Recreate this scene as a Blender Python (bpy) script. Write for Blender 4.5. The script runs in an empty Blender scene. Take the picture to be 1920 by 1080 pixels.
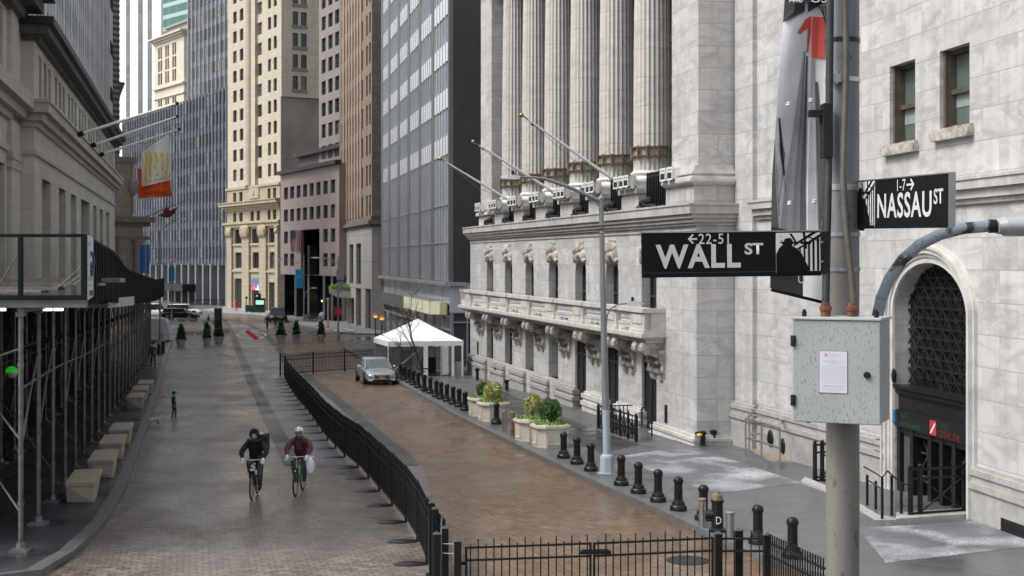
import bpy, math, random
from mathutils import Vector, Matrix
R = random.Random(11)
PI = math.pi
S = bpy.context.scene
COL = S.collection
# ------------------------------------------------------------------ camera model of the photograph
F, CX, HY, CZ = 2700.0, 960.0, 486.0, 6.5
TB = [(-80,6.2),(20,6.3),(38,6.5),(55,6.75),(89,7.3),(150,7.9),(230,8.3),(320,8.4),(3000,8.4)]
def drop(Y):
    for (a,da),(b,db) in zip(TB,TB[1:]):
        if Y <= b: return da+(db-da)*(Y-a)/(b-a)
    return TB[-1][1]
def gz(Y): return CZ-drop(Y)
def P(px,py,Y): return Vector(((px-CX)*Y/F, Y, CZ-(py-HY)*Y/F))
def G(px,py,h=0.0):
    """ground point (h above the street) seen at a pixel of the photograph"""
    a,b = 3.0,1500.0
    for _ in range(60):
        m = (a+b)/2
        if (drop(m)-h)*F/m > py-HY: a = m
        else: b = m
    return Vector(((px-CX)*a/F, a, gz(a)+h))
SW = 0.15   # sidewalk height
# ------------------------------------------------------------------ objects
ORD = ['first','second','third','fourth','fifth','sixth','seventh','eighth','ninth','tenth','eleventh','twelfth',
 'thirteenth','fourteenth','fifteenth','sixteenth','seventeenth','eighteenth','nineteenth','twentieth',
 'twenty-first','twenty-second','twenty-third','twenty-fourth','twenty-fifth','twenty-sixth','twenty-seventh','twenty-eighth']
def tag(o, label=None, cat=None, group=None, kind=None):
    if label: o['label'] = label
    if cat: o['category'] = cat
    if group: o['group'] = group
    if kind: o['kind'] = kind
    return o
def thing(name, label, cat, loc=(0,0,0), rz=0.0, group=None):
    o = bpy.data.objects.new(name, None); COL.objects.link(o)
    o.location = loc; o.rotation_euler = (0,0,rz); o.empty_display_size = .2
    return tag(o, label, cat, group)
def kids(o): return [c for c in bpy.data.objects if c.parent == o]
def dup(root, loc, rz=None, label=None, sc=None):
    def cp(o, par):
        c = o.copy(); COL.objects.link(c)
        if par is not None: c.parent = par
        for k in kids(o): cp(k, c)
        return c
    r = cp(root, None); r.location = loc
    if rz is not None: r.rotation_euler = (0,0,rz)
    if sc is not None: r.scale = (sc,sc,sc) if not isinstance(sc,tuple) else sc
    if label: r['label'] = label
    return r
class MB:
    def __init__(s): s.v=[]; s.f=[]; s.m=[]; s.mi=0
    def add(s, vs, fs):
        b=len(s.v); s.v += [tuple(p) for p in vs]
        for f in fs: s.f.append(tuple(i+b for i in f)); s.m.append(s.mi)
        return s
    def quad(s,a,b,c,d): return s.add([a,b,c,d],[(0,1,2,3)])
    def box(s,x0,x1,y0,y1,z0,z1):
        vs=[(x,y,z) for z in (z0,z1) for y in (y0,y1) for x in (x0,x1)]
        return s.add(vs,[(0,2,3,1),(4,5,7,6),(0,1,5,4),(2,6,7,3),(0,4,6,2),(1,3,7,5)])
    def hexa(s,b,t):   # bottom 4, top 4 points counter-clockwise
        return s.add(list(b)+list(t),[(3,2,1,0),(4,5,6,7),(0,1,5,4),(1,2,6,5),(2,3,7,6),(3,0,4,7)])
    def bar(s,p0,p1,w,h=None):
        h = w if h is None else h
        p0=Vector(p0);p1=Vector(p1);d=(p1-p0).normalized()
        up=Vector((0,0,1)) if abs(d.z)<.95 else Vector((0,1,0))
        a=d.cross(up).normalized()*w/2; b=a.cross(d).normalized()*h/2
        q=lambda p:[p-a-b,p+a-b,p+a+b,p-a+b]
        return s.hexa(q(p0),q(p1))
    def tube(s,pts,r,n=8,cap=True):
        pts=[Vector(p) for p in pts]; rs=r if isinstance(r,(list,tuple)) else [r]*len(pts)
        vs=[];fs=[];up=None
        for i,p in enumerate(pts):
            d=(pts[min(i+1,len(pts)-1)]-pts[max(i-1,0)]).normalized()
            if up is None: up=Vector((0,0,1)) if abs(d.z)<.9 else Vector((1,0,0))
            a=d.cross(up)
            if a.length<1e-4: a=d.cross(Vector((0,1,0)))
            a.normalize(); b=a.cross(d).normalized(); up=b
            for k in range(n):
                t=2*PI*k/n; vs.append(p+(a*math.cos(t)+b*math.sin(t))*rs[i])
        for i in range(len(pts)-1):
            for k in range(n):
                k2=(k+1)%n; fs.append((i*n+k,i*n+k2,(i+1)*n+k2,(i+1)*n+k))
        if cap: fs.append(tuple(range(n)));fs.append(tuple(reversed(range((len(pts)-1)*n,len(pts)*n))))
        return s.add(vs,fs)
    def lathe(s,prof,c=(0,0,0),n=16,flute=0,ph=0.0,sx=1.0,sy=1.0):
        vs=[];fs=[]
        for (r,z) in prof:
            for k in range(n):
                t=2*PI*k/n+ph; rr=r*(1-flute*(k%2)); vs.append((c[0]+sx*rr*math.cos(t),c[1]+sy*rr*math.sin(t),c[2]+z))
        m=len(prof)
        for i in range(m-1):
            for k in range(n):
                k2=(k+1)%n; fs.append((i*n+k,i*n+k2,(i+1)*n+k2,(i+1)*n+k))
        fs.append(tuple(reversed(range(n))));fs.append(tuple(range((m-1)*n,m*n)))
        return s.add(vs,fs)
    def sphere(s,c,r,n=12,m=7,sc=(1,1,1)):
        prof=[(max(1e-3,math.sin(PI*i/m))*r,-math.cos(PI*i/m)*r) for i in range(m+1)]
        vs=[];fs=[]
        for (q,z) in prof:
            for k in range(n):
                t=2*PI*k/n; vs.append((c[0]+q*math.cos(t)*sc[0],c[1]+q*math.sin(t)*sc[1],c[2]+z*sc[2]))
        for i in range(m):
            for k in range(n):
                k2=(k+1)%n; fs.append((i*n+k,i*n+k2,(i+1)*n+k2,(i+1)*n+k))
        return s.add(vs,fs)
    def prism(s,poly,y0,y1):       # polygon in x,z (counter-clockwise seen from -y), extruded along y
        n=len(poly); vs=[(x,y0,z) for x,z in poly]+[(x,y1,z) for x,z in poly]
        fs=[tuple(range(n)),tuple(reversed(range(n,2*n)))]
        fs+=[((i+1)%n,i,n+i,n+(i+1)%n) for i in range(n)]
        return s.add(vs,fs)
    def prismx(s,poly,x0,x1):      # polygon in y,z extruded along x
        n=len(poly); vs=[(x0,y,z) for y,z in poly]+[(x1,y,z) for y,z in poly]
        fs=[tuple(reversed(range(n))),tuple(range(n,2*n))]
        fs+=[(i,(i+1)%n,n+(i+1)%n,n+i) for i in range(n)]
        return s.add(vs,fs)
    def prismz(s,poly,z0,z1):      # polygon in x,y (ccw from above)
        n=len(poly); vs=[(x,y,z0) for x,y in poly]+[(x,y,z1) for x,y in poly]
        fs=[tuple(reversed(range(n))),tuple(range(n,2*n))]
        fs+=[(i,(i+1)%n,n+(i+1)%n,n+i) for i in range(n)]
        return s.add(vs,fs)
    def mould(s,x0,x1,yb,prof):    # stack of (z0,z1,outset): a moulding round the front with returns
        for z0,z1,o in prof: s.box(x0-o,x1+o,-o,yb,z0,z1)
        return s
    def torus(s,c,Rr,r,axis='x',n=24,m=8):
        vs=[];fs=[]
        for i in range(n):
            t=2*PI*i/n
            for k in range(m):
                u=2*PI*k/m; q=Rr+r*math.cos(u); a,b,h=q*math.cos(t),q*math.sin(t),r*math.sin(u)
                p=(h,a,b) if axis=='x' else ((a,h,b) if axis=='y' else (a,b,h))
                vs.append((c[0]+p[0],c[1]+p[1],c[2]+p[2]))
        for i in range(n):
            for k in range(m):
                i2=(i+1)%n;k2=(k+1)%m; fs.append((i*m+k,i2*m+k,i2*m+k2,i*m+k2))
        return s.add(vs,fs)
    def wall(s,x0,x1,z0,z1,holes,depth=.25,y=0.0):
        """front wall face at y with rectangular openings and their reveals"""
        rd=lambda v: round(v,4)
        hs=[(max(a,x0),min(b,x1),max(c,z0),min(d,z1)) for a,b,c,d in holes]
        hs=[tuple(map(rd,h)) for h in hs if h[1]-h[0]>.02 and h[3]-h[2]>.02]
        xs=sorted({rd(x0),rd(x1)}|{h[0] for h in hs}|{h[1] for h in hs}); zs=sorted({rd(z0),rd(z1)}|{h[2] for h in hs}|{h[3] for h in hs})
        import bisect
        full=[[True]*(len(zs)-1) for _ in range(len(xs)-1)]
        for a,b,c,d in hs:
            for i in range(bisect.bisect_left(xs,a),bisect.bisect_left(xs,b)):
                for k in range(bisect.bisect_left(zs,c),bisect.bisect_left(zs,d)): full[i][k]=False
        for k in range(len(zs)-1):
            i=0
            while i<len(xs)-1:
                if not full[i][k]: i+=1; continue
                j=i
                while j<len(xs)-1 and full[j][k]: j+=1
                s.quad((xs[i],y,zs[k]),(xs[j],y,zs[k]),(xs[j],y,zs[k+1]),(xs[i],y,zs[k+1])); i=j
        e=y+depth
        for a,b,c,d in hs:
            s.quad((a,y,c),(a,y,d),(a,e,d),(a,e,c)); s.quad((b,y,d),(b,y,c),(b,e,c),(b,e,d))
            s.quad((a,y,d),(b,y,d),(b,e,d),(a,e,d)); s.quad((b,y,c),(a,y,c),(a,e,c),(b,e,c))
        return s
    def shell(s,x0,x1,z0,z1,D,y=0.0):
        s.quad((x0,D,z0),(x0,y,z0),(x0,y,z1),(x0,D,z1)); s.quad((x1,y,z0),(x1,D,z0),(x1,D,z1),(x1,y,z1))
        s.quad((x1,D,z0),(x0,D,z0),(x0,D,z1),(x1,D,z1)); s.quad((x0,y,z1),(x1,y,z1),(x1,D,z1),(x0,D,z1))
        return s
    def build(s,name,mat,parent=None,smooth=None,loc=None,rot=None,bevel=0,sub=0):
        me=bpy.data.meshes.new(name); me.from_pydata(s.v,[],s.f)
        for m in (mat if isinstance(mat,(list,tuple)) else [mat]): me.materials.append(m)
        if any(s.m): me.polygons.foreach_set('material_index',s.m)
        if smooth is not None:
            me.polygons.foreach_set('use_smooth',[True]*len(s.f)); me.set_sharp_from_angle(angle=math.radians(smooth))
        me.update()
        o=bpy.data.objects.new(name,me); COL.objects.link(o)
        if parent is not None: o.parent=parent
        if loc is not None: o.location=loc
        if rot is not None: o.rotation_euler=rot
        if bevel:
            b=o.modifiers.new('bevel','BEVEL'); b.width=bevel; b.segments=2; b.limit_method='ANGLE'
        if sub:
            b=o.modifiers.new('sub','SUBSURF'); b.levels=sub; b.render_levels=sub
        return o
def inst(name, src, parent, loc, rot=None, sc=None):
    o=bpy.data.objects.new(name, src.data); COL.objects.link(o)
    if parent is not None: o.parent=parent
    o.location=loc
    if rot: o.rotation_euler=rot
    if sc: o.scale=sc
    return o
class Fr:
    """vertical plane: x runs left to right along it, y goes into the building, z is world height"""
    def __init__(s,pl,Yl,pr,Yr):
        a=Vector(((pl-CX)*Yl/F,Yl)); b=Vector(((pr-CX)*Yr/F,Yr))
        s.o=a; s.L=(b-a).length; s.d=(b-a)/s.L; s.n=Vector((-s.d.y,s.d.x)); s.a=math.atan2(s.d.y,s.d.x)
    def x(s,px,y=0.0):
        k=(px-CX)/F; o=s.o+s.n*y
        return (k*o.y-o.x)/(s.d.x-k*s.d.y)
    def Y(s,x,y=0.0): return s.o.y+s.n.y*y+s.d.y*x
    def z(s,py,x,y=0.0): return CZ-(py-HY)*s.Y(x,y)/F
    def zp(s,px,py,y=0.0): return s.z(py,s.x(px,y),y)
    def pt(s,x,y,z): p=s.o+s.n*y+s.d*x; return Vector((p.x,p.y,z))
    def root(s,name,label,cat,group=None): return thing(name,label,cat,(s.o.x,s.o.y,0),s.a,group)
def Yv(px,p0,Y0,vp): return Y0*(p0-vp)/(px-vp)
def text(body,name,mat,parent,w,h,loc=(0,0,0),rot=None,bold=.0,ext=.002,sp=1.0):
    cu=bpy.data.curves.new(name,'FONT'); cu.body=body; cu.offset=bold; cu.resolution_u=4; cu.space_character=sp
    ob=bpy.data.objects.new(name,cu); COL.objects.link(ob)
    bpy.context.view_layer.update()
    me=bpy.data.meshes.new_from_object(ob.evaluated_get(bpy.context.evaluated_depsgraph_get()))
    bpy.data.objects.remove(ob); bpy.data.curves.remove(cu)
    xs=[v.co.x for v in me.vertices]; ys=[v.co.y for v in me.vertices]
    x0,x1,y0,y1=min(xs),max(xs),min(ys),max(ys)
    for v in me.vertices:
        v.co=((v.co.x-x0)/(x1-x0)*w, 0, (v.co.y-y0)/(y1-y0)*h)
    me.materials.clear(); me.materials.append(mat); me.update()
    o=bpy.data.objects.new(name,me); COL.objects.link(o); o.parent=parent; o.location=loc
    if rot: o.rotation_euler=rot
    return o
# ------------------------------------------------------------------ materials
class NT:
    def __init__(s,name):
        s.m=bpy.data.materials.new(name); s.m.use_nodes=True; s.t=s.m.node_tree; s.b=s.t.nodes['Principled BSDF']
    def n(s,typ,ins=None,**pr):
        nd=s.t.nodes.new('ShaderNode'+typ)
        for k,v in pr.items(): setattr(nd,k,v)
        for k,v in (ins or {}).items(): s.set(nd.inputs[k],v)
        return nd
    def set(s,sock,v):
        if isinstance(v,bpy.types.NodeSocket): s.t.links.new(v,sock)
        else:
            if hasattr(sock.default_value,'__len__') and len(sock.default_value)==4 and len(v)==3: v=(*v,1)
            sock.default_value=v
    def math(s,op,a,b=0.0,c=None):
        i={0:a,1:b}
        if c is not None: i[2]=c
        return s.n('Math',i,operation=op).outputs[0]
    def mix(s,f,a,b,mode='MIX'):
        nd=s.n('Mix',{0:f,6:a,7:b},data_type='RGBA',blend_type=mode); return nd.outputs[2]
    def noise(s,vec,scale,detail=3.0,dist=0.0):
        return s.n('TexNoise',{'Vector':vec,'Scale':scale,'Detail':detail,'Distortion':dist}).outputs[0]
    def ramp(s,f,a,b):
        return s.n('MapRange',{0:f,1:a,2:b,3:0.0,4:1.0}).outputs[0]
    def obj(s): return s.n('TexCoord').outputs['Object']
    def scale(s,v,sc,rot=(0,0,0)): return s.n('Mapping',{'Vector':v,'Scale':sc,'Rotation':rot}).outputs[0]
    def P(s,**k):
        for a,v in k.items(): s.set(s.b.inputs[a.replace('_',' ')],v)
    def bump(s,h,st=.3,d=.02):
        s.set(s.b.inputs['Normal'],s.n('Bump',{'Strength':st,'Distance':d,'Height':h}).outputs[0])
MATS={}
def mul(c,k): return tuple(min(1,x*k) for x in c)
def plain(name,col,rough=.5,metal=0.0,var=.15,sc=3.0,bump=0.0,coat=0.0,emit=0.0,spec=None):
    if name in MATS: return MATS[name]
    t=NT(name); v=t.obj(); f=t.noise(v,sc,4.0)
    f=t.ramp(f,.3,.7)
    c=t.mix(f,mul(col,1-var),mul(col,1+var))
    t.P(Base_Color=c,Roughness=rough,Metallic=metal)
    if coat: t.P(Coat_Weight=coat,Coat_Roughness=.08)
    if bump: t.bump(t.noise(v,sc*8,3.0),bump,.01)
    if spec is not None: t.P(Specular_IOR_Level=spec)
    if emit: t.P(Emission_Color=col,Emission_Strength=emit)
    MATS[name]=t.m; return t.m
def stone(name,col,bw=1.4,bh=.7,mort=.62,var=.08,vein=0.0,streak=.25,rough=.65,ms=.014,off=.5,warm=0.0,dirt=.0):
    t=NT(name); v=t.obj(); sp=t.n('SeparateXYZ',{0:v}).outputs
    x=t.math('ADD',sp[0],sp[1]); uv=t.n('CombineXYZ',{0:x,1:sp[2]}).outputs[0]
    c1,c2=mul(col,1-var),mul(col,1+var)
    if warm: c1=(c1[0]*(1+warm),c1[1],c1[2]*(1-warm))
    br=t.n('TexBrick',{'Vector':uv,'Color1':c1,'Color2':c2,'Mortar':mul(col,mort),'Scale':1.0,'Mortar Size':ms,'Mortar Smooth':.3,'Bias':0.0,'Brick Width':bw,'Row Height':bh},offset=off)
    c=br.outputs[0]
    f=t.ramp(t.noise(v,.55,5.0,.6),.3,.75); c=t.mix(t.math('MULTIPLY',f,.22),c,mul(col,.72))
    if vein:
        # each block is cut from a different slab: shift the veining by the block's own tint
        off3=t.n('VectorMath',{0:v,1:t.n('VectorMath',{0:br.outputs[0],1:(90,140,60)},operation='MULTIPLY').outputs[0]},operation='ADD').outputs[0]
        n1=t.noise(t.scale(off3,(1.1,1.1,2.2),(.2,.5,.3)),.9,6.0,1.6)
        vn=t.math('ABSOLUTE',t.math('SUBTRACT',n1,.5)); vn=t.math('SUBTRACT',1.0,t.ramp(vn,.0,.075))
        msk=t.ramp(t.noise(off3,.5,2.0),.42,.62)
        c=t.mix(t.math('MULTIPLY',t.math('MULTIPLY',vn,msk),vein*.6),c,mul((col[0]*.92,col[1]*.97,col[2]*1.04),.55))
        cl=t.ramp(t.noise(t.scale(off3,(.7,.7,2.2),(.5,.6,.2)),.8,7.0,1.4),.47,.68)
        c=t.mix(t.math('MULTIPLY',cl,vein*.75),c,mul((col[0]*.94,col[1]*.98,col[2]*1.04),.60))
    if streak:
        st=t.ramp(t.noise(t.scale(v,(2.6,2.6,.12)),1.0,5.0),.48,.75); c=t.mix(t.math('MULTIPLY',st,streak),c,(col[0]*.42,col[1]*.4,col[2]*.36))
    if dirt:
        dz=t.ramp(t.noise(v,1.7,6.0,.4),.45,.7); c=t.mix(t.math('MULTIPLY',dz,dirt),c,(col[0]*.5,col[1]*.46,col[2]*.4))
    t.P(Base_Color=c,Roughness=rough)
    h=t.math('SUBTRACT',t.math('MULTIPLY',t.noise(v,9.0,4.0),.35),br.outputs[1])
    t.bump(h,.35,.015); MATS[name]=t.m; return t.m
def glass(name,col=(.02,.025,.03),var=.6,rough=.08,blind=0.0,bcol=(.3,.32,.3)):
    t=NT(name); g=t.n('NewGeometry').outputs['Random Per Island']; o=t.n('ObjectInfo').outputs['Random']
    r=t.math('FRACT',t.math('ADD',t.math('MULTIPLY',g,7.3),t.math('MULTIPLY',o,3.7)))
    c=t.mix(r,mul(col,1-var),mul(col,1+var))
    if blind:
        k=t.math('LESS_THAN',r,blind); c=t.mix(k,c,bcol)
    v=t.obj(); c=t.mix(t.math('MULTIPLY',t.ramp(t.noise(v,.8,3.0),.4,.7),.35),c,mul(col,.35))
    t.P(Base_Color=c,Roughness=rough); t.b.inputs['IOR'].default_value=1.5
    t.bump(t.noise(v,.7,1.0),.06,.03)
    MATS[name]=t.m; return t.m
def emis(name,col,st):
    t=NT(name); t.P(Base_Color=col,Emission_Color=col,Emission_Strength=st,Roughness=.4); MATS[name]=t.m; return t.m
def brickroad(name,c1,c2,mort,grey,ang,bw=.24,bh=.12,wet=.5,blotch=(.1,.09,.085)):
    t=NT(name); v=t.obj(); u=t.scale(v,(1,1,1),(0,0,ang))
    br=t.n('TexBrick',{'Vector':u,'Color1':c1,'Color2':c2,'Mortar':mort,'Scale':1.0,'Mortar Size':.022,'Mortar Smooth':.3,'Bias':0.0,'Brick Width':bw,'Row Height':bh},offset=.5)
    fine=t.noise(v,7.0,6.0); c=t.mix(.3,br.outputs[0],t.mix(t.ramp(fine,.3,.7),mul(c1,.65),mul(c2,1.35)))
    big=t.ramp(t.noise(v,.16,5.0,.8),.38,.66); c=t.mix(t.math('MULTIPLY',big,grey),c,blotch)
    st=t.ramp(t.noise(t.scale(v,(.9,.12,1),(0,0,.22)),1.0,4.0,.3),.45,.75); c=t.mix(t.math('MULTIPLY',st,.5),c,mul(c1,.6))
    sand=t.ramp(t.noise(v,.9,7.0,.5),.56,.8); c=t.mix(t.math('MULTIPLY',sand,.3),c,mul(c2,1.7))
    t.P(Base_Color=c)
    w=t.ramp(t.noise(v,.33,4.0,.5),.35,.65); w=t.math('ADD',t.math('MULTIPLY',w,.3),t.math('MULTIPLY',t.noise(v,5.0,3.0),.18))
    t.P(Roughness=t.math('ADD',w,.52-.3*wet))
    film=t.ramp(t.noise(t.scale(v,(1,.35,1),(0,0,.2)),.55,6.0,.7),.40,.62); t.P(Coat_Weight=t.math('MULTIPLY',film,.5),Coat_Roughness=.2,Coat_IOR=1.33)
    # every stone sits a little higher or lower than its neighbours
    h=t.math('SUBTRACT',t.math('ADD',t.math('MULTIPLY',t.noise(v,4.5,4.0),.6),t.math('MULTIPLY',t.n('RGBToBW',{0:br.outputs[0]}).outputs[0],3.0)),br.outputs[1])
    t.bump(h,.32,.02); MATS[name]=t.m; return t.m
def concrete(name,col,slab=1.5,wet=.5,salt=0.0,ang=.0,joint=.5,slab2=None):
    t=NT(name); v=t.obj(); u=t.scale(v,(1,1,1),(0,0,ang))
    br=t.n('TexBrick',{'Vector':u,'Color1':mul(col,.9),'Color2':mul(col,1.1),'Mortar':mul(col,joint),'Scale':1.0,'Mortar Size':.012,'Mortar Smooth':.1,'Bias':0.0,'Brick Width':slab,'Row Height':slab2 or slab},offset=0.0)
    n=t.noise(v,.5,6.0,.6); c=t.mix(t.math('MULTIPLY',t.ramp(n,.4,.65),.5),br.outputs[0],mul(col,.6))
    c=t.mix(t.math('MULTIPLY',t.ramp(t.noise(v,14.0,4.0),.45,.7),.25),c,mul(col,1.5))
    ro=t.math('ADD',t.math('MULTIPLY',t.ramp(n,.4,.65),-.3*wet),.62-.12*wet)
    if salt:
        s1=t.ramp(t.noise(t.scale(v,(1,.8,1),(0,0,.3)),.7,9.0,.4),.44,.68); s2=t.ramp(t.noise(t.scale(v,(2,2,2)),13.0,9.0),.40,.66)
        k=t.math('MULTIPLY',t.math('MULTIPLY',s1,s2),salt); c=t.mix(k,c,(.72,.74,.78)); ro=t.math('ADD',ro,t.math('MULTIPLY',k,.3))
    t.P(Base_Color=c,Roughness=ro); t.bump(t.noise(v,20.0,3.0),.12,.01); MATS[name]=t.m; return t.m
M=type('M',(),{})()
M.marble=stone('white_marble',(.525,.515,.50),1.7,.78,.52,.10,.85,.28,.5,.011,dirt=.2)
M.marble2=stone('weathered_marble',(.46,.445,.425),1.7,.78,.62,.1,.6,.45,.6,.011,dirt=.3)
M.marblec=stone('column_marble',(.55,.52,.48),40,1.15,.6,.09,.6,.25,.55,.014,dirt=.15)
M.carve=plain('carved_marble',(.34,.315,.28),.7,var=.45,sc=4,bump=.6)
M.trim=plain('pale_marble_trim',(.50,.485,.46),.55,var=.18,sc=2.2,bump=.12)
M.gran=plain('grey_granite_plinth',(.33,.32,.30),.6,var=.16,sc=4,bump=.15)
M.dgran=plain('dark_granite_panel',(.10,.10,.10),.35,var=.2,sc=4)
M.black=plain('black_iron',(.011,.011,.012),.36,var=.3,sc=6,bump=.08,spec=.32)
M.bmetal=plain('black_steel_paint',(.012,.013,.014),.36,var=.3,sc=8,spec=.25)
M.dark=plain('dark_interior',(.008,.008,.009),.7)
M.steel=plain('brushed_steel',(.42,.42,.42),.32,.9,var=.15,sc=8)
M.galv=plain('galvanised_steel',(.30,.31,.32),.45,.6,var=.2,sc=6,bump=.06)
M.white=plain('white_paint',(.74,.74,.72),.45,var=.06)
M.gold=plain('gold_leaf',(.34,.26,.13),.35,.8,var=.1)
M.brass=plain('weathered_brass',(.20,.15,.095),.6,.3,var=.4,sc=7)
M.wood=plain('grey_planks',(.26,.23,.19),.8,var=.3,sc=6)
M.gwin=glass('dark_window_glass',(.02,.025,.03),.6,.08,.16,(.13,.125,.115))
M.gfar=plain('dark_far_window',(.028,.026,.025),.4,var=.5,sc=.6,spec=.25)
M.gteal=glass('teal_window_glass',(.035,.075,.078),.35,.07,.12,(.16,.2,.18))
M.gblue=glass('blue_grey_glass',(.05,.065,.095),.75,.1,.24,(.26,.29,.34))
M.frame=plain('dark_window_frame',(.03,.03,.03),.5)
M.frameb=plain('brown_window_frame',(.085,.07,.055),.45,var=.2)
M.red=plain('red_paint',(.5,.03,.03),.5)
M.asph=concrete('wet_asphalt',(.075,.073,.072),60,.8)
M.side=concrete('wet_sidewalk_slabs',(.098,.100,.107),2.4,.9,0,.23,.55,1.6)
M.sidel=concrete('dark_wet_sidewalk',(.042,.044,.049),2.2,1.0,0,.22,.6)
M.kerb=plain('granite_kerb',(.12,.12,.122),.4,var=.25,sc=5,bump=.1)
M.salt=concrete('salted_stone_paving',(.118,.125,.138),3.2,.4,1.0,.23,.7)
M.road=brickroad('grey_brown_stone_setts',(.074,.057,.046),(.25,.198,.160),(.026,.021,.018),.45,-.22,.27,.19,wet=1.15,blotch=(.15,.128,.115))
M.roadr=brickroad('tan_stone_setts',(.085,.052,.029),(.235,.150,.086),(.04,.026,.016),.4,-1.897,.27,.2,wet=1.15,blotch=(.095,.060,.036))
M.strip=brickroad('grey_stone_strip',(.15,.155,.16),(.25,.255,.26),(.055,.055,.055),.4,-.22,.3,.15,wet=.95,blotch=(.13,.135,.14))
M.band=brickroad('dark_stone_band',(.032,.034,.031),(.065,.066,.058),(.018,.018,.017),.2,.0,.45,.3,wet=.7,blotch=(.04,.04,.04))
M.leafd=None
def leafmat(name,c1,c2):
    t=NT(name); g=t.n('NewGeometry').outputs['Random Per Island']; t.P(Base_Color=t.mix(g,c1,c2),Roughness=.5)
    try: t.P(Subsurface_Weight=.0)
    except Exception: pass
    return t.m
M.leafg=leafmat('green_leaves',(.02,.07,.012),(.07,.17,.03))
M.leafy=leafmat('variegated_leaves',(.16,.2,.03),(.6,.56,.2))
M.leafl=leafmat('bright_leaves',(.08,.2,.02),(.24,.4,.06))
M.leafc=leafmat('conifer_needles',(.012,.032,.012),(.04,.075,.025))
M.bark=plain('bark',(.05,.045,.04),.8,var=.3,sc=20)
M.soil=plain('soil',(.03,.022,.016),.9)
M.skin=plain('skin',(.42,.26,.19),.5)
M.glove=plain('white_gloves',(.72,.71,.70),.6)
# ================================================================== GROUND
def poly(pts,h=0.0,extra=()):
    q=sorted([(g.y,g.x) for g in (G(px,py,h) for px,py in pts)]+list(extra))
    def f(Y):
        if Y<=q[0][0]: return q[0][1]
        for (a,x0),(b,x1) in zip(q,q[1:]):
            if Y<=b: return x0+(x1-x0)*(Y-a)/(b-a)
        return q[-1][1]
    return f
def Ys(a,b,st=2.0):
    r={round(a,3),round(b,3)}|{t[0] for t in TB if a<t[0]<b}
    k=a
    while k<b: r.add(round(k,3)); k+=st
    return sorted(r)
def sheet(name,mat,fl,fr_,Y0,Y1,h,st=2.0,kind='structure',skirt=''):
    m=MB(); ys=Ys(Y0,Y1,st)
    for a,b in zip(ys,ys[1:]):
        m.quad((fl(a),a,gz(a)+h),(fr_(a),a,gz(a)+h),(fr_(b),b,gz(b)+h),(fl(b),b,gz(b)+h))
        for c,g in (('l',fl),('r',fr_)):
            if c in skirt:
                q=[(g(a),a,gz(a)+h),(g(b),b,gz(b)+h),(g(b),b,gz(b)-.03),(g(a),a,gz(a)-.03)]
                m.quad(*(q if c=='l' else q[::-1]))
    return tag(m.build(name,mat),kind=kind)
kon=lambda v:(lambda Y:v)
LK=poly([(20,1100),(100,1075),(150,1036),(200,985),(232,930),(255,870),(282,790),(300,735),(318,655),(326,640)],0,[(26,-14),(22,-24),(15,-60)])
RK=poly([(1440,1062),(1334,1012),(1079,895),(860,787),(815,760),(744,719),(666,667),(640,651)],0,[(25,8.2),(21,13),(15,40)])
FK=poly([(373,582.5),(421,589),(475,592),(538,603),(582,618),(629,626)],0,[(150.5,-16.5),(149,-8),(147,60)])
sheet('ground',M.asph,kon(-900),kon(900),-80,3000,-.03,40)
sheet('roadway',M.road,LK,RK,8,135,0)
off=lambda f,d:(lambda Y:f(Y)+d)
sheet('far_roadway',M.road,kon(-150),lambda Y:min(FK(Y),-6 if Y<152 else 99),135,232,.0)
SR=poly([(421,598),(457,604),(480,613),(498,621),(536,662),(575,697),(650,755),(700,797),(787,866)])
SL=poly([(418,600),(427,620),(435,640),(461,713),(534,877)])
y0=G(600,873).y
sheet('grey_paved_strip',M.strip,SL,SR,y0,196,.008)
sheet('dark_paving_band',M.band,SL,off(SL,.62),y0,196,.012)
sheet('dark_paving_band',M.band,off(SR,-.62),SR,y0,196,.012)
FL=poly([(787,866),(801,900),(815,960),(840,1079),(700,797),(650,755),(575,697),(536,662),(498,621)])
sheet('right_lane',M.roadr,FL,RK,20,150,.004)
sheet('pavement',M.side,off(RK,.32),kon(90),15,136,SW)
sheet('kerb',M.kerb,RK,off(RK,.32),15,136,SW+.003,skirt='lr')
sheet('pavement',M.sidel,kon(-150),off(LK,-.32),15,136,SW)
sheet('kerb',M.kerb,off(LK,-.32),LK,15,136,SW+.003,skirt='lr')
M.pale=concrete('pale_far_pavement',(.27,.265,.26),2.4,.5,0,.3,.7)
sheet('pavement',M.pale,off(FK,.3),kon(120),149,340,SW)
sheet('kerb',M.kerb,FK,off(FK,.3),149,232,SW+.003,skirt='lr')
sheet('pavement',M.side,kon(-260),lambda Y:FK(232)+.3,232,340,SW,skirt='')
def gpoly(name,mat,pts,h,kind='structure'):
    m=MB(); g=[G(x,y,SW) for x,y in pts]; m.add([(p.x,p.y,gz(p.y)+h) for p in g],[tuple(range(len(g)))])
    return tag(m.build(name,mat),kind=kind)
gpoly('salted_paving',M.salt,[(1338,926),(1502,906),(1308,840),(1235,845),(1152,857)],SW+.006)
gpoly('salted_paving',M.salt,[(1661,1056),(1920,1026),(2050,1010),(2000,990),(1841,976),(1608,991)],SW+.006)
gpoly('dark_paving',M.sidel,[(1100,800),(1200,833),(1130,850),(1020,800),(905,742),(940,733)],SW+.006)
# dark wet crossing at the side street
gpoly('wet_crossing',concrete('wet_dark_crossing',(.045,.045,.048),60,1.9),[(668,668),(722,672),(740,640),(690,628),(640,634),(640,648)],-SW+.02 if 0 else .03)
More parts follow.
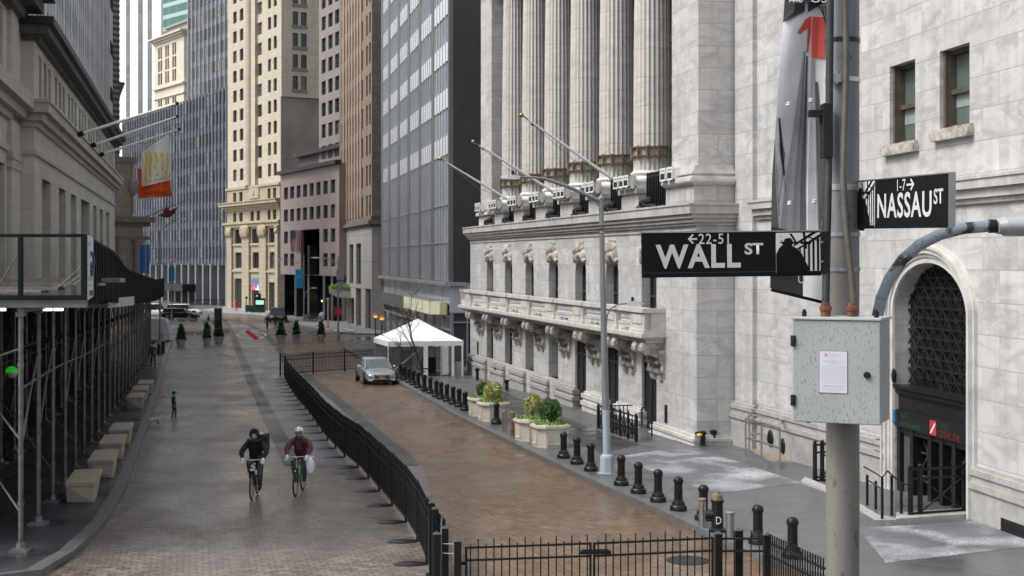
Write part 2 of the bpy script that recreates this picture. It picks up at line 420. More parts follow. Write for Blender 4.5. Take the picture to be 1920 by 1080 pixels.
# red bar and white ring painted on the grey strip
def painted():
    c=G(472,628); w=MB(); r=MB(); z=lambda y:gz(y)+.014
    rx,ry=1.55,9.5
    for i in range(26):
        if i in (3,4,11,17,18,24): continue
        a=2*PI*i/26; b=2*PI*(i+.8)/26
        pts=[(c.x-.062*0+rx*k*math.cos(t)-.2*ry*k*math.sin(t)*.9,c.y+ry*k*math.sin(t)) for k,t in ((.86,a),(1,a),(1,b),(.86,b))]
        w.add([(x,y,z(y)) for x,y in pts],[(0,1,2,3)])
    tag(w.build('painted_ring',plain('worn_road_paint',(.62,.62,.62),.85,var=.25,sc=2,spec=.1)),kind='structure')
    q=[G(458,621),G(466,619.5),G(486,634.5),G(478,637.5)]
    r.add([(p.x,p.y,gz(p.y)+.018) for p in q],[(3,2,1,0)] if 0 else [(0,1,2,3)])
    tag(r.build('painted_red_bar',plain('red_road_paint',(.42,.018,.018),.9,var=.2,sc=2,spec=.05)),kind='structure')
painted()
# manhole covers
for px,py,r,lab in ((1225,801,.45,'round iron cover in the pavement near the marble corner pier'),(430,668,.32,'small iron cover far down the brick street'),(1290,1052,.42,'iron cover in the tan paving behind the front picket gate')):
    g=G(px,py,SW if px==1225 else 0); m=MB(); m.lathe([(r*1.1,0),(r*1.1,.012),(r,.014),(r,.01),(.001,.01)],n=24)
    tag(m.build('manhole_cover',M.black,None,30,(g.x,g.y,g.z+.006)),lab,'manhole cover')
# ================================================================== COLUMNED EXCHANGE BUILDING
fr=Fr(882,Yv(882,1306,50.6,332),1306,50.6); L=fr.L
NY=fr.root('columned_building','white marble classical building with six giant fluted columns above a balcony','building')
xY=lambda Y:(Y-fr.o.y)/fr.d.y
bays=[xY(55.7+4.72*i) for i in range(7)]
def nyse():
    ends=[(b-.9,b+.9) for b in bays]
    low=[(a,b,-1.6 if i<3 else .72,2.95) for i,(a,b) in enumerate(ends)]
    up=[(a,b,3.7,6.62) for a,b in ends]
    DL=[.16,.16,.16,.9,.9,.36,.36]
    m=MB(); m.wall(0,L,-1.6,8.0,low+up,.16); m.shell(0,L,-1.6,8.0,16)
    for (a,b,c,d),D in list(zip(low,DL))[3:]+[(q,.42) for q in up]:
        for p,q in (((a,c),(a,d)),((b,d),(b,c)),((a,d),(b,d)),((b,c),(a,c))): m.quad((p[0],.16,p[1]),(q[0],.16,q[1]),(q[0],D,q[1]),(p[0],D,p[1]))
    
    m.build('lower_wall',M.marble,NY)
    # dark doors / windows at the back of the reveals
    for i,(a,b,c,d) in enumerate(low):
        D=DL[i]; k=MB(); k.box(a,b,D-.01,D+.06,c,d); k.build('doorway' if i<3 else ('blind_panel' if i<5 else 'window'),M.dark if i<3 else (M.marble if i<5 else M.gwin),NY)
        f=MB()
        for xx in (a+.06,(a+b)/2,b-.06): f.box(xx-.05,xx+.05,D-.07,D-.012,c,d)
        for zz in (c+.05,d-.75,d-.05): f.box(a,b,D-.06,D-.014,zz-.05,zz+.05)
        f.build('door_frame' if i<3 else 'window_frame',M.frame,NY)
        if i>=3:
            p=MB(); p.box(a-.02,b+.02,.1,.95,-1.5,.72); p.build('spandrel_panel',M.dgran,NY)
            q=MB(); q.box(a+.25,b-.25,.05,.098,-.85,.35)
            for j in range(7): q.box(a+.3+j*.19,a+.33+j*.19,.02,.05,-.85,.35)
            q.build('basement_grille',M.black,NY)
    for a,b,c,d in up:
        k=MB(); k.box(a,b,.40,.46,c,d); k.build('window',M.gwin,NY)
        f=MB()
        for xx in (a+.06,(a+b)/2,b-.06): f.box(xx-.04,xx+.04,.34,.398,c,d)
        f.box(a,b,.34,.39,5.0,5.1); f.build('window_frame',M.frame,NY)
        # carved keystone: a head with curled leaves
        x=(a+b)/2; k=MB(); k.sphere((x,-.1,7.0),.30,14,8,(1,.7,1.1)); k.sphere((x-.42,-.0,6.98),.2,10,6); k.sphere((x+.42,-.0,6.98),.2,10,6)
        k.sphere((x,-.26,6.88),.14,10,6,(1,1,1.5)); k.sphere((x,-.12,6.62),.26,10,6,(1,.8,1.2)); k.sphere((x-.6,.0,6.62),.22,8,6,(1,1,1.5)); k.sphere((x+.6,.0,6.62),.22,8,6,(1,1,1.5))
        k.tube([(x-.78,-.02,6.4),(x-.45,-.12,6.72),(x,-.18,6.62),(x+.45,-.12,6.72),(x+.78,-.02,6.4)],.13,8); k.box(x-.5,x+.5,-.06,.02,6.5,7.3)
        k.build('keystone',M.carve,NY,50)
        # segmental head of the opening
        h=MB(); n=8; zt=6.62
        for s in (-1,1):
            pts=[(x+s*.9,zt)]+[(x+s*.9*math.cos(t*PI/2/n),zt-.75+.75*math.sin(t*PI/2/n)) for t in range(n+1)]
            pts=pts[::-1] if s<0 else pts
            h.prism([(p[0],p[1]) for p in pts],.004,.40)
        h.build('arch_head',M.marble,NY)
    # piers' plinths and mouldings
    edges=[L]+[None]
    cuts=sorted(ends); segs=[]; x=0
    for a,b in cuts: segs.append((x,a)); x=b
    for i,(a,b) in enumerate(segs):
        m=MB(); m.mould(a+.0,b-.0,.9,[(-1.6,.02,.16),(.02,.2,.22),(.2,.34,.13),(.34,.52,.19),(.52,.62,.08)]); m.build('pier_plinth',M.gran if i<5 else M.trim,NY)
    m=MB(); m.mould(x,L,1.5,[(-1.6,-.42,.3)])
    for k in range(7):
        t=k/6*PI; m.mould(x,L,1.5,[(-.42+k*.06,-.36+k*.06,.18+.13*math.sin(t))])
    m.mould(x,L,1.5,[(0,.09,.15),(.09,.2,.2),(.2,.3,.1)]); m.build('pier_base',M.trim,NY)
    # balcony
    x0,x1=fr.x(888),fr.x(1248)
    m=MB(); m.mould(x0+.9,x1-.9,.0,[(3.36,3.5,.72),(3.5,3.58,.86),(3.58,3.72,.96)]); m.mould(x0+.9,x1-.9,0,[(3.72,4.02,.74)])
    m.box(x0,x1,-.95,0,3.55,3.575); m.build('balcony_slab',M.trim,NY)
    piers=[(bays[0]+bays[0]-bays[1])/2+0 for _ in ()]
    mids=[(a+b)/2 for a,b in zip(bays,bays[1:])]
    sp=abs(bays[0]-bays[1]); mids=[bays[0]+sp/2]+mids+[bays[-1]-sp/2]
    mids[0]=min(mids[0],x1-.85); mids[-1]=max(mids[-1],x0+.8)
    bal=MB(); bal.lathe([(.05,0),(.09,.02),(.09,.06),(.05,.1),(.085,.2),(.06,.3),(.045,.34),(.08,.38),(.08,.42),(.05,.44)],n=8)
    src=None
    for b in bays:
        m=MB(); w=1.32
        m.box(b-w-.2,b+w+.2,-.86,-.60,4.5,4.66); m.box(b-w-.2,b+w+.2,-.78,-.62,4.0,4.08)
        m.box(b-w,b+w,-.765,-.735,3.78,3.97)
        o=m.build('balustrade',M.trim,NY)
        k=MB(); k.box(b-.62,b-.1,-.755,-.74+.005-.03,3.79,3.87); k.box(b+.1,b+.62,-.755,-.765,3.79,3.87); k.build('drain_slot',M.dark,NY)
        for j in range(8):
            xx=b-w+.2+j*(2*w-.4)/7
            if src is None: src=bal.build('baluster',M.trim,NY,40,(xx,-.7,4.07))
            else: inst('baluster',src,NY,(xx,-.7,4.07))
    for mx in mids:
        m=MB(); m.box(mx-.85,mx+.85,-.84,-.56,3.722,4.5); m.box(mx-.6,mx+.6,-.87,-.84,4.08,4.42); m.box(mx-.93,mx+.93,-.93,-.5,4.5,4.67); m.box(mx-.9,mx+.9,-.89,-.5,3.722,3.85)
        m.build('balcony_pedestal',M.trim,NY,None)
    m=MB(); m.box(x1-.16,x1,-.8,0,3.72,4.5); m.box(x1-.22,x1+.04,-.86,0,4.5,4.665); m.build('balcony_end',M.trim,NY)
    m=MB(); m.box(x0,x0+.16,-.8,0,3.72,4.5); m.box(x0-.04,x0+.22,-.86,0,4.5,4.665); m.build('balcony_end',M.trim,NY)
    for mx in mids:
        m=MB()
        for s in (-.42,.42):
            m.prismx([(0,1.9),(-.1,1.95),(-.16,2.2),(-.12,2.5),(-.25,2.78),(-.55,2.92),(-.8,3.0),(-.88,3.2),(-.8,3.36),(0,3.36)],mx+s-.2,mx+s+.2)
        for s in (-.42,.42):
            xx=mx+s
            v=[(.3,-.25),(.3,.25)]
            for yy,zz,rr,ww in ((-.66,3.12,.21,.25),(-.13,2.28,.11,.23),(-.26,2.62,.07,.22)):
                n=14; b0=len(m.v)
                m.tube([(xx-ww,yy,zz),(xx+ww,yy,zz)],rr,n); m.tube([(xx-ww-.04,yy,zz),(xx+ww+.04,yy,zz)],rr*.55,n)
        m.box(mx-.25,mx+.25,-.5,0,2.85,3.36)
        for s in (-1,1):
            m.prismx([(0,2.0),(-.06,2.1),(-.12,2.45),(-.2,2.75),(-.28,3.05),(0,3.1)],mx+s*.78-.1,mx+s*.78+.1); m.sphere((mx+s*.78,-.08,2.35),.1,8,6,(1,1,1.8))
        m.build('console',M.carve,NY,45)
    # cornice ledge over the lower wall
    m=MB(); m.mould(0,L,1.55,[(7.5,7.56,.05),(7.7,7.8,.12),(7.8,7.95,.2),(7.95,8.1,.3),(8.1,8.4,.4),(8.4,8.47,.44)]); m.build('cornice',M.marble2,NY)
    # pedestals, columns
    cy=.95
    cols=[(a+b)/2 for a,b in zip(bays,bays[1:])]
    sh=MB(); zb,zt=9.62,22.0; pr=[]
    for i in range(13):
        t=i/12; pr.append((.76-.11*t*t,zb+.42+(zt-zb-.42)*t))
    sh.lathe(pr,n=48,flute=.06)
    bs=MB(); bs.box(-1.0,1.0,-1.0,1.0,zb-.32,zb-.06); bs.lathe([(.95,zb-.06),(1.02,zb+.02),(1.02,zb+.1),(.95,zb+.16),(.86,zb+.19),(.83,zb+.24),(.88,zb+.28),(.9,zb+.33),(.84,zb+.38),(.78,zb+.44)],n=32)
    rg=MB()
    for z in (10.62,10.98): rg.lathe([(.8,z),(.87,z),(.87,z+.05),(.8,z+.05)],n=24)
    for j in range(12):
        t=2*PI*j/12; x,y=.85*math.cos(t),.85*math.sin(t); rg.box(x-.05,x+.05,y-.05,y+.05,10.5,11.05)
    so=bo=ro=None
    for c in cols:
        if so is None:
            so=sh.build('column',M.marblec,NY,40,(c,cy,0)); bo=bs.build('column_base',M.trim,NY,40,(c,cy,0)); ro=rg.build('column_ring',M.brass,NY,30,(c,cy,0))
        else: inst('column',so,NY,(c,cy,0)); inst('column_base',bo,NY,(c,cy,0)); inst('column_ring',ro,NY,(c,cy,0))
        m=MB(); m.box(c-1.1,c+1.1,.0,2.4,8.0,9.12); m.box(c-1.22,c+1.22,-.12,2.4,9.12,9.3); m.build('pedestal',M.marble2,NY)
    a=fr.x(918)
    m=MB(); m.box(fr.x(898),a,.12,3.3,8.0,25); m.build('far_pier',M.marble,NY)
    m=MB(); m.mould(fr.x(898),a,3.3,[(8.47,9.1,.0),(9.1,9.28,.16),(9.28,9.4,.05),(9.4,9.6,.1)]); m.build('far_pier_base',M.trim,NY)
    a=fr.x(1255); m=MB(); m.box(a,L-.1,.1,15,8.0,25); m.build('corner_pier',M.marble,NY)
    m=MB(); m.mould(a,L-.1,1.45,[(8.47,9.12,.1)]); m.build('corner_pier_pedestal',M.marble2,NY)
    m=MB()
    for k in range(8): m.mould(a+.2,L-.1,1.42,[(9.12+k*.04,9.16+k*.04,.16+.14*math.sin((k+.5)/8*PI))])
    m.mould(a+.2,L-.1,1.42,[(9.44,9.5,.16)])
    for k in range(7): m.mould(a+.2,L-.1,1.42,[(9.5+k*.045,9.545+k*.045,.24-.2*math.sin((k+.5)/14*PI))])
    m.build('corner_pier_base',M.trim,NY)
    m=MB(); m.box(0,L-.2,2.4,3.35,8.0,8.9); m.build('podium',M.marble2,NY)
    m=MB(); m.box(fr.x(918),fr.x(1255),3.5,3.6,8.0,24); m.build('glass_wall',M.gwin,NY)
    for j in range(20):
        x=fr.x(918)+1+j*1.55; m=MB(); m.box(x-.08,x+.08,3.3,3.499,8.9,24); m.build('mullion',M.frameb,NY)
    m=MB()
    for j in range(7): m.box(fr.x(918),fr.x(1255),3.38,3.498,10.4+j*1.9,10.75+j*1.9)
    m.build('transom',M.frameb,NY)
    m=MB(); m.mould(fr.x(898),L,12,[(22,22.9,-.1),(22.9,24,.05),(24,24.5,.5),(24.5,25,.9)]); m.build('entablature',M.marble2,NY)
    m=MB(); m.prism([(-.5,25),(L+.5,25),(L/2,31)],-.4,4); m.build('pediment',M.marble2,NY)
    # black iron guard panels between the pedestals, white floodlights along the ledge
    for i,b in enumerate(bays[:7]):
        m=MB(); x0b,x1b=b-sp/2+1.25,b+sp/2-1.25
        if i==0: x1b=min(x1b,fr.x(1258))
        m.box(x0b,x1b,.30,.36,8.55,8.62); m.box(x0b,x1b,.30,.36,9.72,9.8); n=9
        for j in range(n+1):
            x=x0b+(x1b-x0b)*j/n; m.box(x-.045,x+.045,.3,.36,8.5,9.9)
        m.box(x0b+.1,x1b-.1,.37,.4,8.6,9.6)
        m.sphere(((x0b+x1b)/2+.3,-.1,8.72),.2,8,6); m.sphere(((x0b+x1b)/2-.3,-.15,8.66),.17,8,6); m.tube([(x0b,-.1,8.55),((x0b+x1b)/2,-.2,8.62),(x1b,-.1,8.55)],.05,6)
        m.build('guard_panel',M.black,NY)
    # small dark vents in the wall
    for px,py,w,h in ((1249,776,.16,.34),(896,652,.25,.4),(933,692,.16,.3)):
        x,z=fr.x(px),fr.zp(px,py); m=MB(); m.box(x-w,x+w,-.175 if px==933 else -.012,.01,z-h,z+h); m.build('wall_vent',M.black,NY)
    m=MB(); a,b=ends[2]; m.box(a-.1,b+.1,-.14,.0,-.95,-.38); m.build('step',M.dgran,NY)
    m=MB(); m.box(a-.1,b+.1,-.15,-.0,-.38,-.33); m.build('step_edge',plain('yellow_paint',(.62,.45,.04),.5),NY)
nyse()
# floodlights
def floods():
    cols=[(a+b)/2 for a,b in zip(bays,bays[1:])]; n=0
    wb=plain('floodlight_housing',(.72,.72,.70),.4,var=.08)
    src=None
    spots=[]
    for c in cols: spots+= [c-.62,c+.1,c+.75]
    spots+=[fr.x(1258)+.25,fr.x(1258)+1.0,fr.x(903)+.3,fr.x(903)+1.1]
    for i,x in enumerate(sorted(spots)):
        p=fr.pt(x,-.22,9.3 if x<fr.x(1255) and x>fr.x(930) else 9.3)
        if src is None:
            src=thing('floodlight','white box floodlight on the ledge at the foot of the columns','floodlight',p,fr.a,'floodlights along the column ledge')
            m=MB(); m.box(-.26,.26,-.17,.17,.1,.5); m.box(-.3,.3,-.2,-.17,.46,.54); m.box(-.3,.3,-.2,-.17,.06,.12); m.box(-.3,-.25,-.2,-.17,.12,.46); m.box(.25,.3,-.2,-.17,.12,.46); m.build('housing',wb,src)
            m=MB(); m.box(-.25,.25,-.19,-.172,.12,.34); m.build('lens',M.gwin,src)
            m=MB(); m.box(-.3,-.27,-.08,.08,0,.35); m.box(.27,.3,-.08,.08,0,.35); m.box(-.3,.3,-.08,.08,0,.03); m.build('bracket',M.white,src)
        else: dup(src,p)
floods()
# flagpoles leaning out over the street
def flagpole(base_px,tip,lab,frm=fr,y0=-.05,up=True,r=.055,group='bare flagpoles on the columned building',ball=True,mat=None):
    x=frm.x(base_px[0],y0); zb=frm.z(base_px[1],x,y0); b=frm.pt(x,y0,zb)
    k=(tip[0]-CX)/F; nx,ny=-frm.n.x,-frm.n.y
    o=(k*b.y-b.x)/(nx-k*ny); t=Vector((b.x+nx*o,b.y+ny*o,0)); t.z=CZ-(tip[1]-HY)*t.y/F
    e=thing('flagpole',lab,'flagpole',b,0,group); d=t-b
    m=MB(); m.tube([(0,0,0),d*.5,d],[r*1.25,r*1.1,r*.7],10); m.build('pole',mat or M.white,e,40)
    if ball:
        m=MB(); m.sphere(d+d.normalized()*.35,.10,12,8); m.tube([d,d+d.normalized()*.3],.03,6); m.build('finial',M.gold,e,60)
    m=MB(); m.tube([(0,0,0),d*.06],r*2.0,10); m.sphere(d*.96+Vector((0,0,-.08)),.05,6,5); m.build('socket',M.black,e,40)
    m=MB(); m.tube([d*.97+Vector((0,0,-.05)),d*.5+Vector((0,0,-.35)),d*.1],.012,4); m.build('halyard',M.galv,e)
    return e,b,t
flagpole((962,380),(836,304),'white flagpole nearest the dark glass building, gold ball tip')
flagpole((1044,364),(899,273),'middle white flagpole over the columned facade, gold ball tip')
flagpole((1158,342),(991,225),'highest white flagpole on the columned facade, right of the other two')
# ================================================================== MARBLE CORNER BUILDING ON THE RIGHT
fa=Fr(1385,50.94,1655,50.94*1053/1323); fb=Fr(1655,50.94*1053/1323,2080,50.94*1053/1323*1105/1530)
CB=fa.root('corner_building','marble corner building on the right with an arched bronze doorway','building')
def inB(o):
    d=fb.o-fa.o; o.location=(d.dot(fa.d),d.dot(fa.n),0); o.rotation_euler=(0,0,fb.a-fa.a); return o
def corner():
    La,Lb=fa.L,fb.L
    m=MB(); m.wall(0,La,-1.5,26,[],.3); m.shell(0,La,-1.5,26,12); m.build('side_wall',M.marble,CB)
    m=MB(); a,b=fa.x(1386),fa.x(1419); m.box(a,b,-.16,0,1.4,26); m.build('pilaster',M.marble,CB)
    base=[(-1.5,.95,.14),(.95,1.1,.2),(1.1,1.28,.13),(1.28,1.42,.18),(1.42,1.5,.07)]
    m=MB(); m.mould(0,La,.1,base); m.build('base_course',M.gran,CB)
    m=MB(); m.mould(a,b,.1,[(z0,z1,o+.16) for z0,z1,o in base]); m.build('pilaster_base',M.gran,CB)
    string=[(7.85,7.98,.1),(7.98,8.2,.2),(8.2,8.42,.32),(8.42,8.5,.36)]
    m=MB(); m.mould(fa.x(1425),La,.1,string); m.build('string_course',M.marble2,CB)
    # front part
    wx=[]
    for l,r,t,bt in ((1668,1716,118,270),(1762,1818,88,240)):
        x0,x1=fb.x(l),fb.x(r); zc=(x0+x1)/2; wx.append((x0,x1,fb.z(bt-2,zc),fb.z(t,zc)))
    al,ar=fb.x(1677),fb.x(1814); ac=(al+ar)/2; hw=(ar-al)/2; spz=5.05; rise=fb.z(494,ac)-spz; gz0=-1.5
    A=lambda o,t:(ac-(hw+o)*math.cos(t),spz+(rise+o)*math.sin(t))
    m=MB(); m.wall(0,Lb,gz0,26,wx+[(al,ar,gz0,spz+rise)],.45)
    n=28; D=.52
    for i in range(n):
        t0,t1=PI*i/n,PI*(i+1)/n; p,q=A(0,t0),A(0,t1); zt=spz+rise
        m.quad((p[0],0,p[1]),(q[0],0,q[1]),(q[0],0,zt),(p[0],0,zt)) 
        m.quad((p[0],0,p[1]),(p[0],D,p[1]),(q[0],D,q[1]),(q[0],0,q[1]))
    m.quad((al,0,gz0),(al,0,spz),(al,D,spz),(al,D,gz0)); m.quad((ar,0,spz),(ar,0,gz0),(ar,D,gz0),(ar,D,spz))
    m.shell(0,Lb,gz0,26,10); inB(m.build('front_wall',M.marble,CB))
    m=MB()
    for o0,o1,y in ((.02,.17,-.05),(.17,.27,-.09),(.27,.40,-.16),(.40,.47,-.22),(.47,.53,-.1)):
        for i in range(n):
            t0,t1=PI*i/n,PI*(i+1)/n; a,b,c,d=A(o0,t0),A(o0,t1),A(o1,t1),A(o1,t0)
            m.hexa([(a[0],y,a[1]),(b[0],y,b[1]),(b[0],.01,b[1]),(a[0],.01,a[1])],[(d[0],y,d[1]),(c[0],y,c[1]),(c[0],.01,c[1]),(d[0],.01,d[1])])
        for s in (-1,1):
            xa,xb=sorted((ac+s*(hw+o0),ac+s*(hw+o1))); m.box(xa,xb,y,.01,gz0,spz)
    inB(m.build('arch_surround',M.trim,CB,None))
    for u,w_ in ((0,al-.55),(ar+.6,Lb)):
        m=MB(); m.mould(u,w_,.1,base); inB(m.build('base_course',M.gran,CB))
    m=MB(); m.mould(0,Lb,.1,string); inB(m.build('string_course',M.marble2,CB))
    for x0,x1,z0,z1 in wx:
        g=MB(); g.box(x0,x1,.40,.44,z0,z1); w=inB(g.build('window',glass('green_grey_window',(.10,.13,.115),.12,.12) if 'green_grey_window' not in MATS else MATS['green_grey_window'],CB))
        f=MB()
        for xx in (x0+.06,x1-.06): f.box(xx-.08,xx+.08,.22,.398,z0,z1)
        zm=z0+(z1-z0)*.47
        for zz in (z0+.05,zm,z1-.05): f.box(x0,x1,.25,.396,zz-.06,zz+.06)
        f.box(x0,x0+.12,.1,.3,z0,z1); inB(f.build('sash_frame',M.frameb,CB))
        b=MB(); b.box(x0+.15,x1-.15,.385,.399,z0+.55,zm-.06); inB(b.build('blind',plain('pale_green_blind',(.23,.28,.25),.7),CB))
        s=MB(); s.box(x0-.25,x1+.25,-.18,.1,z0-.3,z0-.08); s.box(x0-.2,x1+.2,-.12,.2,z0-.08,z0); inB(s.build('window_sill',M.carve,CB))
    def inD(o):
        inB(o); q=fb.n*-.43; o.location.x+=q.dot(fa.d); o.location.y+=q.dot(fa.n); return o
    # bronze doorway
    m=MB(); m.box(al,ar,.9,.95,gz0,spz+rise); inD(m.build('doorway',M.dark,CB))
    gl=MB(); gr=plain('dark_bronze_grille',(.022,.022,.022),.3,.3,var=.3); 
    def inside(x,z): 
        return z<=spz or ((x-ac)/hw)**2+((z-spz)/rise)**2<=1
    zt0=fb.z(735,ac); st=.52
    def seg(p,q,w):
        k=8; pts=[(p[0]+(q[0]-p[0])*i/k,p[1]+(q[1]-p[1])*i/k) for i in range(k+1)]
        for u,v in zip(pts,pts[1:]):
            if inside(*u) and inside(*v) and al<u[0]<ar and al<v[0]<ar: gl.bar((u[0],.82,u[1]),(v[0],.82,v[1]),w,.05)
    rows=int((spz+rise-zt0)/.27)+1
    for r in range(rows):
        z=zt0+r*.27; seg((al,z),(ar,z),.03 if r%2 else .05)
    for k in range(-4,10):
        x=al+k*.54; zz=zt0
        for r in range(0,rows,2): seg((x,zz+r*.27),(x-.54*1.0,zz+(r+2)*.27),.045); seg((x,zz+r*.27),(x+.54*1.0,zz+(r+2)*.27),.03)
    for k in range(9): seg((al+k*.54,zt0),(al+k*.54,spz+rise),.035)
    inD(gl.build('arch_grille',gr,CB))
    d=MB(); zz=zt0; d.box(al-.05,ar,.45,.89,zz-.2,zz); d.box(al-.12,ar,.38,.89,zz-.06,zz+.02); d.box(al,ar,.55,.89,zz-.75,zz-.2)
    d.sphere((al+.02,.4,zz+.25),.07,8,6,(1,1,3)); inD(d.build('bronze_lintel',M.black,CB))
    z1=zz-.66; tk=MB(); tk.box(al,ar,.44,.54,z1-.46,z1); T=inD(tk.build('ticker_display',M.black,CB))
    mg,mr=emis('green_led',(.006,.06,.014),.25),emis('red_led',(.14,.01,.01),.15)
    def onT(o): o.parent=T; return o
    text('234.74',"ticker_digits",mr,T,1.1,.17,(ar-1.55,.435,z1-.43)); text('DJI',"ticker_letters",mg,T,.4,.12,(ar-1.5,.435,z1-.2))
    text('VOLUME',"ticker_letters",mg,T,1.3,.13,(al+.35,.435,z1-.42)); text('NYA',"ticker_letters",mg,T,.4,.12,(al+.4,.435,z1-.2))
    s=MB(); s.box(ac+.06,ac+.42,.425,.437,z1-.44,z1-.06); o=s.build('ticker_logo',emis('red_logo',(.30,.035,.042),.2),T)
    s=MB(); s.quad((ac+.07,.422,z1-.4),(ac+.14,.422,z1-.4),(ac+.42,.422,z1-.12),(ac+.35,.422,z1-.12)); s.build('logo_stripe',emis('white_led',(.6,.45,.45),.4),T)
    s=MB(); s.box(al-.02,al+.14,.38,.47,z1-.36,z1-.02); inD(s.build('blue_notice',plain('blue_notice_paint',(.03,.11,.25),.4),CB))
    dr=MB()
    for x in (al+.1,al+.95,al+2.05,ac+.55,ar-.9,ar-.12): dr.box(x-.1,x+.1,.5,.88,gz0,z1-.46)
    dr.box(al,ar,.52,.88,z1-.62,z1-.46); inD(dr.build('door_frame',M.black,CB))
    for cx in (al+1.5,ac+1.25):
        g=MB()
        for a in range(4):
            t=a*PI/4; v=(math.cos(t)*.62,math.sin(t)*.62); g.bar((cx-v[0],.75,1.3-v[1]),(cx+v[0],.75,1.3+v[1]),.035,.03)
        for z in (.55,2.05,1.92,.68): g.box(cx-.62,cx+.62,.73,.77,z-.02,z+.02)
        for x in (-.62,.62): g.box(cx+x-.02,cx+x+.02,.73,.77,-.4,2.1)
        inD(g.build('door_panel',plain('worn_bronze',(.10,.095,.085),.35,.4),CB))
    w=MB(); w.box(al+.25,al+.8,.6,.66,gz0,z1-.6); inD(w.build('side_panel',plain('stone_jamb_panel',(.07,.07,.065),.5),CB))
    v=MB(); x=fb.x(1900); v.box(x-.3,x+.9,-.155,-.05,-.3,.5)
    for k in range(6): v.box(x-.28,x+.88,-.175,-.155,-.22+k*.11,-.19+k*.11)
    inB(v.build('wall_vent',M.black,CB))
    v=MB(); x=fa.x(1575,-.15); v.box(x-.7,x+.5,-.155,-.1,.15,.6); v.build('wall_vent',M.black,CB)
    v=MB(); x=fa.x(1445,-.15); v.sphere((x,-.16,.55),.22,12,8,(1,.4,1.3)); v.sphere((x+1.0,-.16,.42),.16,10,6,(1,.6,1.6)); v.build('wall_fitting',M.black,CB)
corner()
# ================================================================== OTHER BUILDINGS
def winmesh(w,h,gm,fm,rail=True,fw=.07,mul=0):
    key=(round(w,2),round(h,2),gm.name,fm.name,rail,mul)
    if key in WM: return WM[key]
    m=MB(); m.quad((0,0,0),(w,0,0),(w,0,h),(0,0,h)); m.mi=1
    for a,b,c,d in ((0,fw,0,h),(w-fw,w,0,h),(fw,w-fw,0,fw),(fw,w-fw,h-fw,h))+(((fw,w-fw,h*.5-fw*.4,h*.5+fw*.4),) if rail else ())+tuple((w*(k+1)/(mul+1)-fw*.35,w*(k+1)/(mul+1)+fw*.35,fw,h-fw) for k in range(mul)):
        m.box(a,b,-.07,-.003,c,d)
    WM[key]=m; return m
WM={}; WS={}
def windows(root,f,rects,depth,gm,fm,rail=True,fw=.07,y=0.0,name='window',mul=0,limit=100,inb=None):
    vis=[]
    for a,b,c,d in rects:
        p=f.pt((a+b)/2,y,(c+d)/2); px=CX+p.x/p.y*F; py=HY-(p.z-CZ)/p.y*F
        inside=-20<px<1940 and -20<py<1100
        vis.append((0 if inside else 1,-(b-a)*(d-c)/p.y**2,(a,b,c,d)))
    vis.sort(key=lambda t:t[:2])
    rest=MB()
    for i,(o,_,(a,b,c,d)) in enumerate(vis):
        w,h=b-a,d-c; k=winmesh(w,h,gm,fm,rail,fw,mul)
        if o==0 and i<limit:
            key=id(k)
            if key not in WS: WS[key]=k.build(name,[gm,fm],root,None,(a,y+depth,c))
            else:
                ob=inst(name,WS[key],root,(a,y+depth,c))
        else:
            for mi in (0,1):
                pass
            base=len(rest.v); rest.v+=[(p[0]+a,p[1]+y+depth,p[2]+c) for p in k.v]
            rest.f+=[tuple(q+base for q in fc) for fc in k.f]; rest.m+=k.m
    if rest.v:
        tag(rest.build(name,[gm,fm],root),kind='stuff')
def grid(f,cols,rows,y=0):
    return [(a,b,c,d) for a,b in cols for c,d in rows]
def px2x(f,prs,y=0): return [(f.x(a,y),f.x(b,y)) for a,b in prs]
def mkrows(z0,per,h,zmax): 
    r=[];z=z0
    while z+h<zmax: r.append((z,z+h)); z+=per
    return r
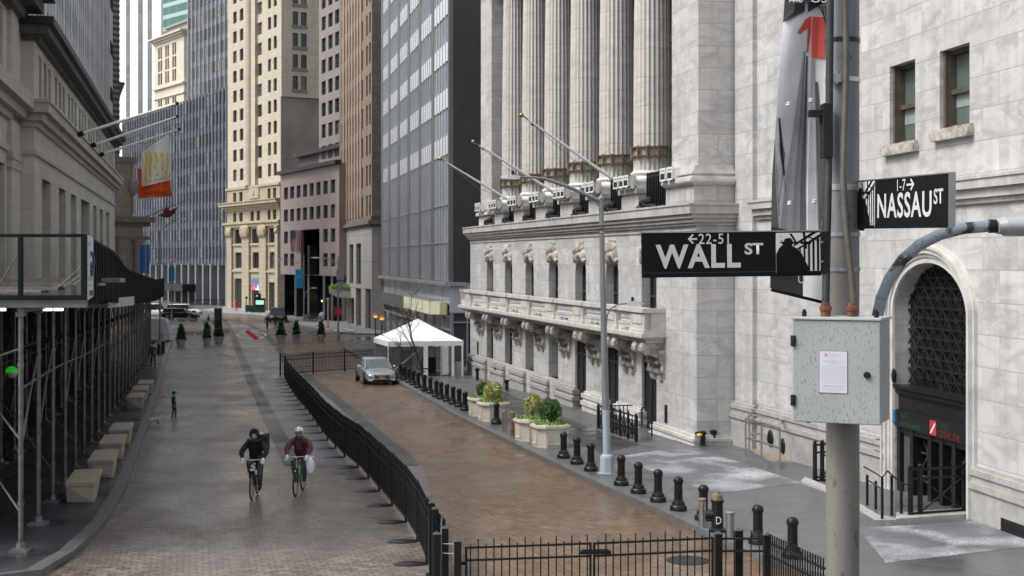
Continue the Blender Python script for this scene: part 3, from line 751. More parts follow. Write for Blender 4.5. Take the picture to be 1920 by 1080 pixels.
# ---- dark framed glass tower beside the columned building
f2=Fr(716,Yv(716,843,97,410),843,97)
def glass_tower():
    f=f2; L=f.L; r=f.root('glass_office_tower','grey tower of pale glass strips with a blank dark side wall, behind the white tent','building')
    HT=44
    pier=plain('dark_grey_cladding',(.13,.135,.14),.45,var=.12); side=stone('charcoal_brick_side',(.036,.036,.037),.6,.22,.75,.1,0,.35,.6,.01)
    span=plain('pale_blue_spandrel',(.70,.73,.77),.2,var=.07,sc=1); gw=glass('sky_reflection_blue_glass',(.44,.50,.56),.2,.08)  # pane colour is pale to stand in for reflected sky
    low=glass('sky_reflection_grey_glass',(.52,.555,.60),.16,.12); mul=plain('aluminium_mullion',(.40,.41,.43),.35,.3,var=.05)  # tall panes also carry the sky's reflection in their base colour
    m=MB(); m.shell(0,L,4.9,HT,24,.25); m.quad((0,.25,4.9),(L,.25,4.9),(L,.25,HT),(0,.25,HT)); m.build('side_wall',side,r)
    ps=[(716,718.5),(729,732.5),(746.3,750),(765,769),(786,790),(810,814.3),(841,844)]
    xs=px2x(f,ps)
    for a,b in xs:
        m=MB(); m.box(a,min(b,L),-.06,.3,4.95,HT); m.build('pier',pier,r)
    zb=f.zp(842,287); per=3.18
    for (a0,a),(b,b0) in zip(xs,xs[1:]):
        zz=zb
        while zz<36:
            m=MB(); m.box(a,b,.0,.2,zz,zz+1.27); m.build('spandrel',span,r); 
            m=MB()
            m.quad((a,.1,zz+1.27),(b,.1,zz+1.27),(b,.1,zz+per),(a,.1,zz+per)); m.build('window',gw,r)
            zz+=per
        m=MB(); m.quad((a,.1,zz),(b,.1,zz),(b,.1,HT),(a,.1,HT)); m.build('window',gw,r)
        m=MB(); 
        for k in range(4):
            z0,z1=5.0+(zb-5.0)*k/4,5.0+(zb-5.0)*(k+1)/4; n=5
            for j in range(n): m.quad((a+(b-a)*j/n,.1,z0),(a+(b-a)*(j+1)/n,.1,z0),(a+(b-a)*(j+1)/n,.1,z1),(a+(b-a)*j/n,.1,z1))
        m.build('tall_window',low,r)
        m=MB()
        for k in range(0,6): x=a+(b-a)*k/5; m.box(x-.11,x+.11,-.03,.12,5.0,HT)
        for k in (1.3,2.6): m.box(a,b,.0,.12,5.0+k*2,5.1+k*2)
        m.build('mullion',mul,r)
    m=MB(); m.mould(0,L,1,[(4.72,4.95,.35)]); m.build('ledge',mul,r)
    # street floor
    g=gz(100)-.2; st=glass('shopfront_glass',(.10,.115,.125),.5,.08)
    m=MB(); m.box(0,L,.3,.4,g-.6,3.6); m.box(L-.1,L,.3,9,g-.6,2.9); m.build('shopfront',st,r)
    m=MB(); m.box(0,L,.2,.32,3.5,4.72); m.build('transparent_fascia',plain('pale_glass_fascia',(.50,.55,.60),.15,var=.1,sc=.5),r)
    m=MB(); m.box(L-.02,L+.12,.0,6,2.95,4.72); m.build('blue_white_panel',plain('pale_blue_panel',(.46,.5,.55),.35,var=.05),r)
    m=MB()
    n=9
    for k in range(n+1): x=L*k/n; m.box(x-.04,x+.04,.18,.3,g-.6,4.72)
    m.box(0,L,.12,.3,3.38,3.5); m.box(0,L,.12,.3,1.6,1.68)
    for y in (.1,1.2,2.4,3.6,4.8): m.box(L-.0,L+.14,y-.05,y+.05,g-.6,2.95)
    m.box(L,L+.14,0,6,2.2,2.28); m.box(L,L+.14,0,6,2.86,2.95); m.build('shopfront_frame',mul,r)
    m=MB(); m.box(0,f.x(766),-.02,.12,2.3,3.4); m.build('dark_fascia',plain('smoked_panel',(.12,.12,.125),.3),r)
    a,b=f.x(757,-.7),f.x(806,-.7); z1=f.z(559,(a+b)/2,-.7)
    m=MB(); m.box(a,b,-.7,.1,z1-.95,z1); m.build('lit_canopy',emis('pale_yellow_glass',(.60,.58,.40),.34),r)
    m=MB(); m.box(a-.03,b+.03,-.74,.1,z1,z1+.05); 
    for k in range(5): x=a+(b-a)*k/4; m.box(x-.025,x+.025,-.73,-.705,z1-.95,z1)
    m.build('canopy_frame',mul,r)
    a,b=f.x(813,.1),f.x(840,.1); m=MB(); m.box(a,b,.0,.1,z1-.95,z1-.1); m.build('canopy_reflection_panel',plain('olive_canopy_reflection',(.22,.21,.10),.2),r)  # duller reflection of the lit canopy, painted as an olive panel
glass_tower()
# ---- brown tower with narrow windows on a pale stone base
def tan_tower():
    f=Fr(636,188,697,158); L=f.L; r=f.root('brown_stone_tower','brown tower with narrow paired windows on a pale stone base, left of the glass tower','building')
    br=stone('brown_brick',(.22,.165,.125),.5,.2,.8,.14,0,.3,.8,.01,warm=.05); sd=stone('grey_brown_side_stone',(.155,.135,.115),.8,.35,.7,.2,0,.4,.85,.012); ba=stone('pale_base_stone',(.36,.335,.305),3.2,3.1,.4,.06,0,.25,.6,.03)
    zc=f.zp(696,413); per=3.37; rows=mkrows(f.zp(694,404),per,2.3,46)
    sl=[(640.5,643),(646.5,648.8),(652,654.4),(657,659.4),(662.3,664.7),(667.6,670),(673,675.3),(678.5,680.8)]
    cols=px2x(f,sl); pair=px2x(f,[(686.5,689.5),(692.2,695.3)])
    m=MB(); H=grid(f,cols+pair,rows); m.wall(0,L,zc,46,H,.3); m.shell(0,L,zc,46,22); m.build('wall',br,r)
    windows(r,f,H,.26,M.gwin,M.frameb,True,.06)
    for a,b in zip(cols,cols[1:]):
        m=MB(); m.box(a[1]+.1,b[0]-.1,-.10,.0,zc+.6,45.5); m.build('pier',plain('tan_brick_pier',(.30,.225,.165),.8,var=.18,sc=2),r)
    m=MB(); m.box(L,L+.1,-.0,22.2,zc,46); m.build('side_wall',sd,r)
    m=MB(); m.mould(0,L,4,[(zc-.7,zc-.4,.15),(zc-.4,zc,.45),(zc,zc+.5,.1)]); m.build('cornice',sd,r)
    g=gz(170)-.5
    tall=[(a,b,f.zp(668,533),f.zp(668,457)) for a,b in px2x(f,[(642,649.5),(655,662.5),(668,677)])]
    drs=[(a,b,c,d) for (a,b),(c,d) in zip(px2x(f,[(642.5,649.5),(655,664),(667,677),(685,696)]),[(g,1.9),(g,1.8),(g,3.1),(g,3.2)])]
    m=MB(); m.wall(0,L,g,zc-.7,tall+drs,.4); m.shell(0,L,g,zc-.7,22); m.build('stone_base',ba,r)
    windows(r,f,tall,.36,M.gteal,M.frame,False,.1,mul=1)
    for a,b,c,d in drs:
        k=MB(); k.box(a,b,.36,.42,c,d); k.build('doorway',M.dark,r)
    m=MB(); x=f.x(690,-.1); m.build
    m.box(x-.1,L+.25,-.25,-.02,f.zp(694,540),f.zp(694,478)); 
    b=MB(); b.box(L+.12,L+.2,1.0,1.6,3.5,9); b.build('red_sign',plain('faded_red_sign',(.28,.09,.06),.6),r)
tan_tower()
# ---- low pink building
f4=Fr(526,205,636,180)
def pink():
    f=f4; L=f.L; r=f.root('pink_stone_building','low pink stone building with square teal windows and a tall black entrance recess','building')
    pk=stone('pink_granite',(.275,.205,.19),1.6,1.9,.72,.05,0,.3,.5,.012)
    cols=px2x(f,[(532.5,540),(544,551.5),(556,563.5),(568,575.5),(580.5,588),(593,601),(606,614.5),(620,628.5)])
    zz=lambda y:f.zp(580,y)
    rows=[(zz(368),zz(344)),(zz(412),zz(388)),(zz(455),zz(431)),(zz(499),zz(475))]
    H=[]
    for k,(c,d) in enumerate(rows):
        for i,(a,b) in enumerate(cols):
            if k<2 or i in (0,1,6,7): H.append((a,b,c,d))
    rec=[(f.x(564),f.x(599),-3,zz(430))]; zb=zz(516)
    m=MB(); m.wall(0,f.x(564),zb,zz(316),[h for h in H if h[1]<f.x(565)],.4); m.wall(f.x(564),L,zb,zz(316),[h for h in H if h[1]>f.x(565)]+rec,.4)
    m.shell(0,L,zb,zz(316),26); m.quad((0,0,zb),(0,6,zb),(L,6,zb),(L,0,zb)); m.build('wall',pk,r)
    windows(r,f,H,.35,M.gteal,M.frame,False,.08)
    m=MB(); m.box(0,L,4.5,4.6,-3,zz(430)); m.box(0,.3,.5,26,-3,zb); m.build('black_glass_front',glass('black_glass',(.01,.01,.012),.3,.06),r)
    for x in (f.x(546),f.x(570),f.x(599),f.x(614)):
        m=MB(); m.box(x-.5,x+.5,.6,1.7,-3,zb if x<f.x(560) or x>f.x(605) else zz(460)); m.build('column',plain('near_black_granite',(.022,.021,.021),.3),r)
    m=MB(); m.box(f.x(573),f.x(592),3.2,3.4,2.5,zz(478)); m.build('recess_panel',plain('dark_grey_recess_panel',(.045,.042,.04),.6),r)
    m=MB()
    rr=random.Random(3)
    for k in range(9):
        x=f.x(574+k*4.5); z=1.6-.25*abs(k-4)*.6+rr.uniform(-.3,.4); m.sphere((x,2.2,z),.12,8,5)
    m.build('entrance_lamp',emis('warm_bulbs',(1,.62,.25),2.2),r)
    # dark stepped top storey
    m=MB(); a=f.x(560,3); dk=plain('dark_brown_penthouse',(.062,.055,.052),.7,var=.15)
    m.box(a,L,3,24,zz(316)-.1,zz(276)); m.build('penthouse',dk,r)
    m=MB(); m.mould(a,L,10,[]); m.box(a-.8,L+.2,2.3,24,zz(281),zz(273)); m.box(-.3,L+.2,-.6,.2,zz(318),zz(311)); m.build('roof_edge',plain('black_roof_edge',(.02,.018,.017),.6),r)
    windows(r,f,[(f.x(566+k*12,3),f.x(572+k*12,3),zz(309),zz(303)) for k in range(6)],-.02,M.gwin,M.frame,False,.06,3)
pink()
def pink_tower():
    f=Fr(598,198,641,188.5); L=f.L; r=f.root('mauve_tower','tall mauve tower with three columns of dark windows rising behind the pink building','building')
    zz=lambda y:f.zp(620,y)
    cols=px2x(f,[(603,611),(615.5,624),(628,637.5)]); per=zz(188)-zz(229); h=zz(229)-zz(255)
    rows=mkrows(zz(255)-per,per,h,46)
    H=grid(f,cols,rows)
    m=MB(); m.wall(0,L+1.5,15,47,H,.3); m.shell(0,L+1.5,15,47,16); m.build('wall',stone('mauve_stone',(.265,.225,.218),1.5,1.5,.8,.05,0,.35,.7,.01),r)
    windows(r,f,H,.28,M.gwin,M.frame,True,.09,mul=0)
pink_tower()
# ---- cream tower
def cream():
    f=Fr(427,245,526,223.3); L=f.L; r=f.root('cream_stone_tower','cream stone tower with two wings and a carved classical base','building')
    cr=stone('cream_stone',(.47,.42,.335),1.3,.62,.74,.07,0,.3,.75,.02); cb=stone('tan_base_stone',(.34,.295,.215),1.5,.7,.6,.07,0,.3,.75,.03); tr=plain('tan_carved_stone',(.34,.29,.205),.8,var=.3,sc=2,bump=.3)
    zl=lambda y:f.zp(440,y); zr=lambda y:f.zp(513,y)
    perl=zl(137)-zl(174); hl=zl(174)-zl(196)
    rl=mkrows(zl(340),perl,hl,57); zc=zl(352)
    c1=px2x(f,[(437,443.7),(449.5,456.3)]); c2=px2x(f,[(502.3,508.2),(513,519)]); cm=px2x(f,[(481,491)],.45)
    xw1,xw2=f.x(478),f.x(494)
    H1=grid(f,c1,rl); H2=grid(f,c2,rl)
    m=MB(); m.wall(0,xw1,zc,57,H1,.35); m.shell(0,xw1,zc,57,26); m.build('left_wing',cr,r)
    m=MB(); m.wall(xw2,L,zc,57,H2,.35); m.shell(xw2,L,zc,57,26); m.build('right_wing',cr,r)
    m=MB(); xc=f.x(466); n=10; pts=[]
    for k in range(n+1):
        t=PI*k/n; pts.append((xc-1.0*math.cos(t)*1.1,-.75*math.sin(t)))
    m.prismz(pts,zc,57); m.build('rounded_bay',cr,r)
    Hm=[(cm[0][0],cm[0][1],a,b) for a,b in rl]
    m=MB(); m.wall(xw1-.5,xw2+.6,zc,57,Hm,.3,.45); m.build('court_wall',cr,r)
    windows(r,f,H1+H2,.3,M.gwin,M.frame,True,.1); windows(r,f,Hm,.28,M.gwin,M.frame,True,.1,.45)
    # side face towards the camera
    fs=Fr(526,223.3,600,226.7)
    def side(o): d=fs.o-f.o; o.location=(d.dot(f.d),d.dot(f.n),0); o.rotation_euler=(0,0,fs.a-f.a); return o
    z1=lambda y:fs.zp(560,y)
    cs=[(fs.x(547),fs.x(557.5)),(fs.x(562.5),fs.x(573.5))]; per=z1(103)-z1(143); rs=mkrows(z1(168),per,z1(143)-z1(168),57)
    Hs=grid(fs,cs,rs)
    m=MB(); m.wall(0,9,z1(183),57,Hs,.28,-.36); m.quad((0,-.36,z1(183)),(0,-.36,57),(0,.3,57),(0,.3,z1(183))); side(m.build('side_wing',cr,r))
    hold=thing('x','x','x')
    for a,b,c,d in Hs[:12]:
        k=winmesh(b-a,d-c,M.gwin,M.frame,True,.1); o=k.build('window',[M.gwin,M.frame],r); d0=fs.pt(a,-.09,c); q=Vector((d0.x,d0.y))-f.o; o.location=(q.dot(f.d),q.dot(f.n),c); o.rotation_euler=(0,0,fs.a-f.a)
    bpy.data.objects.remove(hold)
    for c,d in rs:
        m=MB(); m.box(cs[0][0]-.1,cs[1][1]+.1,-.50,-.365,c-.5,c-.05); side(m.build('sill_band',plain('brown_sill_band',(.19,.16,.13),.7),r))
    m=MB(); m.box(.05,9,-.12,.3,8,z1(183)); side(m.build('blank_wall',plain('grey_render',(.235,.215,.19),.85,var=.18,sc=.3),r))
    # classical base
    zz=lambda y:f.zp(476,y); g=-2.6
    B=px2x(f,[(441,456.5),(473.5,489),(505.5,519.5)])
    small=[(433.5,438.5),(442,447),(450,455),(470.5,475.5),(482,487),(503,508.5),(513.5,518.5)]
    Hb=[(a,b,zz(456),zz(429)) for a,b in B]+[(a+.35,b-.2,zz(503),zz(473)) for a,b in B]
    Hs1=[(a,b,zz(414),zz(396)) for a,b in px2x(f,[(438.5,444),(450,456),(471,477),(482.5,488.5),(503,508.5),(513,519)])]
    Hs2=[(a,b,zz(376),zz(357)) for a,b in px2x(f,[(438.5,444),(450,456),(503,508.5),(513,519)])]
    D=[(B[0][0],B[0][1],g,zz(523)),(B[1][0],B[1][1],g,zz(523)),(B[2][0],B[2][1]-.1,g,zz(528))]
    m=MB(); m.wall(0,L,g,zc+.0,Hb+Hs1+Hs2+D,.5,-.12); m.shell(0,L,g,zc,26,-.12); m.build('base_wall',cb,r)
    windows(r,f,Hb,.3,M.gwin,M.frame,False,.1,mul=2); windows(r,f,Hs1+Hs2,.3,M.gwin,M.frame,True,.1)
    for a,b,c,d in D: k=MB(); k.box(a,b,.32,.4,c,d); k.build('doorway',M.dark,r)
    for a,b in px2x(f,[(430,439),(458.5,471.5),(491,503.5),(520.5,525.9)]):
        m=MB(); m.box(a,b,-.5,-.121,g,zz(427)); m.mould(a,b,-.1,[(g,-.9,.58)]) if 0 else None; m.build('pilaster',cb,r)
        m=MB(); 
        for k in range(3): m.sphere((a+(b-a)*(k+.5)/3,-.55,zz(434)),(b-a)/4.5,8,6,(1,.7,1.6))
        m.box(a-.1,b+.1,-.65,-.1,zz(428),zz(425)); m.build('capital',tr,r)
    m=MB(); m.mould(0,L,1,[(zz(425),zz(419),.45),(zz(419),zz(415.5),.75)]); m.mould(0,L,1,[(zz(393),zz(389),.4),(zz(389),zz(384),.7),(zz(384),zz(378.5),1.3),(zz(378.5),zz(377),1.45)]); m.mould(0,L,1,[(zz(352),zz(348),.35)]); m.build('cornice',tr,r)
    for a,b in B:
        m=MB(); m.box(a-.25,b+.25,-.45,-.1,zz(510),zz(506)); m.build('door_ledge',tr,r); m=MB(); m.box(a-.2,b+.2,-.4,-.1,zz(460),zz(456.5)); m.build('window_ledge',tr,r)
    a,b=f.x(470),f.x(488); m=MB(); m.box(a,b,-.3,-.121,zz(372),zz(351)); m.sphere(((a+b)/2,-.3,zz(361)),.6,10,6,(1,.4,1)); m.build('carved_panel',tr,r)
    # hanging poster over the middle door
    a,b=f.x(472,-.3),f.x(489,-.3); m=MB(); m.box(a,b,-.32,-.27,zz(544),zz(522)); o=m.build('poster',plain('poster_blue',(.09,.12,.3),.5),r)
    p=MB(); z0,z1=zz(544),zz(522); w=b-a; p.sphere((a+w*.28,-.33,z0+.75),.36,10,6,(1,.05,1.4)); p.box(a+.05,a+w*.5,-.33,-.321,z0+.05,z0+.5); p.build('poster_orange',plain('poster_orange_ink',(.6,.12,.05),.5),o)
    p=MB(); p.sphere((a+w*.7,-.33,z0+.55),.3,10,6,(1,.05,1.5)); p.box(a+w*.45,b-.08,-.332,-.322,z0+.05,z0+.4); p.build('poster_white',M.white,o)
cream()
# ---- blue grey curtain wall block, and the tower behind it
def mull(f,L,r,z0,z1,sp,per,gm,mm,sm,D,mw=.2,md=.35,zg=None,half=True):
    n=int(L/sp); rects=[]
    rows=int((z1-z0)/per)
    for i in range(n):
        for k in range(rows):
            a=i*sp; z=z0+k*per
            for q in ((a+mw/2,a+sp/2-.05),(a+sp/2+.05,a+sp-mw/2)) if half else ((a+mw/2,a+sp-mw/2),): rects.append((q[0],q[1],z+per*.36,z+per*.98))
    windows(r,f,rects,0.0,gm,M.frame,True,.06,.0)
    m=MB()
    for k in range(rows): m.box(0,L,.01,.3,z0+k*per,z0+k*per+per*.36)
    m.build('spandrel',sm,r)
    m=MB(); m.shell(0,L,z0,z1,D,.1); m.quad((0,.1,z0),(L,.1,z0),(L,.1,z1),(0,.1,z1)); m.build('core_wall',sm,r)
    for i in range(min(n+1,100)):
        x=i*sp; m=MB(); m.box(x-mw/2,x+mw/2,-md,.1,z0,z1+.4); m.build('mullion',mm,r)
    return n
def block():
    f=Fr(232,Yv(232,428,250,-520),429,250); L=f.L; r=f.root('curtain_wall_block','long blue grey block of vertical metal fins across the street end','building')
    mm=plain('grey_metal_fin',(.28,.295,.315),.4,.3,var=.08); sp=plain('slate_spandrel',(.095,.108,.135),.3,var=.2,sc=.4)
    zt=f.zp(428,166); zb=f.zp(420,498)
    mull(f,L,r,zb,zt,2.05,3.42,M.gblue,mm,sp,40)
    g=-2.4
    m=MB(); m.box(0,L,1.2,1.3,g,zb); m.build('shopfront',glass('block_shopfront',(.03,.034,.038),.8,.08),r)
    n=int(L/4.6)
    for i in range(n+1):
        x=L-i*4.6; m=MB(); m.box(x-.45,x+.45,-.5,1.0,g,zb+.3); m.build('street_pier',plain('pale_metal_pier',(.19,.20,.215),.4,.2,var=.1),r)
    m=MB(); m.box(0,L,.6,1.19,1.6,zb-2.1); m.build('dark_fascia',M.dgran,r)
    m=MB(); m.box(f.x(322),f.x(372),-3,.8,.6,1.9); m.build('entrance_canopy',M.black,r)
    fb2=Fr(355,f.Y(f.x(355))+8,432,f.Y(f.x(428))+9)
    r2=fb2.root('grey_office_tower','tall grey tower of fine metal fins rising behind the blue grey block','building')
    mull(fb2,fb2.L,r2,30,76,2.3,3.3,glass('tower_glass',(.14,.145,.15),.7,.1,.3,(.36,.35,.33)),plain('pale_metal_fin',(.46,.48,.50),.4,.3,var=.06),plain('blue_grey_spandrel',(.15,.165,.20),.35,var=.15),25)
block()
def far_towers():
    f=Fr(290,340,345,324); L=f.L; r=f.root('small_cream_tower','small cream classical tower with a heavy cornice peeping over the blue grey block','building')
    st=stone('far_cream_stone',(.60,.54,.44),1.6,.8,.8,.06,0,.3,.75,.02)
    zz=lambda y:f.zp(318,y)
    cols=px2x(f,[(296.5,299.5),(300.7,303.8),(309.8,312.6),(313.8,316.8),(323,326),(327,330.2)])
    rows=[(zz(214),zz(196)),(zz(200-5),zz(183)),(zz(154),zz(132)),(zz(129),zz(108)),(zz(105),zz(83))]
    H=grid(f,cols,rows[1:]); m=MB(); m.wall(0,L,20,zz(62),H,.4); m.shell(0,L,20,zz(62),20); m.build('wall',st,r)
    windows(r,f,H,.3,M.gfar,M.frameb,True,.1)
    m=MB(); m.mould(0,L,19.5,[(zz(163),zz(160),.5),(zz(181),zz(179),.3),(zz(76),zz(72),.3),(zz(72),zz(68),.8),(zz(68),zz(65),1.3)]); m.build('cornice',st,r)
    m=MB(); m.box(2.5,L+1,2,15,zz(66),zz(44)); m.box(2.0,L+1,1.5,15.5,zz(46),zz(42)); m.build('roof_storey',plain('grey_green_roof_storey',(.27,.27,.24),.7,var=.15),r)
    sp=[(L+.02,y0_) for y0_ in ()]
    m=MB()
    for z0,z1 in rows[1:]: 
        for y in (2.5,6.0): m.box(L-.1,L+.03,y,y+1.6,z0,z1)
    m.build('side_window',M.gteal,r)
    f=Fr(205,432,302,402); L=f.L; r=f.root('white_tower','white tower with dark vertical window strips, farthest left of the skyline','building')
    m=MB(); m.shell(0,L,20,100,.6); m.quad((0,0,20),(L,0,20),(L,0,100),(0,0,100)); m.build('wall',plain('white_tower_panels',(.74,.75,.76),.4,var=.05,sc=.1),r)
    for a,b in ((236.5,243.5),(259,267.5),(277,284.5),(215,222)):
        k=MB(); x0,x1=f.x(a),f.x(b); z=22
        while z<98: k.quad((x0,-.05,z),(x1,-.05,z),(x1,-.05,z+2.6),(x0,-.05,z+2.6)); z+=2.75 if a!=236.5 else 3.5
        k.box(x0-.1,x1+.1,-.02,.05,20,99); k.build('window_strip',glass('grey_strip_glass',(.09,.105,.115),.3,.15) if 'grey_strip_glass' not in MATS else MATS['grey_strip_glass'],r)
    f=Fr(296,470,372,450); L=f.L; r=f.root('green_glass_tower','green glass tower in bands, behind the small cream tower','building')
    m=MB(); m.shell(0,L,40,130,25); m.quad((0,0,40),(L,0,40),(L,0,130),(0,0,130)); m.build('core_wall',plain('green_tower_core',(.05,.16,.13),.3),r)
    z=40
    while z<128:
        k=MB(); n=9
        for j in range(n): k.quad((L*j/n,-.05,z),(L*(j+1)/n-.1,-.05,z),(L*(j+1)/n-.1,-.05,z+2.2),(L*j/n,-.05,z+2.2))
        k.build('window_band',MATS.get('green_glass') or glass('green_glass',(.03,.15,.12),.35,.12),r)
        k=MB(); k.box(0,L,-.15,0,z+2.25,z+3.6); k.build('spandrel',MATS.get('mint_spandrel') or plain('mint_spandrel',(.34,.48,.45),.3,var=.1),r); z+=3.8
far_towers()
# ================================================================== LEFT SIDE
KB=20250.0
fl=Fr(64,KB/(370-64),215,KB/(370-215))
def left_bank():
    f=fl; L=f.L; r=f.root('colonnaded_bank','low grey stone bank with tall recessed windows and a black roof edge on the left','building')
    st=stone('grey_limestone',(.54,.51,.45),1.7,.8,.66,.09,0,.4,.75,.012); dk=plain('sooty_stone',(.085,.08,.072),.8,var=.25,sc=1.5); tr=plain('grey_limestone_trim',(.44,.41,.36),.7,var=.18,sc=2)
    ops=px2x(f,[(79,95),(110.5,123),(133,143.5),(152,168),(175,181.3),(187,193),(199,205)])
    H=[(a,b,1.5,10.4) for a,b in ops]
    up=[]; x=1.6; k=0
    while x<L-3: up.append((x+.35,x+1.75,14.1,16.15)); k+=1; x+=2.25 if k%3 else 3.4
    m=MB(); m.wall(0,L,-2.5,17.2,H+up,.7); m.shell(0,L,-2.5,17.2,20); m.build('wall',st,r)
    for a,b,c,d in H: 
        k=MB(); k.box(a,b,.66,.72,c,d); k.build('window',plain('grey_window_recess',(.085,.08,.075),.5,var=.2),r)
        k=MB(); 
        for z in (4,6.2,8.4): k.box(a,b,.5,.655,z,z+.14)
        k.box((a+b)/2-.06,(a+b)/2+.06,.5,.655,c,d); k.build('window_frame',plain('grey_bronze_frame',(.075,.07,.065),.5),r)
    for a,b,c,d in up: k=MB(); k.box(a,b,.6,.66,c,d); k.build('attic_window',M.gwin,r)
    m=MB(); m.mould(0,L,10,[(11.3,11.5,.12),(12.6,12.85,.15),(12.85,13.2,.4),(13.2,13.65,.7),(13.65,13.8,.8)]); m.build('cornice',tr,r)
    m=MB(); m.mould(0,L,20,[(16.55,16.8,.25),(16.8,17.2,.7)]); m.build('eaves',dk,r)
    m=MB(); m.mould(0,L,20,[(17.2,17.55,.95)]); m.build('roof_edge',plain('black_copper_roof_edge',(.014,.014,.015),.5),r)
    KA=22410.0; a=Fr(-330,KA/700,31,KA/(370-31)); r2=a.root('grey_corner_bank','grey stone bank with a heavy overhanging cornice at the far left edge','building'); La=a.L
    H2=[(a.x(-22),a.x(9),1.5,10.6),(a.x(-140),a.x(-90),1.5,10.6),(a.x(-30),a.x(5),12.9+1.6,17.2)]
    m=MB(); m.wall(0,La,-2.5,18.2,H2,.7); m.shell(0,La,-2.5,18.2,20); m.build('wall',st,r2)
    for q in H2: k=MB(); k.box(q[0],q[1],.66,.72,q[2],q[3]); k.build('window',MATS['grey_window_recess'],r2)
    m=MB(); m.mould(0,La,3,[(12.6,12.9,.2),(12.9,13.3,.5),(13.3,13.9,.85)]); m.mould(0,La,3,[(11.2,11.45,.12)]); m.build('string_course',tr,r2)
    m=MB(); m.mould(0,La-.3,18,[(17.4,17.9,.5),(17.9,18.5,1.1),(18.5,19.2,1.6)]); m.build('cornice',dk,r2)
    m=MB(); m.box(a.x(13),La,-.2,.0,-2.5,17.4); m.build('pilaster',st,r2)
    m=MB(); m.mould(a.x(13),La,.0,[(10.9,11.2,.3),(10.5,10.9,.25)]); m.build('pilaster_capital',tr,r2)
    # striped tower behind
    t=Fr(58,27000/(370-58),208,27000/162.); r3=t.root('striped_grey_tower','tall pale grey tower of vertical stone piers behind the low bank','building'); Lt=t.L
    pg=stone('pale_grey_limestone',(.56,.56,.58),1.2,.9,.85,.05,0,.3,.75,.01)
    m=MB(); m.shell(0,Lt,10,41,20,.0); m.quad((0,0,10),(Lt,0,10),(Lt,0,41),(0,0,41)); m.build('wall',plain('grey_recess_panels',(.36,.37,.39),.7,var=.12,sc=.3),r3)
    x=.2; k=0
    rects=[]
    while x<Lt-7.5:
        w=1.5 if k%3==0 else .8
        q=MB(); q.box(x,x+w,-.14,.0,10,41); q.build('pier',pg,r3)
        z=14
        while z<38: rects.append((x+w+.12,x+w+1.0,z,z+1.9)); z+=3.5
        x+=w+1.15; k+=1
    windows(r3,t,rects,-.02,glass('tower_slot_glass',(.06,.065,.075),.4,.15),M.frame,True,.06)
    q=MB(); q.box(Lt-7.2,Lt,-.2,.0,10,41); q.build('end_bay',pg,r3)
    rects=[]; z=14
    while z<38:
        for xx in (-5.4,-3.9,-2.2): rects.append((Lt+xx,Lt+xx+.7,z,z+1.5))
        z+=5.2
    windows(r3,t,rects,-.23,M.gwin,M.frame,False,.05)
    # tan rusticated building further on
    q=Fr(190,173.0,224,175); r4=q.root('tan_rusticated_building','narrow tan stone building with banded corner and bracketed cornice, beyond the low bank','building'); Lq=q.L
    ts=stone('tan_rusticated_stone',(.30,.265,.22),1.2,.71,.7,.08,0,.3,.8,.02)
    m=MB(); m.shell(0,Lq,-2,60,26); m.quad((0,0,-2),(Lq,0,-2),(Lq,0,60),(0,0,60)); m.build('wall',ts,r4)
    z=12
    for i in range(60):
        z=17.2+i*.71
        if z>58: break
        b=MB(); b.box(.0,Lq-.0,-.07,-.001,z,z+.34); b.build('dark_band',plain('sooty_band',(.075,.068,.06),.8,var=.2),r4)
    b=MB(); zc=q.z(188,Lq); 
    for k in range(6): b.box(Lq,Lq+.25+.16*k,.4,24,zc+k*.38,zc+k*.38+.4)
    b.build('bracket_cornice',M.carve if 0 else plain('sooty_carved_cornice',(.10,.09,.08),.8,var=.3,sc=2),r4)
    x2,x3=q.x(245),q.x(262)
    b=MB(); b.box(0,x2,-.4,20,-2,q.z(300,x2)); b.build('middle_storey',ts,r4)
    b=MB()
    for k in range(9): b.box(x2-.2,x2+.12,-.5,18,q.z(400,x2)+k*.7,q.z(400,x2)+k*.7+.5)
    b.sphere((x2,-.5,q.z(350,x2)),.6,10,8,(1,1,2)); b.build('rusticated_corner',ts,r4)
    b=MB(); b.box(0,x3,-.7,20,-2,q.z(425,x3)); b.build('lower_storey',ts,r4)
    b=MB(); zq=q.z(425,x3); b.mould(0,x3,20,[(zq-1.6,zq-1.2,.85),(zq,zq+.5,.9),(zq+.5,zq+1.2,1.3)]); b.mould(0,x2,20,[(q.z(303,x2)-.3,q.z(303,x2)+.5,.5)]); b.build('cornice',plain('tan_grey_trim',(.19,.17,.14),.8,var=.25),r4)
    for xx in (x3-.9,x3-3.2):
        b=MB(); b.lathe([(.75,-2),(.75,0),(.65,.3),(.62,zq-2.3),(.75,zq-1.9),(.8,zq-1.6)],(xx,-.9,0),16); b.build('column',ts,r4,40)
left_bank()
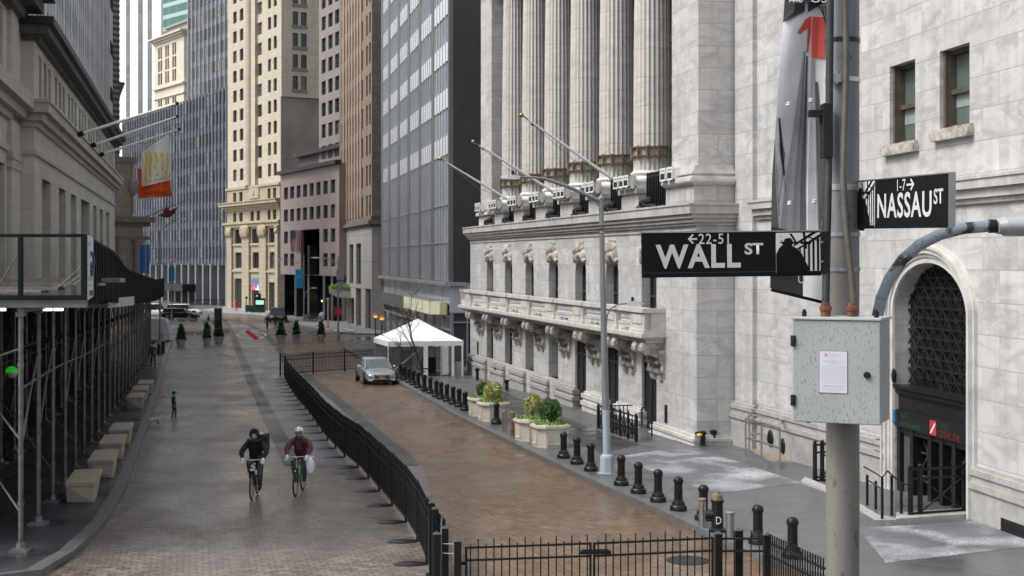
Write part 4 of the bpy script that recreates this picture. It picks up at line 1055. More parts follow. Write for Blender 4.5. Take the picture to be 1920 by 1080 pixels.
# ================================================================== FOREGROUND POLE WITH SIGNS
def shift(m,v): m.v=[(a-v[0],b-v[1],c-v[2]) for a,b,c in m.v]; return m
def pole():
    YP=7.52; cx=(1580-CX)*YP/F; g=gz(YP)
    base=Vector((cx,YP,g))
    def rel(px,py,Y): return P(px,py,Y)-base
    e=thing('street_pole','tall round grey steel pole carrying the street signs, banner and cabinet','street pole',base)
    t=NT('weathered_pole_paint'); v=t.obj(); hz=t.n('SeparateXYZ',{0:v}).outputs[2]
    low=t.ramp(t.math('ADD',hz,t.math('MULTIPLY',t.noise(v,2.5,3.0),.5)),P(0,420,YP).z-g+.05,P(0,330,YP).z-g+.3)
    c=t.mix(low,(.175,.163,.143),(.17,.187,.215))
    st=t.ramp(t.noise(t.scale(v,(9,9,.7)),1.0,6.0,.5),.5,.72); c=t.mix(t.math('MULTIPLY',st,.5),c,(.09,.08,.065))
    sp=t.ramp(t.noise(t.scale(v,(1,1,.6)),26.0,5.0),.62,.72); c=t.mix(t.math('MULTIPLY',sp,.8),c,(.05,.04,.03))
    t.P(Base_Color=c,Roughness=.5); t.bump(t.noise(v,30.0,4.0),.25,.004); pm=t.m
    m=MB(); r=.0862; z1=rel(0,-120,YP).z
    m.tube([(0,0,0),(0,0,z1)],[r*1.02,r*.985],32); m.build('shaft',pm,e,40)
    m=MB(); m.lathe([(.2,0),(.2,.04),(.13,.08),(.1,.35),(r,.4)],n=24); m.build('base',pm,e,40)
    def band(py,h,mat,rr=1.06):
        m=MB(); z=rel(0,py,YP).z; m.lathe([(r,z-h),(r*rr,z-h),(r*rr,z+h),(r,z+h)],n=32); return m.build('band',mat,e,30)
    band(77,.012,M.black,1.02); band(151,.012,M.steel,1.04); band(352,.016,M.galv,1.04); band(440,.01,M.galv,1.05); band(505,.01,M.galv,1.05); band(870,.006,M.brass,1.02) if 0 else None
    m=MB(); z=rel(0,151,YP).z; m.box(-.075,-.03,-r-.03,-r+.02,z-.022,z+.022); m.tube([(-.052,-r-.02,z-.03),(-.052,-r-.02,z+.035)],.008,8); m.build('clamp',M.steel,e,30)
    # conduits
    m=MB(); m.tube([rel(1557,-60,7.40),rel(1555,180,7.40),rel(1553,330,7.40),rel(1548,577,7.33)],.0195,14); m.build('conduit',plain('dark_conduit',(.03,.031,.033),.5,var=.3,sc=20),e,40)
    pts=[];rs=[]
    n=230
    for i in range(n+1):
        s=i/n; py=-50+(632)*s; px=1584 if py<330 else 1584+16*((py-330)/250)**1.6
        px+=2.5*math.sin(py/70); pts.append(rel(px,py,7.405-.07*s)); rs.append(.0185 if i%2 else .0160)
    m=MB(); m.tube(pts,rs,12); m.build('flexible_conduit',plain('ribbed_brown_conduit',(.095,.082,.066),.55,var=.25,sc=15),e,50)
    rust=plain('rusty_fitting',(.13,.045,.025),.6,var=.4,sc=30)
    for px in (1548,1598):
        q=rel(px,590,7.27); m=MB(); m.lathe([(.026,-.02),(.026,.02),(.031,.022),(.031,.042),(.024,.045),(.024,.06)],q,12); m.build('fitting',rust,e,30)
    # small black camera box at the side
    q=rel(1549,246,7.42); m=MB(); m.box(q.x-.025,q.x+.025,q.y-.05,q.y+.03,q.z-.14,q.z+.14); m.build('camera_bracket',M.black,e,None,bevel=.004)
    q=rel(1530,213,7.42); m=MB(); m.box(q.x-.038,q.x+.038,q.y-.03,q.y+.03,q.z-.018,q.z+.018); m.tube([(q.x-.04,q.y,q.z),(q.x-.03,q.y,q.z)],.016,12); m.box(q.x+.02,q.x+.05,q.y,q.y+.02,q.z-.05,q.z+.01); m.build('camera',M.bmetal,e,None,bevel=.004)
    # cabinet
    A=Vector(((1486-CX)*7.26/F,7.26)); B=Vector(((1650.5-CX)*7.075/F,7.075)); d=(B-A); w=d.length; ang=math.atan2(d.y,d.x)
    z1=CZ-(596-HY)*7.2/F; z0=CZ-(794-HY)*7.17/F; h=z1-z0
    cb=thing('electrical_cabinet','pale grey speckled metal cabinet strapped to the street pole, bearing a paper notice','electrical cabinet',(A.x,A.y,z0),ang)
    t=NT('speckled_grey_paint'); v=t.obj()
    u=t.scale(v,(1,1,.40),(0,.42,0)); s1=t.ramp(t.noise(u,105.0,1.0,.0),.60,.66); msk=t.ramp(t.noise(v,6.0,3.0),.3,.62)
    u2=t.scale(v,(1,1,.38),(0,.3,0)); s2=t.ramp(t.noise(u2,66.0,1.0),.655,.70)
    k=t.math('MULTIPLY',t.math('MAXIMUM',s1,s2),t.math('ADD',.22,t.math('MULTIPLY',msk,.5)))
    c=t.mix(t.ramp(t.noise(v,3.0,4.0),.3,.7),(.26,.28,.275),(.315,.34,.335)); c=t.mix(k,c,(.13,.135,.128))
    t.P(Base_Color=c,Roughness=.42); cm=t.m
    D=.27
    m=MB(); m.box(.004,w-.004,.03,D,.004,h-.004); m.build('housing',cm,cb,None,bevel=.006)
    m=MB(); m.box(0,w,0,.028,0,h-.012); m.build('door',cm,cb,None,bevel=.005)
    m=MB(); m.box(-.006,w+.006,-.008,D+.005,h-.01,h+.004); m.build('lid',plain('grey_cabinet_edge',(.38,.40,.39),.4,var=.1),cb,None,bevel=.003)
    m=MB(); m.box(.008,w-.008,.0285,.0295,.0,h-.01); m.build('door_gasket',M.black,cb)
    for z in (h*.205,h*.775):
        m=MB(); m.box(-.008,.016,-.012,.02,z-.028,z+.028); m.box(-.003,.012,-.016,-.01,z-.012,z+.012); m.build('hinge',M.bmetal,cb,None,bevel=.003)
    m=MB(); c0=(w*.855,-.0,h*.47); n=20
    m.tube([(c0[0],-.012,c0[2]),(c0[0],.002,c0[2])],.0165,n); m.tube([(c0[0],-.016,c0[2]),(c0[0],-.011,c0[2])],.008,n); m.build('lock',M.black,cb,40)
    for x in (.045,w-.03):
        m=MB(); m.tube([(x,.06,h),(x,.06,h+.03)],.012,10); m.tube([(x,.06,h+.03),(x,.06,h+.04)],.008,10); m.build('bolt',M.black,cb,40)
    m=MB(); m.tube([(.055,.1,-.014),(.055,.1,.002)],.012,10); m.build('drain_plug',M.black,cb,40)
    m=MB(); m.box(w*.1,w*.9,D,D+.06,h*.3,h*.36); m.box(w*.1,w*.9,D,D+.06,h*.7,h*.76); m.build('mounting_rail',M.galv,cb)
    # notice
    x0,x1,q0,q1=w*.308,w*.635,h*.285,h*.69
    m=MB(); m.box(x0,x1,-.0025,-.0002,q0,q1); nb=m.build('notice',plain('notice_border',(.18,.15,.2),.5),cb)
    m=MB(); m.box(x0+.003,x1-.003,-.0032,-.0024,q0+.003,q1-.003); m.build('paper',plain('notice_paper',(.50,.50,.56),.45,var=.05),nb)
    ink=plain('faded_notice_ink',(.30,.22,.29),.6); inkr=plain('faded_red_ink',(.45,.17,.22),.6); W=x1-x0; Hh=q1-q0
    def ln(s,yy,ww,hh,mt,dx=0): text(s,'notice_text',mt,nb,W*ww,Hh*hh,(x0+W*(.5-ww/2)+dx,-.0036,q0+Hh*yy),ext=0)
    ln('Department',.885,.42,.035,inkr,W*.06); ln('of Transportation',.845,.34,.018,inkr)
    ln('NOTICE',.775,.14,.018,inkr); ln('TRAFFIC EQUIPMENT CABINET',.735,.72,.022,inkr); ln('DO NOT OPEN',.69,.3,.018,inkr)
    ww=['This cabinet contains live electrical equipment and','may be opened only by persons who are authorized to','do so. Tampering with it is a violation of the law and','is subject to a fine. Call to report any damage seen.','Posting bills on this cabinet is not permitted.','Persons who place bills will be charged for the','cost of removing them from city property.','Report a fault by calling the city line at any hour.']
    for i,s in enumerate(ww): ln(s,.615-i*.052,.86,.02,ink)
    ln('TAMPERING IS UNLAWFUL',.15,.78,.032,ink); ln('Keep this notice in place at all times. Thank you.',.09,.84,.02,ink); ln('for your safety',.05,.4,.018,ink)
    m=MB(); m.box(x0+W*.2,x0+W*.29,-.0038,-.0034,q0+Hh*.865,q0+Hh*.93); m.build('notice_emblem',inkr,nb)
    return base
pole()
# ------------------------------------------------------------------ street signs
sblk=plain('sign_black',(.006,.007,.008),.4,var=.2,spec=.12); swht=plain('sign_grey_white',(.50,.50,.495),.45,var=.06); sph=plain('sign_picture_white',(.55,.55,.535),.45,var=.08)
def sign(fr_,name,label,w,h,build):
    pass
def streetsign(A,YA,B,YB,top,bot,topB,botB,label):
    a=Vector(((A-CX)*YA/F,YA)); b=Vector(((B-CX)*YB/F,YB)); d=b-a; w=d.length
    zt=CZ-(top-HY)*YA/F; zb=CZ-(bot-HY)*YA/F; ztB=CZ-(topB-HY)*YB/F; zbB=CZ-(botB-HY)*YB/F
    e=thing('street_sign',label,'street sign',(a.x,a.y,zb),math.atan2(d.y,d.x))
    e.rotation_euler=(0,-math.atan2((zbB-zb+ztB-zt)/2,w),math.atan2(d.y,d.x)); 
    return e,w,(zt-zb+ztB-zbB)/2
def figure(m,x,z,s,flip=1):   # standing statue-like silhouette with a hat
    pts=[(-.52,0),(-.5,.3),(-.42,.55),(-.3,.72),(-.2,.8),(-.21,.86),(-.28,.875),(-.27,.9),(-.16,.92),(-.12,1.0),(.03,1.02),(.09,.96),(.1,.92),(.2,.88),(.19,.86),(.1,.85),(.08,.79),(.2,.72),(.36,.56),(.46,.35),(.56,.16),(.6,0)]
    m.add([(x+flip*a*s,0,z+b*s) for a,b in (pts if flip<0 else pts)],[tuple(range(len(pts)))])
def signs():
    e,w,h=streetsign(1204,7.30,1541,7.34,437,521,433,517,'black sign reading WALL ST with a left arrow and a statue picture')
    m=MB(); m.box(0,w,0,.028,0,h); m.build('panel',sblk,e,None,bevel=.003)
    m=MB(); m.box(-.002,w+.002,-.003,.031,h-.001,h+.005); m.build('top_rail',M.steel,e)
    m=MB(); m.box(0,w,-.0012,0,h*.1,h*.108); m.build('lower_groove',plain('groove_grey',(.05,.05,.05),.4),e)
    text('WALL','lettering',swht,e,w*.472,h*.535,(w*.076,-.0025,h*.20),bold=.032,sp=1.12)
    text('ST','lettering',swht,e,w*.104,h*.26,(w*.57,-.0025,h*.49),bold=.03)
    text('22-51','lettering',swht,e,w*.168,h*.235,(w*.315,-.0025,h*.735),bold=.008,sp=1.12)
    m=MB(); y=-.0026; x0=w*.255; zc=h*.852
    m.add([(x0,y,zc),(x0+.024,y,zc-.026),(x0+.031,y,zc-.020),(x0+.016,y,zc-.0045),(x0+.048,y,zc-.0045),(x0+.048,y,zc+.0045),(x0+.016,y,zc+.0045),(x0+.031,y,zc+.020),(x0+.024,y,zc+.026)],[(0,1,2,3,4,5,6,7,8)]); m.build('arrow',swht,e)
    def picture(x0,x1,z0,z1,e):
        W,H=x1-x0,z1-z0
        m=MB(); m.box(x0,x1,-.0035,-.0005,z0,z1); pic=m.build('picture',sph,e)
        k=MB(); figure(k,x0+W*.30,z0,H*.86); k.v=[(max(x0,min(x1,a)),-.0042,c) for a,b,c in k.v]; k.build('silhouette',sblk,pic)
        k=MB(); q=lambda a,b:(x0+W*a,-.0041,z0+H*b)
        for j in range(5):
            a=.52+.1*j; t=.60+.075*j; k.quad(q(a,0.05),q(a+.035+.004*j,.05),q(a+.04+.004*j,t),q(a,t-.02))
        kk=k; k.quad(q(.46,.60),q(1,.97),q(1,.90),q(.46,.545)); k.quad(q(.4,.66),q(.92,1),q(.8,1),q(.4,.72)) 
        k.quad(q(.55,.78),q(.8,.78),q(.8,.72),q(.55,.72)); k.quad(q(.6,1),q(.66,1),q(.7,.6),q(.66,.6)); k.quad(q(.45,0),q(1,.0),q(1,.045),q(.45,.045)); k.quad(q(.3,.98),q(.36,.98),q(.5,.72),q(.46,.7))
        k.quad(q(.7,.93),q(.98,.80),q(.98,.77),q(.7,.89))
        for z in (.3,.4,.5,.65,.8,.9): k.quad(q(.11,z),q(.13,z),q(.13,z+.03),q(.11,z+.03))
        k.build('picture_lines',sblk,pic)
    picture(w*.745,w*.992,h*.07,h*.965,e)
    m=MB(); m.box(w-.004,w+.035,-.012,.045,h*.04,h*.99); m.build('bracket',M.bmetal,e,None,bevel=.003)
    for z in (h*.32,h*.75): m=MB(); m.tube([(w*.998,-.018,z),(w*.998,-.012,z)],.006,10); m.build('bolt',M.steel,e,40)
    e,w,h=streetsign(1604,7.50,1779,6.47,341,429,325,427,'black sign reading NASSAU ST with a right arrow, turned towards the viewer')
    m=MB(); m.box(0,w,0,.028,0,h); m.build('panel',sblk,e,None,bevel=.003)
    m=MB(); m.box(-.002,w+.003,-.003,.031,h-.001,h+.005); m.box(w-.002,w+.004,-.002,.03,0,h); m.build('top_rail',M.steel,e)
    text('NASSAU','lettering',swht,e,w*.575,h*.50,(w*.265,-.0025,h*.21),bold=.02,sp=1.1)
    text('ST','lettering',swht,e,w*.09,h*.29,(w*.86,-.0025,h*.445),bold=.02)
    text('1-7','lettering',swht,e,w*.09,h*.225,(w*.485,-.0025,h*.74),bold=.0)
    m=MB(); y=-.0026; x0=w*.585; zc=h*.85
    m.add([(x0+.085,y,zc),(x0+.050,y,zc+.03),(x0+.040,y,zc+.023),(x0+.06,y,zc+.005),(x0,y,zc+.005),(x0,y,zc-.005),(x0+.06,y,zc-.005),(x0+.040,y,zc-.023),(x0+.050,y,zc-.03)],[tuple(range(8,-1,-1))]); m.build('arrow',swht,e)
    picture(.004,w*.235,h*.03,h*.985,e)
    m=MB(); m.box(-.07,.004,-.01,.05,-.01,h*1.0); m.build('bracket',M.bmetal,e,None,bevel=.004)
    # banner behind the WALL ST sign
    a=P(1452,0,7.62); YB_=7.62
    pt=lambda px,py,Y=YB_:P(px,py,Y)
    b=thing('street_banner','black and white vertical banner with a red eleven, hanging from the pole','banner',pt(1556,563))
    o=pt(1556,563)
    def sheetm(fn,nu,nv,off=0.0):
        m=MB(); vs=[];fs=[]
        for j in range(nv+1):
            for i in range(nu+1):
                u,v=i/nu,j/nv; px,py=fn(u,v); p=pt(px,py,YB_-.028*math.sin(u*5.2+v*4)-.02*math.sin(v*7)-off); vs.append(p-o)
        for j in range(nv):
            for i in range(nu): k=j*(nu+1)+i; fs.append((k,k+1,k+nu+2,k+nu+1))
        m.add(vs,fs); return m
    # left edge drifts, right edge hangs straight along the pipe
    LX=lambda v:1478-30*v-(6*math.sin(v*5)) if v<1 else 1444
    LXf=lambda v: 1476-22*min(1,v*1.5)-10*v
    bt=lambda u:540+28*u
    full=lambda u,v:(LXf(v)+(1560-LXf(v))*u, -70+(bt(u)+70)*v)
    m=sheetm(full,14,34); m.build('cloth',plain('banner_grey_white',(.64,.645,.665),.6,var=.2,sc=4),b,80)
    def part(name,mat,poly_,off):
        m=MB(); N=[]
        for u,v in poly_:
            px,py=full(u,v); N.append(pt(px,py,YB_-.028*math.sin(u*5.2+v*4)-.02*math.sin(v*7)-off)-o)
        m.add(N,[tuple(range(len(N)))]); return m.build(name,mat,b)
    V=lambda y:(y+70)/620.0
    def strips(name,mat,f0,f1,v0,v1,off,n=14):
        m=MB();vs=[];fs=[]
        for i in range(n+1):
            v=v0+(v1-v0)*i/n
            for u in (f0(v),(f0(v)+f1(v))/2,f1(v)):
                px,py=full(u,v); vs.append(pt(px,py,YB_-.028*math.sin(u*5.2+v*4)-.02*math.sin(v*7)-off)-o)
        for i in range(n):
            k=i*3; fs+=[(k,k+1,k+4,k+3),(k+1,k+2,k+5,k+4)]
        m.add(vs,fs); return m.build(name,mat,b)
    blk=plain('banner_black',(.018,.018,.02),.6); gre=plain('banner_mid_grey',(.16,.165,.18),.6,var=.15); dgr=plain('banner_dark_grey',(.055,.057,.063),.6); rd=plain('banner_red',(.62,.075,.06),.55)
    strips('black_header',blk,lambda v:0,lambda v:1 if v<V(4) else (.44 if v<V(21) else .44*max(0,1-(v-V(21))/(V(44)-V(21)))),.0,V(44),.012,40)
    strips('black_header',blk,lambda v:.50,lambda v:.50+.36*max(0,1-(v-V(2))/(V(22)-V(2))),V(2),V(22),.012,8)
    part('red_figure',rd,[(.30,V(62)),(.455,V(36)),(.575,V(28)),(.575,V(60)),(.53,V(98)),(.50,V(96)),(.51,V(52)),(.44,V(57)),(.36,V(63))],.006)
    strips('red_figure',rd,lambda v:.60-.02*(v-.15),lambda v:.86-.03*(v-.15),V(30),V(106),.006)
    mg2=plain('banner_pale_grey',(.30,.305,.325),.6,var=.2,sc=6); W_=lambda v,a,b:a+(b-a)*max(0,(v-V(95)))/(V(440)-V(95))
    strips('grey_fold',mg2,lambda v:W_(v,.44,.14),lambda v:W_(v,.46,.34),V(95),V(440),.0045)
    strips('grey_fold',gre,lambda v:W_(v,.46,.34),lambda v:W_(v,.48,.47),V(95),V(440),.0047)
    strips('grey_fold',mg2,lambda v:W_(v,.60,.60),lambda v:W_(v,.66,.78),V(108),V(440),.0046)
    strips('grey_fold',dgr,lambda v:W_(v,.50,.47),lambda v:W_(v,.53,.57),V(104),V(437),.005)
    strips('grey_panel',gre,lambda v:max(.62,1.18-.72*(v-.35)*1.7),lambda v:1,V(235),V(440),.0045)
    strips('grey_fold',gre,lambda v:0,lambda v:.13*max(0,(v-V(260)))/(V(440)-V(260)),V(260),V(440),.0049)
    strips('grey_fold',dgr,lambda v:W_(v,.66,.80),lambda v:W_(v,.68,1.0),V(150),V(440),.0052)
    strips('black_foot',blk,lambda v:0,lambda v:1,V(433),1,.004,5)
    rr=random.Random(9)
    for k in range(9):
        u0,v0=rr.uniform(.02,.25),rr.uniform(V(50),V(330)); L_=rr.uniform(.05,.16); du=rr.choice((-1,1))*rr.uniform(.1,.35); 
        part('drawn_line',dgr,[(u0,v0),(u0+.008,v0),(u0+.008+du*.5,v0+L_),(u0+du*.5,v0+L_)],.0052) if 0<u0+du<.95 else None
    for k in range(7):
        u0=.04+.012*k; v0=V(225)+.012*k; part('drawn_line',blk,[(u0,v0),(u0+.03,v0+.0),(u0+.10,v0+.10),(u0+.07,v0+.10)],.0056)
    for k in range(4): part('drawn_line',blk,[(.72+.06*k,V(10)),(.75+.06*k,V(10)),(.97,V(70+30*k)),(.97,V(55+30*k))],.0058)
    for px,py in ((1478,197),(1520,190),(1480,383),(1527,380)):
        q=pt(px,py,7.55)-o; k=MB(); k.sphere(q,.013,10,6,(1,.5,.55)); k.sphere(q+Vector((.004,.008,.012)),.014,10,6,(1,.4,.5)); k.build('cloth_slit',plain('slit_flap',(.5,.5,.52),.6),b,50)
    for px,body in ((1474,'The'),(1520,'US')):
        q=pt(px,6,7.55)-o; text(body,'banner_lettering',M.white,b,.08,.042,(q.x,q.y-.02,q.z))
    q=pt(1494,531,7.57)-o; text('U','banner_lettering',M.white,b,.034,.05,(q.x,q.y-.035,q.z))
    m=MB(); 
    for py in (-66,):
        m.tube([pt(1470,py)-o,pt(1570,py+6)-o],.012,10)
    m.build('banner_rod',M.bmetal,b,40); m=MB(); m.tube([pt(1446,543)-o+Vector((0,0,.0)),pt(1562,571)-o],.010,10); m.build('banner_rod',M.bmetal,b,40)
    # curved painted lamp arm
    ctr=[(1640,640),(1644,600),(1652,560),(1668,522),(1692,487),(1724,459),(1764,439),(1808,428),(1856,424)]
    pts=[pt(px,py,7.62-.05*i/8) for i,(px,py) in enumerate(ctr)]
    b0=pt(1590,700,7.60); e=thing('bracket_lamp','curved pipe arm with peeling blue grey paint, reaching right to a lamp head','lamp',b0)
    t=NT('peeling_blue_paint'); v=t.obj(); k=t.ramp(t.noise(t.scale(v,(1.0,1.0,1.0)),9.0,6.0,.8),.50,.56)
    c=t.mix(k,(.23,.275,.32),(.035,.033,.03)); k2=t.ramp(t.noise(v,22.0,4.0),.6,.66); c=t.mix(k2,c,(.38,.41,.43)); t.P(Base_Color=c,Roughness=.5); t.bump(k,.4,.004)
    m=MB(); m.tube([Vector((0,-.0,0))]+[p-b0 for p in pts],.0305,18); m.build('arm',t.m,e,50)
    q=pt(1868,424,7.57)-b0; m=MB(); m.tube([q+Vector((-.04,0,0)),q+Vector((.0,0,0))],.036,16); m.build('collar',M.bmetal,e,40)
    m=MB(); h0=q+Vector((.0,0,0)); 
    for x0,x1,r0,r1 in ((0,.04,.04,.052),(.04,.35,.052,.06)): m.tube([h0+Vector((x0,0,.0)),h0+Vector((x1,0,.004))],[r0,r1],4 if 0 else 16)
    m.v=[(x,h0.y+(y-h0.y)*1.6,z if z<h0.z else h0.z+(z-h0.z)*.9) for x,y,z in m.v]; m.build('lamp_head',plain('pale_grey_lamp',(.36,.37,.38),.4,var=.1),e,50)
signs()
# ================================================================== FENCES
def fence():
    Pp=[(530,700),(540,725),(561,756),(576,772),(592,795),(610,822),(646,858),(673,878),(694,901),(717,928),(746,960),(776,998),(803,1064)]
    q=sorted((g.y,g.x) for g in (G(x,y) for x,y in Pp))
    q=[(q[0][0]-3.2,q[0][1]+.62)]+q
    def X(Y):
        for (a,x0),(b,x1) in zip(q,q[1:]):
            if Y<=b: return x0+(x1-x0)*(Y-a)/(b-a)
        return q[-1][1]
    scr=None
    t=NT('black_mesh_screen'); v=t.obj(); t.P(Base_Color=t.mix(t.ramp(t.noise(t.scale(v,(.3,1,8)),2.0,3.0),.3,.7),(.012,.013,.013),(.030,.031,.032)),Roughness=.55); t.P(Alpha=.93); scr=t.m
    Lp=2.62
    def panel(e,L,screen=True,H=1.31):
        m=MB(); 
        if screen: m.box(.05,L-.05,-.004,.004,.12,H-.14); m.build('screen',scr,e)
        m=MB()
        for z in (.13,H-.34,H-.12): m.box(.03,L-.03,-.02,.02,z-.02,z+.02)
        m.build('rail',M.bmetal,e)
        n=int(L/.135); mm=MB()
        for k in range(n+1):
            x=.06+(L-.12)*k/n; mm.box(x-.011,x+.011,-.011,.011,.1,H+.0); mm.prism([(x-.013,H),(x+.013,H),(x,H+.07)],-.012,.012)
        tag(mm.build('pickets',M.bmetal,e),kind=None)
        m=MB(); m.box(-.032,.032,-.032,.032,0,H+.05); m.add([(-.045,-.045,H+.05),(.045,-.045,H+.05),(.045,.045,H+.05),(-.045,.045,H+.05),(0,0,H+.1)],[(0,1,4),(1,2,4),(2,3,4),(3,0,4),(3,2,1,0)]); m.build('post',M.bmetal,e)
    Y=q[0][0]+1.0; proto=None; i=0
    while Y<88 and i<28:
        a=Vector((X(Y),Y)); Y2=Y+Lp*.98
        b=Vector((X(Y2),Y2)); d=b-a; ang=math.atan2(d.y,d.x); 
        # panels are counted from the near end
        lab='black screened fence panel on flat feet, %s from the near end of the row'%(ORD[i] if i<len(ORD) else 'last')
        z=gz(a.y)
        if proto is None:
            proto=thing('barrier_fence',lab,'fence panel',(a.x,a.y,z),ang,'screened fence panels down the middle of the street'); panel(proto,Lp)
            m=MB(); m.lathe([(.36,0),(.36,.02),(.3,.035),(.05,.045)],(0,.34,0),20,sy=.45 if 0 else 1.0,sx=.62); m.build('foot',M.black,proto,30)
        else: dup(proto,(a.x,a.y,z),ang,lab,(d.length/Lp,1,1))
        Y=Y2; i+=1
    endA=(X(Y),Y)
    # cross fence at the far end of the lane
    g0=Vector((endA[0]-.3,endA[1]+.4)); g1=G(702,692); n=3; pr=None
    for k in range(n):
        a=g0+(Vector((g1.x,g1.y))-g0)*k/n; b=g0+(Vector((g1.x,g1.y))-g0)*(k+1)/n; d=b-a
        lab='open black picket panel across the lane behind the silver car, %s from the left'%ORD[k]
        if pr is None: pr=thing('picket_fence',lab,'fence panel',(a.x,a.y,gz(a.y)),math.atan2(d.y,d.x),'picket panels across the far end of the lane'); panel(pr,d.length,False,1.35)
        else: dup(pr,(a.x,a.y,gz(a.y)),math.atan2(d.y,d.x),lab)
    # near corner: thick posts and the picket gate
    def post(px,py,Y,lab,w=.125,H=None):
        p=P(px,py,Y); g=gz(Y)+(SW if px>1400 else 0); e=thing('fence_post',lab,'fence post',(p.x,Y,g),.1,'thick black fence posts with pyramid caps'); h=p.z-g
        m=MB(); m.box(-w/2,w/2,-w/2,w/2,0,h-.05); m.build('post',M.bmetal,e,None,bevel=.006)
        m=MB(); c=w*.58; m.add([(-c,-c,h-.05),(c,-c,h-.05),(c,c,h-.05),(-c,c,h-.05),(0,0,h)],[(0,1,4),(1,2,4),(2,3,4),(3,0,4),(3,2,1,0)]); m.build('cap',plain('wet_black_cap',(.05,.052,.056),.18),e)
        m=MB(); m.box(-w,w,-w,w,0,.02); m.build('base_plate',M.bmetal,e)
    post(858,1009,25.2,'thick black post at the left end of the front picket gate')
    post(834.5,985,26.4,'thick black post just behind the left gate post')
    post(816,949,28.3,'thick black post at the near end of the screened fence, right of its twin')
    post(810,938,29.2,'thick black post ending the screened fence, farthest of the corner group')
    post(819,996,25.9,'thick black post with pale cap, leftmost of the corner group')
    post(1347,995,25.7,'thick black post at the right end of the front picket gate')
    post(1384,989,26.0,'thick black post between the gate and the kerb, middle of three')
    post(1438,997,25.4,'thick black post on the pavement edge where the slanting picket fence begins')
    def pick(A,YA,B,YB,topA,topB,lab,leaf=True,alt=True,cat='gate',lift=0.0):
        a=P(A,topA,YA); b=P(B,topB,YB); d=Vector((b.x-a.x,b.y-a.y)); L=d.length; g=min(gz(YA),gz(YB))+lift; ht=(a.z+b.z)/2-g; tilt=(b.z-a.z)/L
        e=thing('picket_gate' if cat=='gate' else 'picket_fence',lab,cat,(a.x,a.y,g),math.atan2(d.y,d.x))
        m=MB(); zt=lambda x:(a.z-g)+tilt*x
        for o in (0,-.22): m.hexa([(0,-.017,zt(0)+o-.018),(L,-.017,zt(L)+o-.018),(L,.017,zt(L)+o-.018),(0,.017,zt(0)+o-.018)],[(0,-.017,zt(0)+o+.018),(L,-.017,zt(L)+o+.018),(L,.017,zt(L)+o+.018),(0,.017,zt(0)+o+.018)])
        m.box(0,L,-.017,.017,.12,.16); m.build('rail',M.bmetal,e)
        n=int(round(L/.134)); mm=MB()
        for k in range(n):
            x=.075+(L-.13)*k/(n-1); mm.box(x-.0105,x+.0105,-.0105,.0105,.06,zt(x)+(.155 if (k%2 or not alt) else .055))
        mm.build('pickets',M.bmetal,e)
        if leaf: 
            for xx in (0,L): m=MB(); m.box(xx-.02,xx+.02,-.02,.02,.05,zt(xx)+.02); m.build('stile',M.bmetal,e)
        return e,L
    e,L=pick(874,25.25,1107,25.42,1027,1019,'left leaf of the black picket gate across the tan lane')
    m=MB(); m.box(-.16,0,-.02,.02,1.0,1.06); m.build('hinge',M.bmetal,e)
    e,L=pick(1114,25.42,1336,25.6,1019,1009,'right leaf of the black picket gate across the tan lane')
    m=MB(); m.box(-.25,.3,-.035,.035,1.16,1.215); m.tube([(-.22,0,1.23),(.26,0,1.23)],.012,8); m.build('latch',M.bmetal,e)
    m=MB(); m.tube([(-.28,-.03,.02),(-.28,-.03,.7)],.016,8); m.build('drop_bolt',M.bmetal,e)
    pick(1353,25.7,1430,25.6,1010,1010,'short black picket fence between the gate and the pavement edge',False,False,'fence')
    pick(1442,25.4,1546,22.4,1017,1066,'black picket fence slanting towards the street pole at the bottom edge',False,False,'fence',SW)
    # chain link test frame seen between the corner posts
    q=P(828,985,25.9); e=thing('wire_barrier','thin galvanised barrier frame leaning between the black corner posts','barrier',(q.x,q.y,gz(25.9)))
    m=MB(); x=.0; m.tube([(-.04,0,0),(-.0,0,1.72)],.011,6); m.tube([(-.02,0,1.25),(.22,-.05,1.25)],.009,6); m.tube([(-.02,0,1.08),(.22,-.05,1.08)],.009,6); m.tube([(.22,-.05,.9),(.22,-.05,1.35)],.009,6); m.build('frame',M.galv,e,30)
fence()
